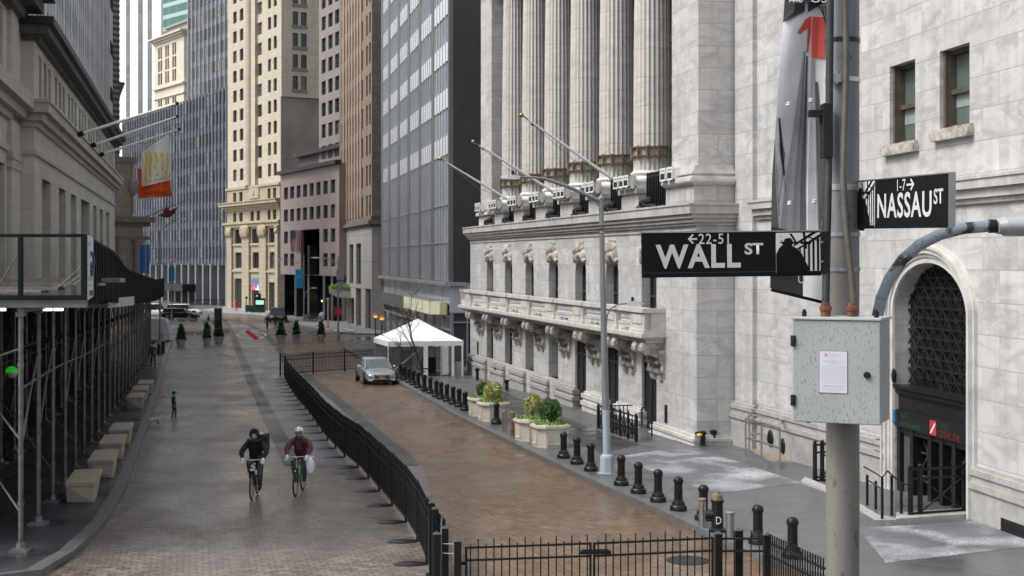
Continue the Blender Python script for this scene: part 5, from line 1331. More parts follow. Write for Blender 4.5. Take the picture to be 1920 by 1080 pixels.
# ================================================================== BOLLARDS
def bollards():
    pr=None
    prof=[(.215,0),(.215,.09),(.205,.12),(.165,.15),(.16,.2),(.15,.225),(.118,.245),(.108,.3),(.105,.68),(.112,.69),(.125,.71),(.128,.75),(.12,.79),(.095,.83),(.05,.855),(.005,.86)]
    L1=[(1057,862,'beside the front cream planter'),(1082,873,'between two others left of the tall lamp post'),(1108,886,'just left of the tall lamp post'),(1165,913,'just right of the tall lamp post'),(1197,928,'second right of the tall lamp post'),(1234,944,'third right of the tall lamp post'),(1272,960,'fourth right of the tall lamp post'),(1319,978,'behind the grey steel pipe post'),(1421,1022,'behind the middle fence posts, right of the short grey pipe'),(1486,1049,'nearest the foreground street pole'),(931,798,'between the two planter pairs, beside a grey pipe')]
    far=[(872,773),(861,766),(849.5,761),(838,756),(827,751.5),(818,747.5),(807,741),(796,736),(784,730),(775,725),(767,720.5),(758,715.5),(751,711.5)]
    for i,(x,y) in enumerate(far): L1.append((x,y,'%s of the far row, counted from the planters towards the tent'%ORD[i]))
    for x,y,s in L1:
        g=G(x,y-3,SW); lab='black iron bollard '+s
        if pr is None:
            pr=thing('bollard',lab,'bollard',g,0,'black iron bollards along the kerb'); m=MB(); m.lathe(prof[:8],n=24); m.build('base',M.black,pr,35)
            m=MB(); m.lathe([(.10,.26)]+prof[7:],n=24); m.build('post',M.bmetal,pr,35)
        else: dup(pr,g,R.uniform(0,6),lab)
    def pipe(x,y,top,lab,mat,r=.085,capm=None):
        g=G(x,y,SW); h=(y-top)*g.y/F; e=thing('pipe_post',lab,'post',g); m=MB(); m.tube([(0,0,0),(0,0,h-.07)],r,16); m.build('tube',mat,e,40)
        m=MB(); m.lathe([(r*1.05,h-.07),(r*1.1,h-.06),(r*1.1,h-.015),(r*.9,h),(.01,h+.005)],n=16); m.build('cap',capm or mat,e,40)
    rust=plain('rusty_pipe',(.20,.12,.075),.6,.3,var=.4,sc=6)
    pipe(946,809,770,'grey steel pipe post beside the rear bollard',M.steel); pipe(961.5,818,772,'rust brown pipe post against the front planters',rust,.085,M.steel)
    pipe(1317,989,934,'brass capped grey pipe post in front of a bollard',M.steel,.085,M.brass); pipe(1369,1010,959,'short grey pipe post right of the numbered black post',M.steel,.095)
    g=G(1345,997,SW); e=thing('standpipe','black standpipe with a worn brass cap and a white letter D','standpipe',g)
    m=MB(); m.lathe([(.2,0),(.2,.06),(.14,.1),(.135,.3),(.13,.66),(.15,.68),(.15,.74)],n=20); m.build('body',M.black,e,35)
    m=MB(); m.lathe([(.13,.74),(.12,.86),(.06,.88),(.05,.92),(.01,.93)],n=20); m.build('cap',M.brass,e,35)
    m=MB(); m.tube([(-.28,.04,.38),(0,0,.40)],[.11,.12],14); m.build('outlet',M.black,e,35)
    text('D','painted_letter',M.white,e,.12,.17,(-.05,-.142,.2))
    for i,(x,y,h,s) in enumerate(((895,713,.72,'farthest, beside the grey plinth'),(926,716,.62,'middle one, behind the yellow shrub'),(950.5,733,.6,'nearest of three beside the building')) ):
        g=G(x,y,SW); e=thing('wall_standpipe','short black standpipe at the marble wall, '+s,'standpipe',g,0,'short standpipes along the marble wall'); m=MB(); m.lathe([(.12,0),(.1,.03),(.09,h*.75),(.13,h*.78),(.13,h*.95),(.04,h)],n=14); m.build('body',M.black,e,35)
        m=MB(); m.tube([(0,-.02,h*.8),(-.14,-.08,h*.82)],.05,10); m.build('outlet',M.black,e,35)
    for x,y,s,yl in ((1318,836,'black standpipe with a yellow cap at the marble corner pier',True),(1338,834,'plain black standpipe right of the yellow capped one',False)):
        g=G(x,y,SW); e=thing('wall_standpipe',s,'standpipe',g); m=MB(); m.lathe([(.14,0),(.09,.04),(.085,.38),(.13,.42),(.13,.5),(.05,.53)],n=16); m.build('body',M.black,e,35)
        if yl:
            m=MB(); m.tube([(-.26,-.05,.42),(.0,0,.44)],.085,12); m.build('outlet',M.black,e,35)
            m=MB(); m.lathe([(.1,-.03),(.1,.03),(.02,.05)],(-.14,-.13,.4),12); m.build('cap',plain('yellow_cap_paint',(.75,.55,.04),.5),e,35)
bollards()
# ================================================================== PLANTERS AND SHRUBS
def leaves(m,c,rad,n,s,fill=.55,rr=R,flat=.0):
    for _ in range(n):
        while True:
            v=Vector((rr.uniform(-1,1),rr.uniform(-1,1),rr.uniform(-1,1)))
            if .01<v.length<=1: break
        l=v.length; v=v/l*(fill+(1-fill)*l**.6)*(1+.16*math.sin(v.x*7+c[0]*3)*math.sin(v.z*6+c[1]))
        p=Vector(c)+Vector((v.x*rad[0],v.y*rad[1],v.z*rad[2]))
        a=Vector((rr.gauss(0,1),rr.gauss(0,1),rr.gauss(0,1))).normalized(); a=(a+v*.7).normalized(); u=a.orthogonal().normalized(); w=a.cross(u)
        t=rr.uniform(0,6.3); u,w=u*math.cos(t)+w*math.sin(t),w*math.cos(t)-u*math.sin(t); k=s*rr.uniform(.6,1.3)
        m.add([p-u*k,p+w*k*.55,p+u*k,p-w*k*.55],[(0,1,2,3)])
def planters():
    cream=plain('cream_planter',(.56,.515,.43),.6,var=.12,sc=3,bump=.1)
    def oct(w,c): h=w/2; return [(-h+c,-h),(h-c,-h),(h,-h+c),(h,h-c),(h-c,h),(-h+c,h),(-h,h-c),(-h,-h+c)]
    pr=None
    data=[(1031,840,'g','cream planter with a round dark green shrub, nearest of the four'),(998,828,'y','cream planter with a pale yellow shrub, behind the green one'),(924,791,'Y','cream planter with a big yellow shrub, in front of the rear pair'),(905,781,'d','cream planter with a dark green shrub, farthest of the four')]
    for x,y,k,lab in data:
        g=G(x,y,SW); g.y+=.55; g.x+=.02
        if pr is None:
            pr=thing('planter',lab,'planter',g,.28,'cream planters on the pavement')
            m=MB(); a=oct(1.08,.24); b=oct(1.16,.25); n=8
            m.add([(p[0],p[1],.0) for p in a]+[(p[0],p[1],.66) for p in b],[tuple(range(7,-1,-1))]+[(i,(i+1)%8,8+(i+1)%8,8+i) for i in range(8)]); m.build('tub',cream,pr,None)
            m=MB(); m.prismz(oct(1.2,.26),.62,.67); m.prismz(oct(1.28,.27),.67,.74); m.prismz(oct(1.2,.25),.74,.77); m.prismz(oct(1.13,.25),0,.05); m.build('rim',cream,pr)
            for t in range(4):
                m=MB()
                c,s=math.cos(t*PI/2),math.sin(t*PI/2); y0=-.577
                for x0,x1,z0,z1 in ((-.28,.28,.1,.125),(-.28,.28,.555,.58),(-.28,-.255,.125,.555),(.255,.28,.125,.555)):
                    vs=[(xx,yy,zz) for zz in (z0,z1) for yy in (y0-.012,y0+.05) for xx in (x0,x1)]
                    m.add([(xx*c-yy*s,xx*s+yy*c,zz) for xx,yy,zz in vs],[(0,2,3,1),(4,5,7,6),(0,1,5,4),(2,6,7,3),(0,4,6,2),(1,3,7,5)])
                m.build('panel_moulding',cream,pr)
            m=MB(); m.prismz(oct(1.1,.22),.7,.755); m.build('soil',M.soil,pr)
        else: dup(pr,g,.28+R.uniform(-.05,.05),lab)
        T=thing('shrub',{'g':'dense round dark green shrub in the nearest planter','y':'small airy pale yellow shrub on a bare stem','Y':'large bushy yellow variegated shrub in the rear pair','d':'round dark green shrub half hidden behind the big yellow one'}[k],'shrub',g+Vector((0,0,.75)))
        r,zc={'g':(.40,.52),'y':(.36,.55),'Y':(.42,.42),'d':(.31,.36)}[k]
        m=MB(); mat=M.leafg if k in 'gd' else M.leafy
        if k in 'gd': leaves(m,(0,0,zc),(r,r,r*.98),2100,.036,.72)
        else:
            leaves(m,(0,0,zc),(r*.85,r*.85,r*.95),750,.042,.3)
            for _ in range(16):
                v=Vector((R.gauss(0,1),R.gauss(0,1),R.gauss(0,1))).normalized()*r*.75; leaves(m,(v.x,v.y,zc+v.z),(r*.36,r*.36,r*.36),85,.042,.2)
        m.build('crown',mat,T)
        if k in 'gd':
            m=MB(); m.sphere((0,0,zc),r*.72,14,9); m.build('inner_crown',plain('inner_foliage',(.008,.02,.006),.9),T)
        m=MB(); m.tube([(0,0,0),(.02,0,zc*.5),(0,0,zc)],[.035,.028,.02],8)
        for _ in range(7): v=Vector((R.gauss(0,1),R.gauss(0,1),abs(R.gauss(0,1)))).normalized()*r*.8; m.tube([(0,0,zc*.35),(v.x,v.y,zc*.6+v.z*.5)],[.014,.007],5)
        m.build('stem',M.bark,T)
        # low plants round the edge
        U=thing('bedding_plants','low bright green bedding plants round the '+{'g':'dark green shrub of the nearest planter','y':'stem of the small pale yellow shrub','Y':'big yellow shrub','d':'farthest dark green shrub'}[k],'plants',g+Vector((0,0,.75)))
        m=MB()
        for t in range(15):
            a=2*PI*t/15+R.uniform(-.3,.3); rr_=R.uniform(.36,.5); leaves(m,(rr_*math.cos(a),rr_*math.sin(a),.05),(.13,.13,.1),38,.045,.1)
        m.build('leaves',M.leafl,U)
planters()
# ================================================================== RAILINGS
def railings():
    # decorative stair railing behind the tall lamp post
    a=G(1122,806,SW); b=G(1193,829,SW); d=Vector((b.x-a.x,b.y-a.y)); L=d.length; H=.92
    e=thing('stair_railing','black ornamental iron railing round a basement stair, behind the tall lamp post','railing',a,math.atan2(d.y,d.x)); dz=b.z-a.z
    zz=lambda x:dz*x/L
    n=5
    for k in range(n+1):
        x=L*k/n; m=MB(); w=.05 if k in (0,n) else .035; m.box(x-w,x+w,-w,w,zz(x),zz(x)+H+.04); m.sphere((x,0,zz(x)+H+.07),.05,8,6); m.build('post',M.black,e)
    for z in (.1,.75,H): m=MB(); m.bar((0,0,zz(0)+z),(L,0,zz(L)+z),.04); m.build('rail',M.black,e)
    m=MB()
    for k in range(n):
        x0,x1=L*k/n+.05,L*(k+1)/n-.05; xm=(x0+x1)/2
        for s in (.3,.7):
            x=x0+(x1-x0)*s; m.bar((x-.12,0,zz(x)+.12),(x+.12,0,zz(x)+.74),.028); m.bar((x+.12,0,zz(x)+.12),(x-.12,0,zz(x)+.74),.028); m.torus((x,0,zz(x)+.43),.1,.016,'y',14,6)
        m.bar((xm,0,zz(xm)+.1),(xm,0,zz(xm)+.9),.025)
    m.build('scrollwork',M.black,e,40)
    m=MB(); m.bar((.0,0,H),(0,1.4,H),.04); m.bar((.0,0,.1),(0,1.4,.1),.04)
    for k in range(8): m.bar((0,.17*k,0),(0,.17*k,H),.03)
    m.build('side_panel',M.black,e)
    m=MB(); x=L*.62; m.bar((x,1.2,0),(x,1.2,1.3),.05); m.bar((x-1.1,1.2,.95),(x,1.2,1.3),.05); m.bar((x-1.1,1.2,.3),(x-1.1,1.2,.95),.05); m.build('handrail',M.black,e)
    m=MB(); m.box(0,L,-.12,.12,-.02,.06); m.build('kerb_stone',M.kerb,e)
    # stainless steel handrails
    pts=[G(1398,856,SW),G(1428,865,SW),G(1462,878,SW)]; bk=[G(1405,848,SW),G(1436,846,SW),G(1466,848,SW)]
    e=thing('steel_handrail','two level stainless steel handrail on the pavement by the marble wall','handrail',pts[0])
    o=pts[0]; H=1.24
    for p in pts+bk[::2]: m=MB(); q=p-o; m.tube([q,q+Vector((0,0,H))],.03,10); m.lathe([(.07,0),(.07,.015),(.03,.02)],q,12); m.build('post',M.steel,e,40)
    for h in (H,.62):
        m=MB(); m.tube([p-o+Vector((0,0,h)) for p in pts],.03,10); m.build('rail',M.steel,e,40)
        m=MB(); m.tube([bk[0]-o+Vector((0,0,h)),bk[2]-o+Vector((0,0,h))],.03,10); m.build('rail',M.steel,e,40)
    m=MB(); m.tube([pts[2]-o+Vector((0,0,H)),bk[2]-o+Vector((0,0,H))],.03,10); m.tube([pts[0]-o+Vector((0,0,H)),bk[0]-o+Vector((0,0,H))],.03,10); m.build('end_rail',M.steel,e,40)
    # black rails at the arched door
    def rail(A,B,h,lab,diag=True,name='iron_railing',dbl=True,lift=0.0):
        a=G(A[0],A[1],SW+lift); b=G(B[0],B[1],SW+lift); d=Vector((b.x-a.x,b.y-a.y)); L=d.length; e=thing(name,lab,'railing',a,math.atan2(d.y,d.x))
        for x in ((0,.28,L-.28,L) if dbl else (0,L)):
            m=MB(); m.box(x-.045,x+.045,-.045,.045,0,h+.05); m.sphere((x,0,h+.09),.055,8,6); m.box(x-.08,x+.08,-.08,.08,0,.05); m.build('post',M.black,e)
        for z in (.12,h-.22,h): m=MB(); m.box(0,L,-.022,.022,z-.025,z+.025); m.build('rail',M.black,e)
        if diag:
            m=MB(); k=max(1,int(L/1.0)); x0=.3; w=(L-.6)/k
            for i in range(k):
                u,v=x0+w*i,x0+w*(i+1); m.bar((u,0,.14),(v,0,h-.24),.03); m.bar((v,0,.14),(u,0,h-.24),.03); m.bar((u,0,.14),(u,0,h),.03)
            m.build('cross_bars',M.black,e)
        return e
    rail((1707,972),(1826,964),1.18,'black iron gate railing with crossed bars in front of the arched door')
    rail((1528,903),(1632,893),1.05,'black iron railing with crossed bars behind the street pole')
    # step rails
    a=G(1654,973,SW); e=thing('step_handrail','short black handrails stepping down beside the arched door','handrail',a)
    def W2(px,py,lift=0): return G(px,py,SW+lift)-a
    for i,(px,py,h) in enumerate(((1654,973,1.0),(1672,966,.98),(1690,970,.86),(1626,947,.78),(1642,955,.72))):
        q=W2(px,py); m=MB(); m.box(q.x-.03,q.x+.03,q.y-.03,q.y+.03,q.z,q.z+h); m.build('post',M.black,e)
    up=lambda px,py,h:W2(px,py)+Vector((0,0,h))
    m=MB(); m.tube([up(1620,944,.95),up(1645,956,.9),up(1654,973,1.0),up(1664,962,1.05),up(1690,970,.83),up(1702,972,.83)],.022,8); m.build('rail',M.black,e,40)
    m=MB(); m.tube([up(1626,947,.66),up(1654,973,.72)],.02,8); m.build('lower_rail',M.black,e,40)
    # pale stone kerbs/landings
    def slab(pts,h,lab,mat=M.gran):
        g=[G(x,y,SW) for x,y in pts]; z=min(p.z for p in g); e=MB(); c=g[0]; e.prismz([(p.x-c.x,p.y-c.y) for p in g],-.05,h)
        o=e.build('stone_step',mat,None,None,(c.x,c.y,z)); tag(o,lab,'step')
    slab([(1680,979),(1846,968),(1842,958),(1680,968)],.1,'long pale stone step under the arched doorway')
    slab([(1502,906),(1560,928),(1640,975),(1690,981),(1690,972),(1648,966),(1566,920),(1510,900)],.09,'pale stone edging along the sunken steps behind the street pole')
    slab([(1470,878),(1600,875),(1580,850),(1400,842)],.05,'tan stone landing by the marble wall behind the steel handrail',plain('tan_landing_stone',(.25,.20,.155),.6,var=.2))
railings()
# ================================================================== LAMP POSTS
headm=plain('lamp_head_grey',(.50,.52,.54),.4,.2,var=.08); lpm=plain('lamp_post_grey',(.27,.285,.30),.45,.3,var=.15,sc=2)
def lamp_head(e,q,dr,L=.62,w=.2):
    m=MB(); d=dr.normalized(); s=Vector((-d.y,d.x,0))
    def ring(t,ww,h): c=q+d*t; return [c-s*ww-Vector((0,0,h*.5)),c+s*ww-Vector((0,0,h*.5)),c+s*ww*.7+Vector((0,0,h*.5)),c-s*ww*.7+Vector((0,0,h*.5))]
    r=[ring(0,w*.35,.09),ring(L*.3,w*.5,.13),ring(L*.7,w*.55,.11),ring(L,w*.3,.04)]
    for a,b in zip(r,r[1:]): m.add(a+b,[(0,1,5,4),(1,2,6,5),(2,3,7,6),(3,0,4,7)])
    m.add(r[0],[(3,2,1,0)]); m.add(r[-1],[(0,1,2,3)]); m.build('lamp_head',headm,e,50)
    m=MB(); c=q+d*L*.35+Vector((0,0,.07)); m.tube([c,c+Vector((0,0,.12))],.045,8); m.build('photocell',M.black,e,40)
def main_lamp():
    g=G(1138,889,SW); Y=g.y; e=thing('street_lamp','tall grey lamp post with pale blue foot and two arms before the marble building','street lamp',g)
    zt=CZ-(374-HY)*Y/F-g.z; lean=(1127-1138)*Y/F
    t=NT('two_tone_lamp_paint'); v=t.obj(); hz=t.n('SeparateXYZ',{0:v}).outputs[2]
    k=t.math('LESS_THAN',hz,CZ-(768-HY)*Y/F-g.z); c=t.mix(k,(.20,.205,.21),(.36,.43,.47)); st=t.ramp(t.noise(t.scale(v,(8,8,.6)),1.0,5.0),.5,.75); c=t.mix(t.math('MULTIPLY',st,.5),c,(.1,.1,.1))
    t.P(Base_Color=c,Roughness=.42); mt=t.m
    m=MB(); m.tube([(0,0,.5),(lean*.4,0,zt*.4),(lean,0,zt)],[.115,.1,.07],20); m.build('shaft',mt,e,40)
    m=MB(); m.lathe([(.255,0),(.255,.05),(.235,.06),(.215,.5),(.2,.56),(.13,.6)],n=8,ph=PI/8); m.build('foot',mt,e)
    m=MB(); m.box(-.29,.29,-.29,.29,-.02,.03); m.build('foot_plate',plain('rusty_plate',(.22,.17,.14),.8),e)
    def bd(py,mat,h=.03):
        z=CZ-(py-HY)*Y/F-g.z; m=MB(); x=lean*z/zt; m.lathe([(.083,-h),(.086,0),(.083,h)],(x,0,z),20); m.build('band',mat,e,40)
    bd(424,plain('dark_red_band',(.16,.04,.035),.6)); bd(430,M.black,.02); bd(612,M.galv,.03); bd(650,M.galv,.015); bd(694,M.galv,.015); bd(436,M.galv,.03)
    o=Vector((-.974,-.2265,0)); top=Vector((lean,0,zt)); z_=lambda py:CZ-(py-HY)*(Y-.4)/F-g.z
    pts=[top+Vector((0,0,-.06)),top+o*1.0+Vector((0,0,z_(350)-zt)),top+o*1.72+Vector((0,0,z_(335.5)-zt)),top+o*2.05+Vector((0,0,z_(333)-zt)),top+o*2.5+Vector((0,0,z_(332)-zt))]
    m=MB(); m.tube(pts,[.06,.055,.045,.035,.03],12); m.build('arm',mt,e,50); lamp_head(e,pts[-1]+Vector((0,0,-.02)),o,.58)
    m=MB(); m.tube([top+Vector((0,0,-.25)),top+o*.35+Vector((0,0,.1))],.02,8); m.sphere(top+Vector((0,0,.02)),.09,10,6); m.build('arm_brace',mt,e,40)
    zl=CZ-(612-HY)*Y/F-g.z; o2=Vector((.974,.2265,0)); b=Vector((lean*zl/zt,0,zl)); zz=lambda py:CZ-(py-HY)*(Y+.2)/F-g.z-zl
    pts=[b+o2*.08,b+o2*.1+Vector((0,0,zz(592))),b+o2*.22+Vector((0,0,zz(578))),b+o2*.42+Vector((0,0,zz(571))),b+o2*.72+Vector((0,0,zz(569)))]
    m=MB(); m.tube(pts,.022,10); m.build('small_arm',mt,e,50); lamp_head(e,pts[-1],o2,.52,.17)
main_lamp()
def far_lamp(px,py,top,arms,lab,banner=None,lift=SW,r=.09):
    g=G(px,py,lift); Y=g.y; e=thing('street_lamp',lab,'street lamp',g); zt=CZ-(top-HY)*Y/F-g.z
    m=MB(); m.tube([(0,0,0),(0,0,zt)],[r,r*.7],10); m.lathe([(r*2,0),(r*2,.7),(r*1.2,.85)],n=8); m.build('shaft',lpm,e,40)
    for x0,y0_,x1,y1 in arms:
        a=P(x0,y0_,Y)-g; a.x=0 if abs(x0-px)<6 else a.x; b=P(x1,y1,Y)-g; s=1 if b.x>a.x else -1
        mid=(a+b)/2+Vector((0,0,abs(b.x-a.x)*.08)); m=MB(); m.tube([a,mid,b],.045,8); m.build('arm',lpm,e,40); lamp_head(e,b,Vector((s,0,0)),.75,.26)
    return e,g,Y
def banner_on(e,g,Y,x0,x1,y0_,y1,mat,name='banner',lab=None):
    a=P(x0,y1,Y-.02)-g; b=P(x1,y0_,Y-.02)-g; t=thing('lamp_banner',lab,'banner',g+a)
    m=MB(); n=8; w,h=b.x-a.x,b.z-a.z
    for i in range(n):
        u0,u1=w*i/n,w*(i+1)/n; f=lambda u:-.05*math.sin(u/w*5); m.quad((u0,f(u0),0),(u1,f(u1),0),(u1,f(u1),h),(u0,f(u0),h))
    m.build('cloth',mat,t,80); m=MB(); m.tube([(-.05,.04,h+.02),(w+.05,.04,h+.02)],.02,6); m.tube([(-.05,.04,-.02),(w+.05,.04,-.02)],.02,6); m.build('rod',M.bmetal,t)
    return t,w,h
blue=plain('sky_blue_banner',(.02,.27,.52),.55,var=.15,sc=1); blue2=plain('royal_blue_banner',(.035,.12,.38),.55,var=.2,sc=1)
def far_lamps():
    e,g,Y=far_lamp(570,601,478,[(570,497,532,487)],'street lamp with a sky blue banner in front of the pink building')
    m=MB(); a=P(571,560,Y)-g
    pts=[P(571,560,Y)-g,P(573,548,Y)-g,P(578,542,Y)-g,P(584,540,Y)-g]; m.tube(pts,.04,8); m.build('small_arm',lpm,e,40); lamp_head(e,pts[-1],Vector((1,0,0)),.7,.2)
    t,w,h=banner_on(e,g,Y,554,568,506,540,blue,lab='sky blue banner on the lamp in front of the pink building')
    m=MB(); m.tube([(w*.2,-.06,h*.55),(w*.5,-.08,h*.7),(w*.8,-.06,h*.6)],.05,6); m.build('emblem',plain('pale_blue_ink',(.35,.6,.75),.5),t)
    e,g,Y=far_lamp(634,640,480,[(634,494,598,483)],'street lamp at the corner of the brown tower with a red sign')
    m=MB(); p=P(634,581,Y)-g; m.box(p.x-.35,p.x+.35,-.1,-.06,p.z-.5,p.z+.25); m.build('red_sign',M.red,e)
    m=MB(); p=P(637,517,Y)-g; m.box(p.x-.3,p.x+.4,-.12,.12,p.z-.5,p.z+.6); m.build('signal_box',M.galv,e)
    m=MB(); p=P(637,535,Y)-g; m.box(p.x-.25,p.x+.3,-.12,.12,p.z-.6,p.z+.5); m.build('signal_box',M.galv,e)
    e,g,Y=far_lamp(300,660,432,[(300,432,334,410)],'street lamp beyond the sidewalk shed with one long arm to the right',r=.08)
    e2,g2,Y2=far_lamp(322,600,488,[(322,492,352,484),(322,492,296,497)],'street lamp with two arms beside a sky blue banner at the far left')
    banner_on(e2,g2,Y2,316,327.5,502,526,blue,lab='sky blue banner on the two armed lamp at the far left')
    e3,g3,Y3=far_lamp(273,645,455,[],'bare lamp post carrying a royal blue banner beyond the shed')
    banner_on(e3,g3,Y3,262,280,460,511,blue2,lab='royal blue banner beyond the end of the sidewalk shed')
    t=None
    # globe lamps at the subway stairs
    for i,(px,py,top,s) in enumerate(((704,640,592,'leftmost of four'),(716,645,596,'second from the left'),(762,640,590,'behind the tent peak, left one'),(777,642,595,'behind the tent peak, right one'))):
        g=G(px,py,SW); e=thing('globe_lamp','lamp post with a glowing red and yellow globe '+s,'globe lamp',g,0,'subway globe lamps'); h=(py-top)*g.y/F
        m=MB(); m.tube([(0,0,0),(0,0,h-.2)],.055,8); m.lathe([(.12,0),(.1,.3),(.06,.4)],n=10); m.build('post',plain('dark_green_paint',(.012,.04,.03),.4),e,40)
        m=MB(); m.sphere((0,0,h),.21,14,8); m.v=[(a,b,min(c,h)) for a,b,c in m.v]; m.build('lower_globe',emis('warm_globe',(.8,.45,.08),.8),e,60)
        m=MB(); m.sphere((0,0,h+.005),.215,14,8); m.v=[(a,b,max(c,h+.005)) for a,b,c in m.v]; m.build('upper_globe',emis('red_globe',(.5,.07,.03),.3),e,60)
    # green subway railing
    a=G(706,652,SW); e=thing('subway_railing','dark green subway stair railing between the globe lamps and the tent','railing',a,0); gm=MATS['dark_green_paint']
    m=MB(); m.box(0,2.6,-.04,.04,.1,.9); m.box(0,.06,0,3,.1,.9); m.build('panel',gm,e); m=MB()
    for x in (0,1.3,2.6): m.box(x-.06,x+.06,-.06,.06,0,1.15)
    m.box(0,2.6,-.05,.05,1.0,1.08); m.build('posts',gm,e); text('Wall St','sign_lettering',M.white,e,1.2,.25,(.9,-.045,.5))
far_lamps()
# ================================================================== SIDEWALK SHED
def lerp_tab(T,Y):
    if Y<=T[0][0]: return T[0][1]
    for (a,u),(b,v) in zip(T,T[1:]):
        if Y<=b: return u+(v-u)*(Y-a)/(b-a)
    return T[-1][1]
def shed():
    Y0=30.85; o=Vector((-9.15,Y0,gz(Y0)+SW))
    e=thing('sidewalk_shed','dark green scaffold shed over the left pavement on many steel posts','scaffold shed',o)
    zd=lambda Y:lerp_tab([(30.8,5.52),(39,5.4),(49,4.98),(86,4.02),(116,3.6)],Y)
    zp=lambda Y:lerp_tab([(30.8,7.0),(32.7,6.94),(42.6,6.68),(49,6.15),(86,5.26),(116,4.95)],Y)
    xe=lambda Y:-2.35-.2208*Y
    xw=lambda Y:-7.3-.2185*Y
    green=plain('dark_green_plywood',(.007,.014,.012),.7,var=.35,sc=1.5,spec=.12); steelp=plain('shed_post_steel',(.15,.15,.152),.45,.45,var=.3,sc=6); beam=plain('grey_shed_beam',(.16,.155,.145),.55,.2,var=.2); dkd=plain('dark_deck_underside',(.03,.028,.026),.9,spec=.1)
    def bld(m,name,mat,par=e,sm=None): shift(m,o); return m.build(name,mat,par,sm)
    ys=[Y0]+[Y0+k*3.3 for k in range(1,26)]
    for i,(a,b) in enumerate(zip(ys,ys[1:])):
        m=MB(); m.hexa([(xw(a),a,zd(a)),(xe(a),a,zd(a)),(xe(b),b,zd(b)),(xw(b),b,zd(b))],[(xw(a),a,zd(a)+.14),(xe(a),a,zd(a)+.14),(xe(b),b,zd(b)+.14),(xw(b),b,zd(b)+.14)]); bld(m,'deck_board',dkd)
        if b<116:
            # parapet: vertical boards
            m=MB(); n=8
            for k in range(n):
                u,v=a+(b-a)*k/n,a+(b-a)*(k+1)/n; q=.0 if k%2 else .03
                m.hexa([(xe(u)-.04,u,zd(u)-.02),(xe(u)+q,u,zd(u)-.02),(xe(v)+q,v,zd(v)-.02),(xe(v)-.04,v,zd(v)-.02)],[(xe(u)-.04,u,zp(u)),(xe(u)+q,u,zp(u)),(xe(v)+q,v,zp(v)),(xe(v)-.04,v,zp(v))])
            bld(m,'parapet_panel',green)
            m=MB(); m.bar((xe(a),a,zp(a)),(xe(b),b,zp(b)),.09,.07); bld(m,'parapet_rail',green)
    X0=xe(Y0); XL=-14.6
    # open frame of the near end
    m=MB(); m.box(XL,X0+.04,Y0-.06,Y0+.02,6.97,7.04); bld(m,'end_rail',green)
    m=MB(); m.box(XL,X0+.04,Y0-.08,Y0+.04,5.60,5.72); bld(m,'end_rail',green)
    m=MB(); m.box(XL,X0+.05,Y0-.05,Y0+.09,5.485,5.60); m.box(XL,X0+.05,Y0-.1,Y0+.14,5.60,5.612); m.box(XL,X0+.05,Y0-.1,Y0+.14,5.47,5.485); bld(m,'end_beam',beam)
    for px in (39,157,-110):
        x=(px-CX)*Y0/F; m=MB(); m.box(x-.045,x+.045,Y0-.055,Y0+.035,5.72,6.97); bld(m,'end_post',green)
    dp=lambda px,py,Y:P(px,py,Y)
    for a,b,Y,r in (((0,533),(36,472),31.4,.016),((108,540),(155,498),31.6,.014),((120,540),(155,512),31.9,.014),((138,535),(158,520),32.1,.014)):
        m=MB(); m.tube([dp(*a,Y),dp(*b,Y)],r,6); bld(m,'brace_rod',steelp)
    for k,(x0,x1,Y,z,h) in enumerate(((-13.5,-11.0,32.6,5.72,.06),(-13.8,-10.6,33.6,5.78,.07),(-13.4,-9.9,34.6,5.86,.06),(-14,-9.8,36,5.92,.1),(-12.5,-10.4,31.8,5.76,.05))):
        m=MB(); m.box(x0,x1,Y,Y+.5,z,z+h); bld(m,'deck_plank',M.wood)
    # poster on the corner
    A,B=Y0+.12,Y0+1.75
    m=MB(); m.hexa([(xe(A)+.05,A,5.62),(xe(A)+.07,A,5.62),(xe(B)+.07,B,5.66),(xe(B)+.05,B,5.66)],[(xe(A)+.05,A,7.02),(xe(A)+.07,A,7.02),(xe(B)+.07,B,6.98),(xe(B)+.05,B,6.98)]); ps=bld(m,'poster',plain('poster_grey_white',(.62,.64,.68),.5,var=.06))
    ang=math.atan2(B-A,xe(B)-xe(A)); 
    def ptx(s,w,h,u,z,mt): text(s,'poster_text',mt,ps,w,h,(xe(A)+.075+(xe(B)-xe(A))*u-o.x,A+(B-A)*u-o.y,z-o.z),(0,0,ang))
    ink=plain('poster_blue_ink',(.05,.08,.17),.6)
    ptx('EXCHANGE',.75,.09,.05,6.78,ink); ptx('WE ARE OPEN',1.2,.12,.08,6.02,ink); ptx('during work',1.0,.09,.12,5.88,ink)
    m=MB(); 
    for zc,rr in ((6.45,.2),(6.28,.13)): m.torus((xe(A)+.085-.16,A+.72,zc),rr,.035,'x',18,5)
    bld(m,'poster_emblem',ink,ps)
    m=MB(); m.hexa([(xe(A)+.074-.08,A+.4,5.70),(xe(A)+.08-.08,A+.4,5.70),(xe(A)+.08-.22,A+1.2,5.70),(xe(A)+.074-.22,A+1.2,5.7)],[(xe(A)+.074-.08,A+.4,5.82),(xe(A)+.08-.08,A+.4,5.82),(xe(A)+.08-.22,A+1.2,5.82),(xe(A)+.074-.22,A+1.2,5.82)]); bld(m,'poster_block',ink,ps)
    # white sign plate under the parapet further on
    m=MB(); m.box(xe(45)+.05,xe(45)+.09,43.5,46.5,5.02,5.3); bld(m,'sign_plate',plain('grey_sign_plate',(.4,.42,.43),.4))
    # posts
    post=None; src={}
    rowx=[lambda Y:-3.85-.2165*Y, lambda Y:-6.2-.2185*Y]
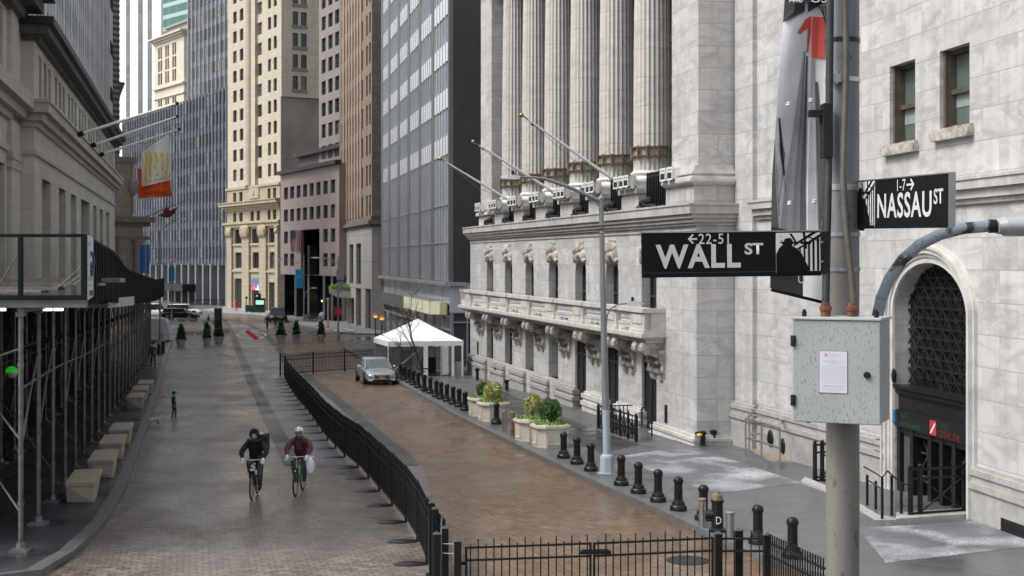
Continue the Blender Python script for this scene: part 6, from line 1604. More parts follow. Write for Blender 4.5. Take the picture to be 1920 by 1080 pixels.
    for ri,fx in enumerate(rowx):
        for k in range(25 if ri==0 else 22):
            Y=30.9+3.35*k+(1.1 if ri else 0); 
            if Y>113: continue
            x=fx(Y); g=gz(Y)+SW; h=zd(Y)-g-.15; m=MB()
            m.tube([(0,0,0),(0,0,h)],.055,10)
            for z in (h*.42,h*.2,h*.78): m.tube([(0,0,z-.04),(0,0,z+.04)],.07,10)
            m.box(-.085,.085,-.085,.085,h-.1,h)
            p=m.build('post',steelp,e,40,Vector((x,Y,g))-o)
            m=MB(); m.box(-.2,.2,-.2,.2,-.01,.06); m.box(-.13,.13,-.13,.13,.06,.085); m.lathe([(.11,.085),(.09,.2)],n=10); m.build('base_plate',steelp,p,40)
            if k%3!=2 and ri==0 and Y<105:
                Yn=Y+3.35; b0=Vector((x,Y,g+h*.42)); b1=Vector((fx(Yn),Yn,gz(Yn)+SW+h*.8)); m=MB()
                mid=(b0+b1)/2; m.tube([b0,mid+Vector((0,0,.12)),b1],.026,6); bld(m,'diagonal_brace',steelp)
            if ri==0 and k%2==0 and Y<100:
                Yn=Y+3.35; b0=Vector((x-.1,Y+.4,g+.7)); b1=Vector((rowx[1](Yn),Yn,g+h*.62)); m=MB(); m.tube([b0,b1],.024,6); bld(m,'cross_brace',steelp)
    for ri,fx in enumerate(rowx):
        m=MB()
        for a,b in zip(ys,ys[1:]): m.bar((fx(a),a,zd(a)-.09),(fx(b),b,zd(b)-.09),.12,.16)
        bld(m,'header_beam',beam)
    rusty=plain('rusty_scaffold_tube',(.13,.10,.078),.6,.2,var=.4,sc=6)
    for k in range(24):
        Y=30.9+3.35*k; Yn=Y+3.35
        if Yn>110: break
        for ri,fx in enumerate(rowx):
            g0,g1=gz(Y)+SW,gz(Yn)+SW; h0,h1=zd(Y)-g0,zd(Yn)-g1
            for a_,b_ in ((.62,.62),(.25,.78),(.9,.5)) if ri else ((.66,.66),):
                m=MB(); m.tube([(fx(Y),Y,g0+h0*a_),(fx(Yn),Yn,g1+h1*b_)],.028,6); bld(m,'scaffold_tube',rusty)
        m=MB(); m.tube([(rowx[0](Y),Y,gz(Y)+SW+(zd(Y)-gz(Y))*.8),(rowx[1](Y),Y+1.1,gz(Y)+SW+(zd(Y)-gz(Y))*.66)],.026,6); bld(m,'ledger_tube',rusty)
    b0=Vector(((42-CX)*30.9/F,30.9,0)); m=MB(); z=CZ-(830-HY)*30.9/F; m.tube([(b0.x,30.9,z),((-40-CX)*33/F,33,z+1.05)],.026,6); bld(m,'diagonal_brace',steelp)
    for a,b in zip(ys[::2],ys[2::2]):
        m=MB(); m.hexa([(xw(a)+.5,a,gz(a)),(xw(a)+.56,a,gz(a)),(xw(b)+.56,b,gz(b)),(xw(b)+.5,b,gz(b))],[(xw(a)+.5,a,zd(a)),(xw(a)+.56,a,zd(a)),(xw(b)+.56,b,zd(b)),(xw(b)+.5,b,zd(b))]); bld(m,'added_dark_backing',plain('black_added_backing',(.008,.009,.009),.8,var=.3,spec=.1))  # unseen boards along the wall, added to darken the space under the shed
    # lamps under the deck
    for px0,px1,Y in ((50,74,34.5),(80,97,35.5),(102,118,36.5),(0,10,34),(436,437.5,100)):
        if px0>400: continue
        x0,x1=(px0-CX)*Y/F,(px1-CX)*Y/F; z=CZ-(580-HY)*Y/F; m=MB(); m.box(x0,x1,Y-.05,Y+.05,z-.035,z+.03); bld(m,'tube_light',emis('fluorescent_tube',(1,.98,.86),1.8) if 'fluorescent_tube' not in MATS else MATS['fluorescent_tube'])
        m=MB(); m.box(x0-.05,x1+.05,Y-.06,Y+.06,z+.031,z+.1); bld(m,'light_housing',dkd)
    # green work lamp
    p=P(22,698,39.0); m=MB(); m.sphere(p,.17,12,8); m.v=[(a,b,max(c,p.z)) for a,b,c in m.v]; bld(m,'green_lamp',emis('green_lamp_dome',(.01,.22,.02),.6),e,60)
    m=MB(); m.sphere(p,.165,12,8); m.v=[(a,b,min(c,p.z)) for a,b,c in m.v]; bld(m,'lamp_bowl',plain('frosted_bowl',(.5,.47,.4),.5),e,60)
    m=MB(); m.tube([p+Vector((0,0,.16)),Vector((p.x,p.y,zd(39)))],.012,6); bld(m,'lamp_cord',M.black)
shed()
# ================================================================== BENCHES
def benches():
    st=stone('tan_bench_concrete',(.42,.355,.275),40,40,1,.05,0,.2,.7,.0,dirt=.25); pr=None
    def body():
        m=MB(); w,l,h=.70,2.35,.55
        V=[(0,.0,0),(w,0,0),(w,.85,0),(.0,.95,0), (0,-.02,h-.14),(w,-.02,h-.14),(w,l,h-.14),(0,l,h-.14), (.22,.26,.0)]
        T=[(-.02,-.05,h),(w+.02,-.05,h),(w+.02,l,h),(-.02,l,h)]
        m.add([(0,.16,0),(w,0,0),(w,.8,0),(.05,.95,0),(0,0,h-.12),(w,0,h-.12),(w,l-.1,h-.12),(0,l-.1,h-.12)],[(0,3,2,1),(0,1,4),(1,5,4),(1,2,6,5),(2,3,7,6),(3,0,4,7)])
        m.hexa([(-.02,-.03,h-.12),(w+.02,-.03,h-.12),(w+.02,l,h-.12),(-.02,l,h-.12)],T); return m
    d=[(124,944,'nearest tan stone block bench at the left kerb'),(165,898,'tan stone block bench second from the viewer at the left kerb'),(186,863,'tan stone block bench third from the viewer at the left kerb'),(204,835,'tan stone block bench farthest of the near four at the left kerb'),(237,768,'nearest of the three small stone benches farther up the left kerb'),(247,752,'middle of the three small stone benches farther up the left kerb'),(258,739,'farthest of the three small stone benches up the left kerb')]
    for i,(x,y,lab) in enumerate(d):
        g=G(x,y,SW); rz=.2185*.9
        if pr is None:
            pr=body().build('stone_bench',st,None,None,g,(0,0,rz),bevel=.015); tag(pr,lab,'bench','stone benches along the left kerb')
        else:
            c=pr.copy(); COL.objects.link(c); c.location=g; c['label']=lab
            if i>3: c.scale=(1,1.0,1)
    fs=plain('far_bench_stone',(.36,.31,.25),.8,var=.15)
    for x0,x1,y,h,s in ((332,369,603,4.5,'pale stone bench in front of the black car'),(346,384,628,5.5,'pale stone bench behind the potted conifers, left one'),(409,428,624,6,'pale stone bench just right of the dark information kiosk'),(379,401,608,7,'pale stone bench left of the dark information kiosk, with a person sitting on it')):
        a=G(x0,y,0); w=(x1-x0)*a.y/F; hh=h*a.y/F
        m=MB(); m.box(0,w,0,.6,hh*.55,hh*1.3); m.box(w*.06,w*.35,.05,.55,0,hh*.55); m.box(w*.6,w*.95,.05,.55,0,hh*.55); tag(m.build('stone_bench',fs,None,None,a),s,'bench')
benches()
# ================================================================== WHITE TENT AND BARE TREE
def tent():
    fl_,fr2_=P(727,0,87.2),P(869,0,88.0); A=Vector((fl_.x,87.2)); B=Vector((fr2_.x,88.0)); d=(B-A); w=d.length; ang=math.atan2(d.y,d.x); g=gz(88)+SW
    e=thing('marquee_tent','white peaked event tent with clear sides at the far end of the pavement','tent',(A.x,A.y,g),ang)
    sk=.0; H=CZ-(640-HY)*87.5/F-g; apex=CZ-(598-HY)*89.5/F-g; D=w*.98; sh=-.5
    wh=plain('white_tent_fabric',(.80,.80,.80),.55,var=.04,sc=1); vin=NT('clear_vinyl'); vin.P(Base_Color=(.10,.103,.108),Roughness=.12,Alpha=.5); vin=vin.m
    c=[(0,0),(w,0),(w+sh,D),(sh,D)]; ap=(w/2+sh/2,D/2)
    m=MB(); n=10
    for i in range(4):
        a,b=c[i],c[(i+1)%4]
        for k in range(n):
            u0,u1=k/n,(k+1)/n
            for j in range(4):
                v0,v1=j/4,(j+1)/4
                def q(u,v):
                    x=a[0]+(b[0]-a[0])*u; y=a[1]+(b[1]-a[1])*u; sag=.10*math.sin(PI*v)*(1-.6*abs(2*u-1))
                    return (x+(ap[0]-x)*v,y+(ap[1]-y)*v,H+(apex-H)*v-sag)
                m.quad(q(u0,v0),q(u1,v0),q(u1,v1),q(u0,v1))
    m.build('roof',wh,e,30)
    m=MB(); 
    for i in range(4):
        a,b=c[i],c[(i+1)%4]; k=14
        for j in range(k):
            p=lambda u:(a[0]+(b[0]-a[0])*u,a[1]+(b[1]-a[1])*u); x0,x1=p(j/k),p((j+1)/k); dz=lambda t:.30+.03*math.sin(t*2.3)
            m.quad((x0[0],x0[1],H-dz(j)),(x1[0],x1[1],H-dz(j+1)),(x1[0],x1[1],H+.01),(x0[0],x0[1],H+.01))
    m.build('valance',wh,e)
    text('18 Broad Street','valance_lettering',plain('valance_ink',(.2,.21,.25),.6),e,w*.24,.13,(w*.09,-.012,H-.20))
    for x,y,ww in ((.03,.03,.022),(w*.50,.04,.13),(w*.86,.04,.08),(w-.06,.06,.05),(w+sh-.06,D-.06,.05),(sh+.06,D-.06,.03)):
        m=MB(); m.box(x-ww,x+ww,y-.05,y+.05,0,H-.05); m.build('leg',wh,e)
    m=MB(); m.tube([(w*.02,.3,.1),(w*.47,.15,H-.3)],.06,8); m.build('brace',wh,e)
    for a,b in ((c[0],c[3]),((.1,0),(w*.46,0)),((w*.88,0),(w,0)),(c[1],c[2]),(c[3],c[2])):
        m=MB(); m.quad((a[0],a[1]+.02,0.02),(b[0],b[1]+.02,.02),(b[0],b[1]+.02,H-.25),(a[0],a[1]+.02,H-.25)); m.build('clear_wall',vin,e)
    m=MB(); m.box(w*.72,w*.80,-.03,.02,.1,H-.3); m.box(w*.70,w*.71,-.03,.02,.05,H-.3); m.build('door_curtain',plain('pale_curtain',(.6,.62,.62),.5),e)
    m=MB(); m.lathe([(.28,0),(.3,.1),(.3,.75),(.24,.85),(.02,.87)],(w*.95,.4,0),14); m.build('white_barrel',wh,e,40)
    m=MB(); m.box(w*.2,w*.36,1.5,2.2,0,1.5); m.build('scanner',M.black,e)
    m=MB(); m.box(w*.5,w*.7,2.5,2.6,0,1.0); m.build('inner_fence',M.black,e)
def tree():
    g=G(795,736,SW); e=thing('young_tree','young bare street tree with thin twigs in front of the white tent','tree',g); rr=random.Random(5)
    m=MB(); tips=[]
    H=(736-556)*g.y/F
    def br(p,d,l,r,k):
        q=p; pts=[p]; 
        for i in range(3): d=(d+Vector((rr.gauss(0,.09),rr.gauss(0,.09),rr.gauss(.03,.05)))).normalized(); q=q+d*l/3; pts.append(q)
        m.tube(pts,[r,r*.85,r*.7,r*.55],6 if k<2 else 4,False)
        if k>=3: tips.append((q,d)); return
        for i in range(3 if k else 7):
            t=rr.uniform(.35,1) if k else .3+.1*i; b=pts[0].lerp(pts[-1],min(1,t)) if t<1 else q
            s=Vector((rr.gauss(0,1),rr.gauss(0,1),0)).normalized(); br(b,(d*.75+s*.65).normalized(),l*(.52 if k else .42),r*.45,k+1)
        tips.append((q,d))
    br(Vector((0,0,0)),Vector((0,0,1)),H*.86,.055,0)
    m.build('trunk',plain('dark_wet_bark',(.022,.02,.018),.6),e,60)
    lv=MB()
    for q,d in tips: leaves(lv,q,(.22,.22,.22),7,.028,.1,rr)
    lv.build('buds',leafmat('spring_buds',(.16,.17,.05),(.36,.36,.12)),e)
    m=MB(); 
    for z in (1.1,.9): m.torus((0,0,z),.09,.02,'z',14,5)
    m.box(-.28,.28,-.03,.03,1.2,1.27); m.build('tree_tie',M.black,e)
tent(); tree()
# ================================================================== FLAGS ON THE LEFT
def flags():
    for b,t,s in (((145,253),(332,194),'highest white flagpole leaning out from the left bank'),((170,274),(333,218),'middle white flagpole leaning out from the left bank'),((186,291),(336,242),'lowest white flagpole of three on the left bank, carrying the flags')):
        e,bb,tt=flagpole(b,t,s,fl,-.8,group='flagpoles on the left bank',ball=False,r=.075)
        m=MB(); m.sphere(tt-bb,.12,8,6); m.build('tip',M.black,e)
    Yf=tt.y-.25
    def cloth(name,lab,quad,mat,amp=.06,n=16,mm=12,flare=None):
        o=P(quad[0][0],quad[3][1],Yf); f=thing(name,lab,'flag',o); m=MB(); vs=[];fs=[]
        def pt(u,v,off=0):
            a,b,c,d=quad; x=(a[0]*(1-u)+b[0]*u)*(1-v)+(d[0]*(1-u)+c[0]*u)*v; y=(a[1]*(1-u)+b[1]*u)*(1-v)+(d[1]*(1-u)+c[1]*u)*v
            return P(x+1.2*math.sin(v*5+u*2)*v,y,Yf+amp*2.4*math.sin(u*9+v*2.2)*(.3+v)-off)-o
        for j in range(mm+1):
            for i in range(n+1): vs.append(pt(i/n,j/mm))
        for j in range(mm):
            for i in range(n): k=j*(n+1)+i; fs.append((k+n+1,k+n+2,k+1,k))
        m.add(vs,fs); m.build('cloth',mat,f,80)
        def patch(nm,mat2,f0,nu=10,nv=8,off=.03):
            q=MB(); vs=[];fs=[]
            for j in range(nv+1):
                for i in range(nu+1): u,v=f0(i/nu,j/nv); vs.append(pt(u,v,off))
            for j in range(nv):
                for i in range(nu): k=j*(nu+1)+i; fs.append((k+nu+1,k+nu+2,k+1,k))
            q.add(vs,fs); q.build(nm,mat2,f,80)
        return f,pt,patch,o
    org=plain('orange_flag_cloth',(.78,.10,.015),.7,var=.1)
    Yf+=.35
    f,pt,patch,o=cloth('orange_flag','bright orange flag lettered HERMES, hanging behind the yellow and white one',[(258,315),(319,330),(323,368),(261,372)],org)
    t=text('HERMES','flag_lettering',plain('flag_brown_ink',(.16,.03,.02),.7),f,3.0*40/90*Yf/92.*1.28,.25,(0,0,0))
    q=pt(.20,.90,.16); t.location=q; t.rotation_euler=(0,-.02,0)
    Yf-=.35
    t=NT('yellow_white_flag'); v=t.obj(); wv=t.n('TexWave',{'Vector':v,'Scale':.9,'Distortion':6.0,'Detail':2.0}).outputs[1]
    c=t.mix(t.ramp(wv,.45,.6),(.78,.56,.10),(.8,.76,.62)); t.P(Base_Color=c,Roughness=.7)
    wt=plain('pale_flag_cloth',(.76,.75,.72),.7,var=.06)
    f,pt,patch,o=cloth('patterned_flag','pale flag with a yellow patterned field and white rings, hanging from the lowest pole',[(264,287),(317,250),(322,337),(267,350)],wt)
    patch('yellow_field',t.m,lambda u,v:(.03+.93*u,.03+.40*u+(.90-.40*u)*v),10,8)
    wr=MATS['white_paint']
    for cu,cv,r in ((.35,.76,.15),(.58,.80,.15),(.5,.6,.13),(.74,.72,.13),(.66,.5,.1)):
        m=MB(); n=16; vs=[]; fs=[]
        for i in range(n):
            a=2*PI*i/n
            for k in (.6,1): vs.append(pt(cu+r*k*math.cos(a),cv+r*k*.72*math.sin(a),.06))
        for i in range(n): j=(i+1)%n; fs.append((2*i,2*i+1,2*j+1,2*j))
        m.add(vs,fs); m.build('white_ring',wr,f)
    # dark red furled flag further on
    b0=P(270,408,150); t0=P(356,372,150); e=thing('furled_flagpole','slanting pole with a furled dark red flag beyond the left bank','flagpole',b0); d=t0-b0
    m=MB(); m.tube([(0,0,0),d],[.07,.05],8); m.build('pole',M.galv,e,40)
    k=MB(); pts=[(296,404),(304,400),(312,386),(318,396),(328,392),(332,388),(326,400),(316,408),(304,407)]
    vs=[P(x,y,150+.25*math.sin(i*2.1))-b0 for i,(x,y) in enumerate(pts)]; cc=sum(vs,Vector())/len(vs); f2=[Vector((v.x,v.y+.35,v.z)) for v in vs]
    n=len(vs); k.add(vs+f2+[cc+Vector((0,-.2,0)),cc+Vector((0,.5,0))],[(i,(i+1)%n,2*n) for i in range(n)]+[(n+(i+1)%n,n+i,2*n+1) for i in range(n)]+[((i+1)%n,i,n+i,n+(i+1)%n) for i in range(n)]); k.build('furled_flag',plain('dark_red_cloth',(.17,.02,.035),.7,var=.2),e,50)
    # national flag on the pink building
    Yp=f4.Y(f4.x(556))-3.0; o=P(545,471,Yp); f=thing('hanging_flag','American flag hanging on the pink building','flag',o)
    w=(565-545)*Yp/F; h=(471-432)*Yp/F
    m=MB(); wv=lambda x:.12*math.sin(x/w*7)
    def strip(nm,mat,a,b,z0,z1,off=0):
        q=MB(); n=5
        for i in range(n):
            x0,x1=a+(b-a)*i/n,a+(b-a)*(i+1)/n; q.quad((x0,wv(x0)-off,z0),(x1,wv(x1)-off,z0),(x1,wv(x1)-off,z1),(x0,wv(x0)-off,z1))
        q.build(nm,mat,f,80)
    rdm=plain('flag_red',(.42,.05,.06),.7); wtm=plain('flag_white',(.58,.56,.55),.7); blm=plain('flag_blue',(.045,.06,.16),.7)
    for i in range(13): strip('stripe',rdm if i%2==0 else wtm,w*i/13,w*(i+1)/13,-.15*(i%3),h)
    strip('canton',blm,0,w*.54,h*.62,h,.03)
    q=MB(); 
    for i in range(4):
        for j in range(5): q.sphere((w*(.07+.13*i),wv(w*(.07+.13*i))-.06,h*(.66+.07*j)),.045,5,3)
    q.build('stars',wtm,f)
    m=MB(); m.tube([(-.2,.15,h+.05),(w+.3,.15,h+.05)],.05,6); m.build('pole',M.galv,f)
flags()
# ================================================================== POTTED CONIFERS, KIOSK AND SMALL STREET THINGS
def far_things():
    pot=plain('grey_stone_pot',(.36,.345,.31),.75,var=.15,sc=3); pr=None
    C=[(339.5,651,610,17,'leftmost potted conifer of the six, alone in a grey pot'),(388,648,606,14,'second potted conifer from the left, beside the widest pot'),(410,645,600,18,'potted conifer in the widest pot, in front of the information kiosk'),(527,642,604,17,'potted conifer right of the painted ring, leftmost of the right three'),(555.5,641,604,14,'middle potted conifer of the right three'),(602,641,604,14,'rightmost potted conifer, near the corner lamp')]
    for i,(px,py,top,w,lab) in enumerate(C):
        g=G(px,py,0); e=thing('potted_conifer',lab,'potted tree',g,0,'potted conifers across the street'); Y=g.y; rw=w*.57*Y/F; hp=14*Y/F
        m=MB(); m.lathe([(rw*.68,0),(rw*.95,hp*.85),(rw*1.02,hp*.87),(rw*1.02,hp),(rw*.9,hp),(rw*.88,hp*.93),(.01,hp*.93)],n=16); m.build('pot',pot,e,30)
        H=(py-top)*Y/F; m=MB(); rr=random.Random(20+i); a=.70*rw
        n=520
        for k in range(n):
            t=rr.random()**1.3; z=hp*.9+(H-hp*.9)*t; r=max(.05,a*1.25*(1-t)**.8)*(.5+.5*rr.random()); th=rr.uniform(0,6.28); leaves(m,(r*math.cos(th),r*math.sin(th),z),(.14,.14,.18),1,.15,.2,rr)
        m.build('foliage',M.leafc,e)
        m=MB(); m.tube([(0,0,hp*.9),(0,0,H*.97)],[.06,.02],6); m.lathe([(a*.75,hp*.9),(a*.6,hp*1.2),(.03,H*.9)],n=10); m.build('trunk',plain('conifer_core',(.008,.014,.007),.9),e)
        m=MB(); leaves(m,(0,0,hp),(rw*.8,rw*.8,.12),80,.07,.2,rr); m.build('underplanting',M.leafl if i in (1,3) else M.leafc,e)
    g=G(409,622,0); e=thing('information_kiosk','tall dark information kiosk standing behind the potted conifers','kiosk',g); Y=g.y; w=13*Y/F; h=(622-579)*Y/F
    m=MB(); m.box(-w/2,w/2,-.3,.3,0,h); m.build('body',plain('dark_kiosk_metal',(.02,.022,.026),.3),e,None,bevel=.04); m=MB(); m.box(-w/2+.1,w/2-.1,-.32,-.301,h*.3,h*.93); m.build('screen',glass('dark_screen',(.035,.04,.05),.2,.1),e); m=MB(); m.box(-w/2-.02,w/2+.02,-.33,.33,h,h+.12); m.build('top_cap',M.galv,e)
    # traffic barrier and white box truck end at the left
    g=G(306,640,SW); e=thing('street_cabinet','white street cabinet with an orange label beyond the sidewalk shed','cabinet',g); Y=g.y; w=24*Y/F; h=42*Y/F
    m=MB(); m.box(-w,.1,0,1.4,.1,h); m.hexa([(.1,0,.1),(w*.55,.1,.1),(w*.55,1.3,.1),(.1,1.4,.1)],[(.1,0,h),(.3,.1,h*.85),(.3,1.3,h*.85),(.1,1.4,h)]); m.build('body',plain('dull_white_panel',(.42,.44,.47),.5,var=.1),e); m=MB(); m.box(-w*.35,-w*.05,-.03,0,h*.1,h*.35); m.build('orange_label',plain('orange_label_paint',(.6,.12,.03),.5),e)
    m=MB(); m.box(-w,-w+.3,-.02,1.42,0,.1); m.box(w*.2,w*.45,-.02,1.3,0,.1); m.build('skids',M.black,e)
    for x,y,t,s in ((298,665,645,'left of a pair of short black posts past the shed'),(306,662,640,'right of a pair of short black posts past the shed')):
        g=G(x,y,SW); h=(y-t)*g.y/F; m=MB(); m.lathe([(.2,0),(.17,.05),(.14,.1),(.13,h*.85),(.16,h*.88),(.12,h)],n=12); tag(m.build('short_post',M.black,None,40,g),s,'post','short black posts past the shed')
    # subway entrance sign and railing at the cream tower
    g=G(480,586,SW); e=thing('subway_entrance','dark green subway entrance with a lit sign in front of the cream tower','subway entrance',g); Y=g.y; gm=MATS['dark_green_paint']; u=Y/F
    m=MB(); m.box(-20*u,-9*u,-.05,.1,.1,14*u); m.box(-9*u,16*u,0,1.0,0,13*u); m.build('railing',gm,e)
    m=MB(); m.box(-3*u,17*u,-.15,.2,13*u,27*u); m.build('sign_box',M.black,e); m=MB(); m.box(0,15*u,-.2,-.151,15*u,23*u); m.build('lit_sign',emis('pale_green_light',(.35,.6,.52),.5),e)
    m=MB(); m.box(-1*u,9*u,-.05,.2,27*u,36*u); m.build('upper_sign',M.black,e); m=MB(); m.lathe([(.3,0),(.3,.02)],n=10); m.sphere((2.5*u,-.1,31*u),2.2*u,10,7,(1,.3,1)); m.build('round_sign',plain('pale_sign',(.5,.6,.58),.5),e)
    m=MB(); m.tube([(-18*u,0,0),(-18*u,0,27*u)],.07,8); m.sphere((-18*u,0,28*u),.22,8,6); m.build('lamp_post',gm,e)
    # hydrants and bicycles by the pink building
    g=G(549,591,SW); m=MB(); m.lathe([(.3,0),(.22,.1),(.2,.7),(.26,.75),(.2,.95),(.05,1.05)],n=12); m.box(-.4,.4,-.1,.1,.55,.75); tag(m.build('fire_hydrant',plain('dull_red_hydrant',(.26,.07,.07),.5),None,40,g),'dull red fire hydrant in front of the pink building','hydrant')
    bp=None
    for k,x in enumerate((576,582,588,594)):
        g=G(x,603,SW); lab='parked share bicycle in the dock row near the pink building, %s from the left'%ORD[k]
        if bp is None:
            bp=thing('parked_bicycle',lab,'bicycle',g,.5,'docked bicycles near the pink building')
            for y in (-.5,.5): m=MB(); m.torus((0,y,.34),.32,.035,'x',18,6); m.build('wheel',M.black,bp)
            m=MB(); m.tube([(0,-.5,.34),(0,-.42,1.0),(0,.1,.5),(0,.5,.34)],.03,6); m.tube([(0,.1,.5),(0,.2,.95)],.025,6); m.tube([(-.28,-.44,1.02),(.28,-.44,1.02)],.02,6); m.build('frame',plain('grey_bike_paint',(.08,.09,.1),.4),bp); m=MB(); m.box(-.08,.08,.08,.34,.93,1.0); m.build('saddle',M.black,bp)
        else: dup(bp,g,.5+.1*k,lab)
    # white sacks and a cone
    g=G(605,600,SW); m=MB(); m.sphere((0,0,.5),.55,12,8,(1,.8,1)); m.sphere((.75,.1,.38),.42,12,8,(1,.8,.9)); tag(m.build('white_sack',plain('white_sacking',(.55,.55,.55),.7),None,60,g),'white wrapped bundles on the pavement by the bicycles','bundle')
    g=G(615,624,SW); e=thing('traffic_pole','white and orange pole sign standing at the far kerb','sign',g); u=g.y/F
    m=MB(); m.tube([(0,0,0),(0,0,60*u)],.09,8); m.lathe([(.45,0),(.4,.3),(.12,.5)],n=10); m.build('pole',plain('orange_white_post',(.5,.36,.28),.5),e,40); m=MB(); m.sphere((0,0,62*u),.2,8,6); m.build('top',M.galv,e)
    m=MB(); g=G(626,624,SW); m.box(0,2.1,0,1.3,0,.3); m.box(.3,1.5,.2,1.0,.3,.5); tag(m.build('sandbags',plain('white_plastic',(.6,.6,.6),.5),None,None,g,bevel=.1),'low white plastic heap at the foot of the corner lamp','sandbags')
    # planted canopy at the brown tower
    a=P(617,551,176); e=thing('planted_canopy','cantilevered concrete canopy topped with a bright green hedge between the pink and brown buildings','canopy',(a.x,a.y,gz(176))); gg=gz(176); w=45*176/F
    z=a.z-gg; m=MB(); m.prism([(0,z+.1),(w*.35,z-.45),(w,z-.6),(w,z+.25),(0,z+.55)],0,4); m.build('slab',plain('grey_canopy_concrete',(.3,.29,.27),.7,var=.15),e); m=MB()
    for k in range(9): leaves(m,(w*(.08+.105*k),1.2,z+.75),(.5,1.0,.42),110,.12,.2)
    m.build('hedge',M.leafl,e); m=MB(); m.box(w-.9,w-.2,1,2,0,z-.5); m.build('support',MATS['grey_canopy_concrete'],e)
    # green bush by the pink building
    g=G(592,589,SW); e=thing('evergreen_bush','small dark bush in front of the black entrance of the pink building','bush',g); m=MB(); leaves(m,(0,0,1.3),(1.5,1.2,1.2),420,.16,.3); m.build('foliage',M.leafc,e); m=MB(); m.tube([(0,0,0),(0,0,1.2)],.1,6); m.build('stem',M.bark,e)
    # rail fence in front of the block
    g0=G(356,573,SW); m=MB(); e=thing('pavement_railing','low dark railing along the pavement of the blue grey block','railing',g0); L_=62*g0.y/F
    for k in range(18): x=L_*k/17; m.box(x-.05,x+.05,-.04,.04,0,1.1)
    m.box(0,L_,-.04,.04,1.0,1.12); m.box(0,L_,-.04,.04,.2,.3); m.build('rails',M.black,e)
far_things()
# ================================================================== PEOPLE
def skinned(name,J,E,zones,mats,parent,sub=1):
    """one continuous body: joints J {name:(x,y,z,r)}, bones E [(a,b,zone)]; faces take the material of the nearest bone"""
    names=list(J); idx={n:i for i,n in enumerate(names)}
    me=bpy.data.meshes.new(name); me.from_pydata([J[n][:3] for n in names],[(idx[a],idx[b]) for a,b,_ in E],[]); me.update()
    ob=bpy.data.objects.new(name,me); COL.objects.link(ob)
    mod=ob.modifiers.new('skin','SKIN'); mod.branch_smoothing=.4; mod.use_smooth_shade=True
    for i,n in enumerate(names):
        sv=me.skin_vertices[0].data[i]; r=J[n][3]; sv.radius=r if isinstance(r,tuple) else (r,r); sv.use_root=(n=='pelvis')
    s=ob.modifiers.new('sub','SUBSURF'); s.levels=sub; s.render_levels=sub
    bpy.context.view_layer.update()
    out=bpy.data.meshes.new_from_object(ob.evaluated_get(bpy.context.evaluated_depsgraph_get()))
    bpy.data.objects.remove(ob); bpy.data.meshes.remove(me)
    out.materials.clear(); zl=list(mats)
    for z in zl: out.materials.append(mats[z])
    bones=[(Vector(J[a][:3]),Vector(J[b][:3]),z) for a,b,z in E]
    for p in out.polygons:
        c=p.center; best=None
        for a,b,z in bones:
            d=b-a; t=max(0,min(1,(c-a).dot(d)/max(1e-9,d.length_squared))); q=(a+d*t-c).length
            if best is None or q<best[0]: best=(q,z)
        p.material_index=zl.index(best[1]); p.use_smooth=True
    o=bpy.data.objects.new(name,out); COL.objects.link(o); o.parent=parent
    return o
def hand(parent,p,d,side,mat,name='glove',curl=.6,s=1.0):
    """palm with four fingers and a thumb; p wrist, d direction of the hand, side +1 thumb to +x"""
    d=Vector(d).normalized(); x=Vector((1,0,0)); x=(x-d*x.dot(d)).normalized(); n=d.cross(x).normalized()
    if n.z>0: n=-n
    m=MB(); q=Vector(p)
    m.tube([q-d*.02*s,q+d*.03*s,q+d*.085*s],[.03*s,.041*s,.036*s],8)
    for k,(o,l) in enumerate(((-.033,.068),(-.011,.078),(.011,.073),(.033,.058))):
        a=q+d*.08*s+x*o*s; b=a+d*l*.5*s+n*l*.28*curl*s; c=b+d*l*.2*s+n*l*.55*curl*s; e=c-d*l*.12*curl*s+n*l*.3*curl*s
        m.tube([a,b,c,e],[.011*s,.0105*s,.0095*s,.007*s],6)
    a=q+d*.03*s+x*.034*side*s; m.tube([a,a+x*.03*side*s+d*.02*s+n*.015*s,a+x*.03*side*s+d*.05*s+n*.035*s],[.014*s,.012*s,.009*s],6)
    m.build(name,mat,parent,70)
def head_parts(e,c,fwd,mask=None,hair=None,r=.1,eyes=True):
    """face on a head centred at c looking along fwd (horizontal)"""
    f=Vector(fwd).normalized(); s=Vector((f.y,-f.x,0)); c=Vector(c); up=Vector((0,0,1))
    if eyes:
        m=MB()
        for k in (-1,1): m.sphere(c+f*r*.86+s*k*.034+up*.012,.0135,8,5)
        m.build('eyes',MATS['dark_interior'],e,60)
    m=MB(); m.tube([c+f*r*.92+up*.012,c+f*(r+.022)-up*.022,c+f*r*.9-up*.03],[.008,.015,.01],6); 
    for k in (-1,1): m.sphere(c+s*k*r*.86-up*.005,.026,8,5,(.5,.6,1.2))
    m.build('nose_and_ears',M.skin,e,60)
    if mask:
        m=MB(); m.sphere(c+f*r*.36-up*.042,.083,12,8,(1,1,.72)); m.build('face_mask',mask,e,60)
    else:
        m=MB(); m.tube([c+f*r*.9+s*-.022-up*.052,c+f*r*.95-up*.055,c+f*r*.9+s*.022-up*.052],.006,5); m.build('mouth',plain('lips',(.3,.12,.1),.5),e,60)
EB=[('pelvis','spine','top'),('spine','chest','top'),('chest','neck','top'),('neck','head','skin'),('head','crown','skin')]
for s_ in 'lr': EB+=[('chest','sh'+s_,'top'),('sh'+s_,'el'+s_,'top'),('el'+s_,'wr'+s_,'top'),('pelvis','hip'+s_,'leg'),('hip'+s_,'kn'+s_,'leg'),('kn'+s_,'an'+s_,'leg'),('an'+s_,'to'+s_,'shoe')]
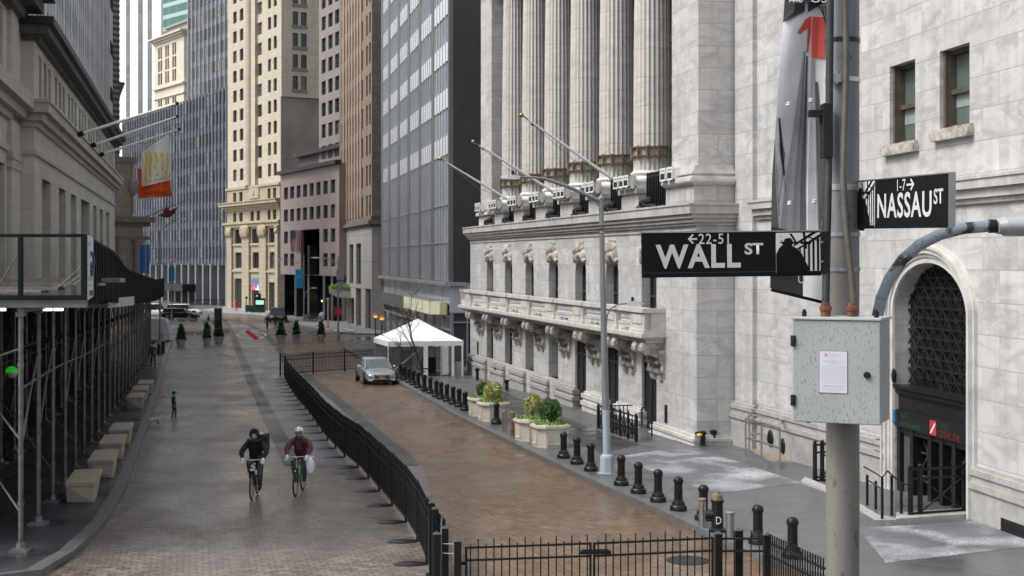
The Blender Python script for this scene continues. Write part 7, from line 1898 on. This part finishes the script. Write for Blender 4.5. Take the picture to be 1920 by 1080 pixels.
def body(e,J,top,leg,shoe,skin=None,name='body'):
    return skinned(name,J,EB,None,{'top':top,'leg':leg,'shoe':shoe,'skin':skin or M.skin},e)
black=plain('black_cloth',(.012,.013,.016),.8,var=.35,sc=9,bump=1.0); navy=plain('dark_denim',(.045,.062,.095),.8,var=.35,sc=10,bump=.8); grey=plain('dark_grey_trousers',(.045,.048,.052),.75,var=.3,sc=10); maroon=plain('maroon_jacket',(.095,.016,.026),.55,var=.4,sc=7,bump=1.0); maskm=plain('grey_face_mask',(.16,.16,.16),.7); shoem=plain('black_shoes',(.012,.012,.012),.5); redc=plain('bright_red_coat',(.55,.03,.035),.6)
def rider(e,lk,rk,top,leg,broad=1.0,lean=.0):
    """cyclist on a bicycle heading to -y; lk/rk pedal height of left and right foot (viewer's left is -x)"""
    b=broad
    J={'pelvis':(0,.27,1.0,(.15*b,.13)),'spine':(0,.17,1.2,(.185*b,.15)),'chest':(0,.02-lean,1.43,(.195*b,.15)),'neck':(0,-.06-lean,1.57,.062),'head':(0,-.10-lean,1.66,(.085,.095)),'crown':(0,-.11-lean,1.76,(.07,.08))}
    for s,k,n in ((-1,lk,'l'),(1,rk,'r')):
        J['sh'+n]=(s*.2*b,.01-lean,1.46,.095*b); J['el'+n]=(s*.35,-.14-lean,1.24,.078*b); J['wr'+n]=(s*.27,-.37,1.085,.038)
        J['hip'+n]=(s*.11,.22,.97,.125); ky=k+.47; J['kn'+n]=(s*.145,-.17 if k>.3 else -.08,ky,.09); J['an'+n]=(s*.125,.1 if k>.3 else .06,k+.1,.058); J['to'+n]=(s*.13,-.07,k+.045,.045)
    return J
def bicycle(name,lab,loc,rz,paint,basket=False):
    e=thing(name,lab,'bicycle',loc,rz); tyre=plain('bike_tyre',(.014,.014,.014),.7); rim=M.galv
    for y in (-.60,.46):
        m=MB(); m.torus((0,y,.345),.32,.024,'x',30,8); w=m.build('tyre',tyre,e,60)
        m=MB(); m.torus((0,y,.345),.292,.011,'x',30,6)
        m.tube([(-.05,y,.345),(.05,y,.345)],.02,8); m.build('rim',rim,w,60)
        m=MB()
        for k in range(16):
            a=2*PI*k/16; m.bar((0.02*(-1)**k,y,.345),(0,y+.288*math.cos(a),.345+.288*math.sin(a)),.003)
        m.build('spokes',rim,w)
    m=MB(); bb=(0,.02,.31); hd=(0,-.42,.86); st=(0,.2,.82)
    m.tube([hd,bb],.021,8); m.tube([(0,-.41,.92),st],.018,8); m.tube([bb,(0,.24,.93)],.018,8); m.tube([(0,-.43,.76),(0,-.395,.98)],.024,8)
    for s in (-1,1): m.tube([bb,(s*.06,.46,.345)],.012,6); m.tube([st,(s*.06,.46,.345)],.01,6)
    m.build('frame',paint,e,50)
    m=MB()
    for s in (-1,1): m.tube([(s*.03,-.43,.78),(s*.055,-.46,.7),(s*.055,-.60,.345)],.014,8)
    m.build('fork',M.bmetal,e,50)
    m=MB(); m.tube([(0,-.395,.97),(0,-.43,1.05)],.016,8); m.tube([(-.33,-.33,1.06),(-.2,-.38,1.065),(0,-.43,1.055),(.2,-.38,1.065),(.33,-.33,1.06)],.0145,8); m.build('handlebar',M.steel,e,50)
    m=MB()
    for s in (-1,1): m.tube([(s*.22,-.38,1.065),(s*.34,-.325,1.06)],.02,8); m.bar((s*.2,-.42,1.05),(s*.3,-.42,1.03),.012)
    m.build('grips',M.black,e,50)
    m=MB(); m.hexa([(-.03,.06,.955),(.03,.06,.955),(.075,.34,.955),(-.075,.34,.955)],[(-.025,.06,.985),(.025,.06,.985),(.07,.34,.995),(-.07,.34,.995)]); m.build('saddle',M.black,e,None,bevel=.01)
    return e
def pedal(e,lk,rk):
    m=MB(); bb=Vector((0,.02,.31))
    for s,k in ((-1,lk),(1,rk)): p=Vector((s*.1,.0,k)); m.tube([bb+Vector((s*.06,0,0)),p],.012,6); m.box(p.x-.02 if s<0 else p.x-.05,p.x+.05 if s<0 else p.x+.02,p.y-.05,p.y+.05,p.z-.012,p.z+.012)
    m.torus((.05,.02,.31),.09,.008,'x',20,4); m.build('crank_and_pedals',M.steel,e,50)
def cyclists():
    # dark hooded courier
    g=G(478,931); rz=.03
    bk=bicycle('courier_bicycle','black bicycle under the hooded rider with the backpack',g,rz,plain('black_bike_paint',(.02,.02,.022),.3))
    lk,rk=.48,.15; pedal(bk,lk,rk)
    m=MB(); m.sphere((.0,-.47,.90),.045,10,6,(1,.5,1)); m.box(-.06,.06,-.5,-.48,.78,.84); m.build('front_light',plain('lamp_lens',(.6,.6,.58),.2),bk,60)
    m=MB(); 
    for s in (-.13,.13): m.box(s-.02,s+.02,-.66,-.62,.70,.82)
    m.build('reflectors',plain('yellow_reflector',(.7,.5,.2),.3),bk)
    e=thing('person','person in black hooded coat riding a bicycle with a square bag on the back','person',g,rz)
    J=rider(e,lk,rk,None,None,1.08,.03); body(e,J,black,grey,shoem)
    hc=(0,-.125,1.70); head_parts(e,hc,(0,-1,-.2),maskm)
    m=MB(); m.sphere((0,-.085,1.725),.145,16,10,(1,1.02,1.12)); m.v=[(a,max(b,-.165+.25*abs(a)*0),c) for a,b,c in m.v]; m.tube([(-.17,-.05,1.56),(-.1,-.15,1.535),(0,-.17,1.53),(.1,-.15,1.535),(.17,-.05,1.56)],.05,8); m.build('hood',black,e,70)
    for s,n in ((-1,'l'),(1,'r')): hand(e,(s*.275,-.365,1.08),(0,-.45,-.3),-s,M.glove,s=1.15)
    m=MB(); m.box(-.08,.33,.22,.56,1.22,1.68); m.build('delivery_bag',plain('black_bag',(.018,.018,.02),.6),e,None,bevel=.03)
    m=MB(); m.box(-.03,.18,.3,.5,1.681,1.688); m.build('bag_label',plain('bag_label_white',(.6,.6,.58),.5),e)
    m=MB(); m.tube([(-.13,.02,1.53),(-.14,-.14,1.4),(-.1,-.05,1.18)],.018,6); m.tube([(.13,.02,1.53),(.14,-.14,1.4),(.1,-.05,1.18)],.018,6); m.build('bag_strap',M.black,e,50)
    # helmeted rider in maroon
    g=G(562,924); rz=-.05
    bk=bicycle('green_bicycle','bicycle with a bright green frame under the helmeted rider',g,rz,plain('lime_green_paint',(.16,.40,.05),.3))
    lk,rk=.26,.30; pedal(bk,lk,rk)
    m=MB(); m.sphere((0,-.63,.70),.025,8,5); m.build('fork_lamp',M.white,bk,60)
    e=thing('person','person in a maroon jacket and white helmet riding a bicycle','person',g,rz)
    J=rider(e,lk,rk,None,None,1.06,.0); body(e,J,maroon,navy,shoem)
    head_parts(e,(0,-.115,1.685),(0,-1,-.1),maskm)
    m=MB(); m.sphere((0,-.09,1.755),.125,16,10,(1,1.2,.9)); m.v=[(a,b,max(c,1.735)) for a,b,c in m.v]; hl=m.build('helmet',M.white,e,60)
    m=MB()
    for k in (-.06,0,.06): m.tube([(k,-.21,1.79),(k*.9,-.12,1.868),(k*.9,0,1.86)],.009,5)
    m.box(-.1,.1,-.235,-.2,1.742,1.752); m.build('helmet_vents',M.black,hl,50)
    m=MB(); m.lathe([(.12,0),(.115,.05),(.09,.09)],(0,-.07,1.535),14); m.build('collar',maroon,e,60)
    m=MB(); m.box(-.09,.09,-.155,-.12,1.22,1.5); m.build('dark_front',plain('dark_jacket_front',(.03,.012,.015),.6),e,None,bevel=.03)
    m=MB(); m.tube([(-.1,-.2,1.7),(0,-.225,1.7),(.1,-.2,1.7)],.018,6); m.build('sunglasses',plain('red_glasses',(.12,.03,.02),.2),e,50)
    for s in (-1,1): hand(e,(s*.275,-.365,1.08),(0,-.45,-.3),-s,M.glove,s=1.1)
    b=thing('plastic_bag','white plastic shopping bag hanging from the handlebar of the helmeted rider','bag',g+Vector((.34,-.36,.62)))
    m=MB(); n=10; prof=[(.02,0),(.08,.0),(.12,.12),(.115,.28),(.08,.38),(.04,.42),(.015,.46)]
    vs=[];fs=[]
    for r,z in prof:
        for k in range(n):
            t=2*PI*k/n; q=r*(1+.18*math.sin(3*t+z*9)); vs.append((q*math.cos(t),.55*q*math.sin(t),z))
    for i in range(len(prof)-1):
        for k in range(n): k2=(k+1)%n; fs.append((i*n+k,i*n+k2,(i+1)*n+k2,(i+1)*n+k))
    m.add(vs,fs); m.build('bag',plain('white_plastic_bag',(.74,.75,.80),.35,var=.08),b,70)
    m=MB(); m.tube([(-.015,0,.44),(-.02,0,.5)],.012,6); m.tube([(.02,0,.42),(.1,.01,.45),(.1,.01,.40)],.02,6); m.build('handle',MATS['white_plastic_bag'],b,60)
cyclists()
def walker(lab,px,py,h,rz,top,leg,stride=.18,arm=.25,hair=None,girl=False,loc=None,skirt=None,bend=0.0,lift=0.0,hatc=None):
    g=loc if loc is not None else G(px,py,lift); s=h/1.75
    e=thing('person',lab,'person',g,rz); e.scale=(s,s,s)
    J={'pelvis':(0,0,.95,(.14,.11)),'spine':(0,.01-bend*.3,1.14,(.135,.105)),'chest':(0,.02-bend,1.36,(.155,.115)),'neck':(0,.0-bend*1.3,1.5,.055),'head':(0,-.02-bend*1.5,1.6,(.08,.092)),'crown':(0,-.02-bend*1.5,1.69,(.068,.078))}
    for q,n in ((-1,'l'),(1,'r')):
        J['sh'+n]=(q*.19,.02-bend,1.39,.068); J['el'+n]=(q*.25,.03-bend+q*arm*.3,1.12,.052); J['wr'+n]=(q*.25,-.08-bend+q*arm*.8,.9,.034)
        J['hip'+n]=(q*.09,0,.9,.092); J['kn'+n]=(q*.1,-.05-q*stride*.5,.5,.063); J['an'+n]=(q*.1,.03-q*stride,.09,.042); J['to'+n]=(q*.11,-.11-q*stride,.035,.034)
    body(e,J,top,leg,shoem)
    head_parts(e,(0,-.025-bend*1.5,1.645),(0,-1,0))
    m=MB(); m.sphere((0,.0-bend*1.5,1.675),.108,14,9,(1,1.05,1.08)); m.v=[(a,max(b,-.045-bend*1.5) if c<1.71 else b,max(c,1.58 if not girl else 1.5)) for a,b,c in m.v]; m.build('hair',hair or plain('dark_hair',(.02,.015,.012),.6),e,60)
    for q,n in ((-1,'l'),(1,'r')): w=J['wr'+n]; hand(e,(w[0],w[1],w[2]),(0,-.12,-1),-q,M.skin,'hand',.4)
    return e
def people():
    e=walker('small child in dark clothes and a dark cap standing on the bricks, holding a lead',326,786,1.17,1.25,black,black,.06,.15,black)
    m=MB(); m.torus((-.2,-.25,1.0),.1,.012,'y',12,5); m.build('lead',M.black,e,40)
    m=MB(); m.sphere((0,0,1.72),.13,12,7,(1,1,.6)); m.box(-.08,.08,-.24,-.05,1.69,1.71); m.build('cap',black,e,50)
    m=MB(); m.box(-.06,.06,-.15,-.12,1.2,1.32); m.build('bib',plain('pale_bib',(.6,.5,.3),.6),e)
    g=G(291,800,0); d=thing('dog','small pale terrier walking by the left kerb near the child','dog',g,1.9); s=.8
    J={'pelvis':(0,.2,.3,.075),'belly':(0,.05,.3,.08),'chest':(0,-.13,.31,.095),'neck':(0,-.22,.41,.058),'head':(0,-.28,.48,.06),'muzzle':(0,-.38,.46,.03),'tail':(0,.28,.36,.02),'tailtip':(0,.33,.48,.014)}
    E=[('pelvis','belly','coat'),('belly','chest','coat'),('chest','neck','coat'),('neck','head','coat'),('head','muzzle','coat'),('pelvis','tail','coat'),('tail','tailtip','coat')]
    for q,n in ((-1,'l'),(1,'r')):
        J['fs'+n]=(q*.06,-.15,.24,.038); J['fk'+n]=(q*.06,-.15+q*.05,.13,.024); J['fp'+n]=(q*.06,-.18+q*.08,.02,.022); J['hs'+n]=(q*.06,.2,.25,.045); J['hk'+n]=(q*.065,.15,.17,.03); J['hh'+n]=(q*.065,.25-q*.03,.11,.02); J['hp'+n]=(q*.065,.21-q*.03,.02,.021)
        E+=[('chest','fs'+n,'coat'),('fs'+n,'fk'+n,'coat'),('fk'+n,'fp'+n,'coat'),('pelvis','hs'+n,'coat'),('hs'+n,'hk'+n,'coat'),('hk'+n,'hh'+n,'coat'),('hh'+n,'hp'+n,'coat')]
    skinned('body',J,E,None,{'coat':plain('pale_dog_coat',(.5,.47,.42),.85,var=.25,sc=14)},d)
    m=MB()
    for q in (-1,1): m.tube([(q*.045,-.26,.52),(q*.06,-.26,.59)],[.024,.008],6)
    m.build('ears',plain('tan_ears',(.3,.24,.18),.8),d,60); m=MB(); m.sphere((0,-.41,.465),.014,6,5); m.sphere((.03,-.325,.505),.009,6,4); m.sphere((-.03,-.325,.505),.009,6,4); m.build('nose_and_eyes',M.dark,d,60)
    g=G(306,768,0); m=MB(); m.sphere((0,0,.62),.085,14,9); b=m.build('balloon',plain('orange_rubber',(.75,.2,.1),.4),None,60,g); tag(b,'small orange balloon floating low beside the child','balloon'); m=MB(); m.tube([(0,0,.46),(.02,0,0)],.005,4); m.build('string',M.white,b)
    walker('pedestrian in black walking away down the far lane, left of a pair',501,619,1.72,2.9,black,black,.2)
    walker('pedestrian in black walking away, right of a pair, beside the dark car',516.5,618,1.75,3.3,black,grey,.16)
    e=walker('person in a bright red coat standing by the steps of the cream tower',443,584,1.85,.4,redc,redc,.05,lift=SW)
    e=walker('person in a white top behind the second potted conifer',392,631,1.75,.3,plain('white_top_cloth',(.72,.72,.74),.7),grey,.06)
    e=walker('person in dark clothes seated by the dark kiosk',391,612,1.4,.9,black,black,.05)
    e=walker('person in dark grey on the pavement past the end of the shed',287,690,1.7,.5,grey,black,.1,lift=SW)
people()
# ================================================================== CARS
def car(lab,px,py,rz,paint,L=4.85,W=1.84,H=1.46,suv=False,plate=True,g=None,name='parked_car'):
    g=g if g is not None else G(px,py); e=thing(name,lab,'car',g,rz)      # nose towards -y
    h=L/2; hd=.93 if suv else .80; bl=1.0 if suv else .92; tail=.98 if suv else .97
    # stations: y, bottom, top(deck), half width at sill, half width at shoulder, half width of the deck
    st=[(-h,.34,.60,.62,.66,.52),(-h+.10,.22,.70,.78,.82,.66),(-h+.45,.19,hd-.03,.88,.90,.74),(-h+1.0,.19,hd+.03,.91,.92,.78),(-h+1.45,.19,bl+.0,.92,.92,.80),(0,.19,bl+.02,.92,.93,.84),(h-1.3,.19,bl+.04,.92,.93,.82),(h-.5,.2,tail+.03,.90,.91,.76),(h-.1,.28,tail-.02,.80,.83,.68),(h,.42,tail-.18,.68,.72,.56)]
    m=MB(); ring=[]
    for y,zb,zt,ws,wb,wd in st:
        k=W/1.86; zm=zb+(zt-zb)*.62
        half=[(0,zb),(ws*.8,zb),(ws*k,zb+.12),(wb*k,zb+(zt-zb)*.42),(wb*k*.99,zm),(wb*k*.93,zt-.06),(wd*k,zt),(0,zt+.03)]
        pts=[(x,y,z) for x,z in half]+[(-x,y,z) for x,z in half[-2:0:-1]]; ring.append(pts)
    n=len(ring[0]); vs=[p for r in ring for p in r]; fs=[]
    for i in range(len(ring)-1):
        for k in range(n): k2=(k+1)%n; fs.append((i*n+k,i*n+k2,(i+1)*n+k2,(i+1)*n+k))
    fs+= [tuple(reversed(range(n))),tuple(range((len(ring)-1)*n,len(ring)*n))]
    m.add(vs,fs); bodyo=m.build('body',paint,e,60,sub=1)
    # greenhouse
    y0,y1=(-h+1.3,h-.25) if suv else (-h+1.35,h-.75); r0,r1=(-h+1.95,h-.5) if suv else (-h+2.15,h-1.45)
    zb=bl-.03; zt=H; wb_,wt=W*.455,W*.37
    gl=plain('car_glass',(.10,.125,.13) if not suv else (.02,.024,.027),.05,var=.2) if not suv else plain('dark_car_glass',(.02,.024,.027),.06); ym=(r0+r1)/2
    m=MB(); base=[(-wb_*.93,y0),(wb_*.93,y0),(wb_,ym),(wb_*.9,y1),(-wb_*.9,y1),(-wb_,ym)]; top=[(-wt*.94,r0),(wt*.94,r0),(wt,ym),(wt*.92,r1),(-wt*.92,r1),(-wt,ym)]
    vs=[(x,y,zb) for x,y in base]+[(x,y,zt-.06) for x,y in top]; m.add(vs,[(i,(i+1)%6,6+(i+1)%6,6+i) for i in range(6)]+[(6,7,8,9,10,11)]); m.build('windows',gl,e,None)
    m=MB(); t2=[(x*1.03,y+(-.04 if y<ym else .04),zt-.075) for x,y in top]; t3=[(x*.86,y*1.0+(.12 if y<ym else -.12),zt) for x,y in top]
    m.add(t2+t3,[(i,(i+1)%6,6+(i+1)%6,6+i) for i in range(6)]+[(6,7,8,9,10,11),(5,4,3,2,1,0)]); m.build('roof',paint,e,60)
    for i in (0,1,2,3,4,5): m=MB(); m.bar(Vector(vs[i])*1.0,Vector(vs[i+6]),.06,.05); m.build('pillar',paint if not suv else M.black,e)
    tyre=plain('car_tyre',(.012,.012,.012),.8)
    for sx in (-1,1):
        for yy in (-h+.93,h-1.02):
            r=.345 if not suv else .38; x=sx*W*.47
            m=MB(); m.lathe([(r*.72,-.11),(r*.96,-.11),(r,-.07),(r,.07),(r*.96,.11),(r*.72,.11)],n=22); m.v=[(x+c,yy+a,r+b) for a,b,c in m.v]; w=m.build('wheel',tyre,e,50)
            m=MB(); m.lathe([(.01,.0),(r*.2,.03),(r*.3,.0),(r*.66,.02),(r*.73,.05)],n=20,flute=.12); m.v=[(x+sx*.075+sx*c,yy+a,r+b) for a,b,c in m.v]; m.build('rim',M.galv,w,50)
            m=MB(); m.lathe([(r*1.02,0),(r*1.17,0),(r*1.17,.05),(r*1.02,.05)],n=22); m.v=[(sx*(W*.475)+sx*(c-.03),yy+a,r+.02+b) for a,b,c in m.v]; m.build('wheel_arch',M.dark,e)
            m=MB(); m.lathe([(r*1.15,0),(.01,.001)],n=20); m.v=[(sx*(W*.452),yy+a,r+b) for a,b,c in m.v]; m.build('arch_gap',M.dark,e)
    hl=plain('headlamp_glass',(.62,.64,.66),.12,var=.2); k=W/1.86
    for sx in (-1,1):
        m=MB(); a,b=sx*.80*k,sx*.42*k; m.hexa([(a,-h+.30,.60),(b,-h+.05,.575),(b,-h+.25,.575),(a*1.02,-h+.55,.60)],[(a,-h+.36,.735),(b,-h+.10,.66),(b,-h+.3,.68),(a*1.03,-h+.62,.75)]); m.build('headlight',hl,e)
        m=MB(); m.hexa([(a*.98,-h+.08,.30),(b*1.15,-h-.01,.30),(b*1.15,-h+.1,.30),(a*.98,-h+.2,.3)],[(a*.98,-h+.09,.42),(b*1.15,-h+.0,.40),(b*1.15,-h+.1,.4),(a*.98,-h+.2,.42)]); m.build('fog_lamp',hl if not suv else M.dark,e)
        m=MB(); m.box(sx*.62*k-.22,sx*.62*k+.22,h-.12,h+.0,tail-.2,tail-.05); m.build('tail_light',plain('tail_red',(.35,.02,.02),.2),e)
        m=MB(); m.sphere((sx*(W*.5+.08),-h+1.62,bl+.06),.13,10,6,(.8,.5,.6)); m.build('mirror',paint,e,60)
        m=MB(); m.box(sx*W*.497-.01,sx*W*.497+.01,-.3,-.1,bl-.16,bl-.13); m.build('door_handle',M.steel,e)
        m=MB(); 
        for yy in (-h+1.55,.05,h-1.35): m.box(sx*W*.4985-.004,sx*W*.4985+.004,yy-.006,yy+.006,.3,bl-.05)
        m.build('door_seam',M.dark,e)
    m=MB(); m.hexa([(-.42*k,-h-.005,.46),(.42*k,-h-.005,.46),(.42*k,-h+.12,.46),(-.42*k,-h+.12,.46)],[(-.46*k,-h+.03,.62),(.46*k,-h+.03,.62),(.46*k,-h+.15,.62),(-.46*k,-h+.15,.62)]); gr=m.build('grille',M.dark,e)
    m=MB(); m.box(-.48*k,.48*k,-h-.012,-h+.1,.595,.63); m.box(-.44*k,.44*k,-h-.012,-h+.05,.535,.55); m.build('chrome_bar',M.steel,gr)
    m=MB(); m.box(-.55*k,.55*k,-h-.012,-h+.1,.22,.34); m.build('lower_intake',M.dark,e)
    if plate:
        m=MB(); m.box(-.155,.155,-h-.03,-h-.01,.37,.49); m.build('number_plate',plain('gold_plate',(.72,.36,.03),.5),e)
    return e
def cars():
    sil=plain('silver_car_paint',(.38,.395,.42),.28,.55,var=.05,coat=.6); blk=plain('black_car_paint',(.012,.013,.016),.2,.3,var=.1,coat=.8); wht=plain('white_car_paint',(.7,.71,.73),.3,.0,var=.04,coat=.5)
    car('silver saloon car parked on the tan lane in front of the white tent',704,717,.25,sil)
    car('dark saloon car parked at the far kerb near the pedestrians, windscreen towards the viewer',521,603,.2,blk,5.2,2.2,1.85,True,False)
    car('black car standing side on at the left behind the stone bench',338,599,1.47,blk,5.0,1.9,1.55,True,False)
    car('white car standing behind the black car at the left',345,592,1.50,wht,5.2,1.95,1.7,True,False)
    car('grey white van partly hidden by the shed, leftmost of the cars',288,594,1.4,wht,5.4,2.0,1.9,True,False)
cars()
# ================================================================== CAMERA, LIGHT
def setup():
    cam=bpy.data.cameras.new('camera'); co=bpy.data.objects.new('camera',cam); COL.objects.link(co)
    co.location=(0,0,CZ); co.rotation_euler=(PI/2,0,0); cam.sensor_width=36; cam.lens=36*F/1920; cam.clip_end=4000; cam.clip_start=.3
    cam.shift_y=-(540-HY)/1920.0
    cam.dof.use_dof=True; cam.dof.focus_distance=7.6; cam.dof.aperture_fstop=14.0
    S.camera=co
    w=bpy.data.worlds.new('World'); S.world=w; w.use_nodes=True; nt=w.node_tree
    el,az=math.radians(52),math.radians(255)
    sky=nt.nodes.new('ShaderNodeTexSky'); sky.sky_type='NISHITA'; sky.sun_disc=False; sky.sun_elevation=el; sky.sun_rotation=az
    sky.air_density=1.0; sky.dust_density=4.0
    hs=nt.nodes.new('ShaderNodeHueSaturation'); hs.inputs['Saturation'].default_value=.32
    nt.links.new(sky.outputs[0],hs.inputs['Color']); nt.links.new(hs.outputs[0],nt.nodes['Background'].inputs['Color'])
    nt.nodes['Background'].inputs['Strength'].default_value=.145
    l=bpy.data.lights.new('sun','SUN'); l.energy=1.35; l.angle=math.radians(18); l.color=(1,.985,.965)
    lo=bpy.data.objects.new('sun',l); COL.objects.link(lo)
    d=Vector((math.sin(az)*math.cos(el),math.cos(az)*math.cos(el),math.sin(el)))
    lo.rotation_euler=d.to_track_quat('Z','Y').to_euler(); lo.location=d*60
    v=S.view_settings; S.display_settings.display_device='sRGB'; v.view_transform='Standard'; v.look='None'; v.gamma=1; v.use_curve_mapping=False; v.exposure=EXPO
EXPO=.80
setup()
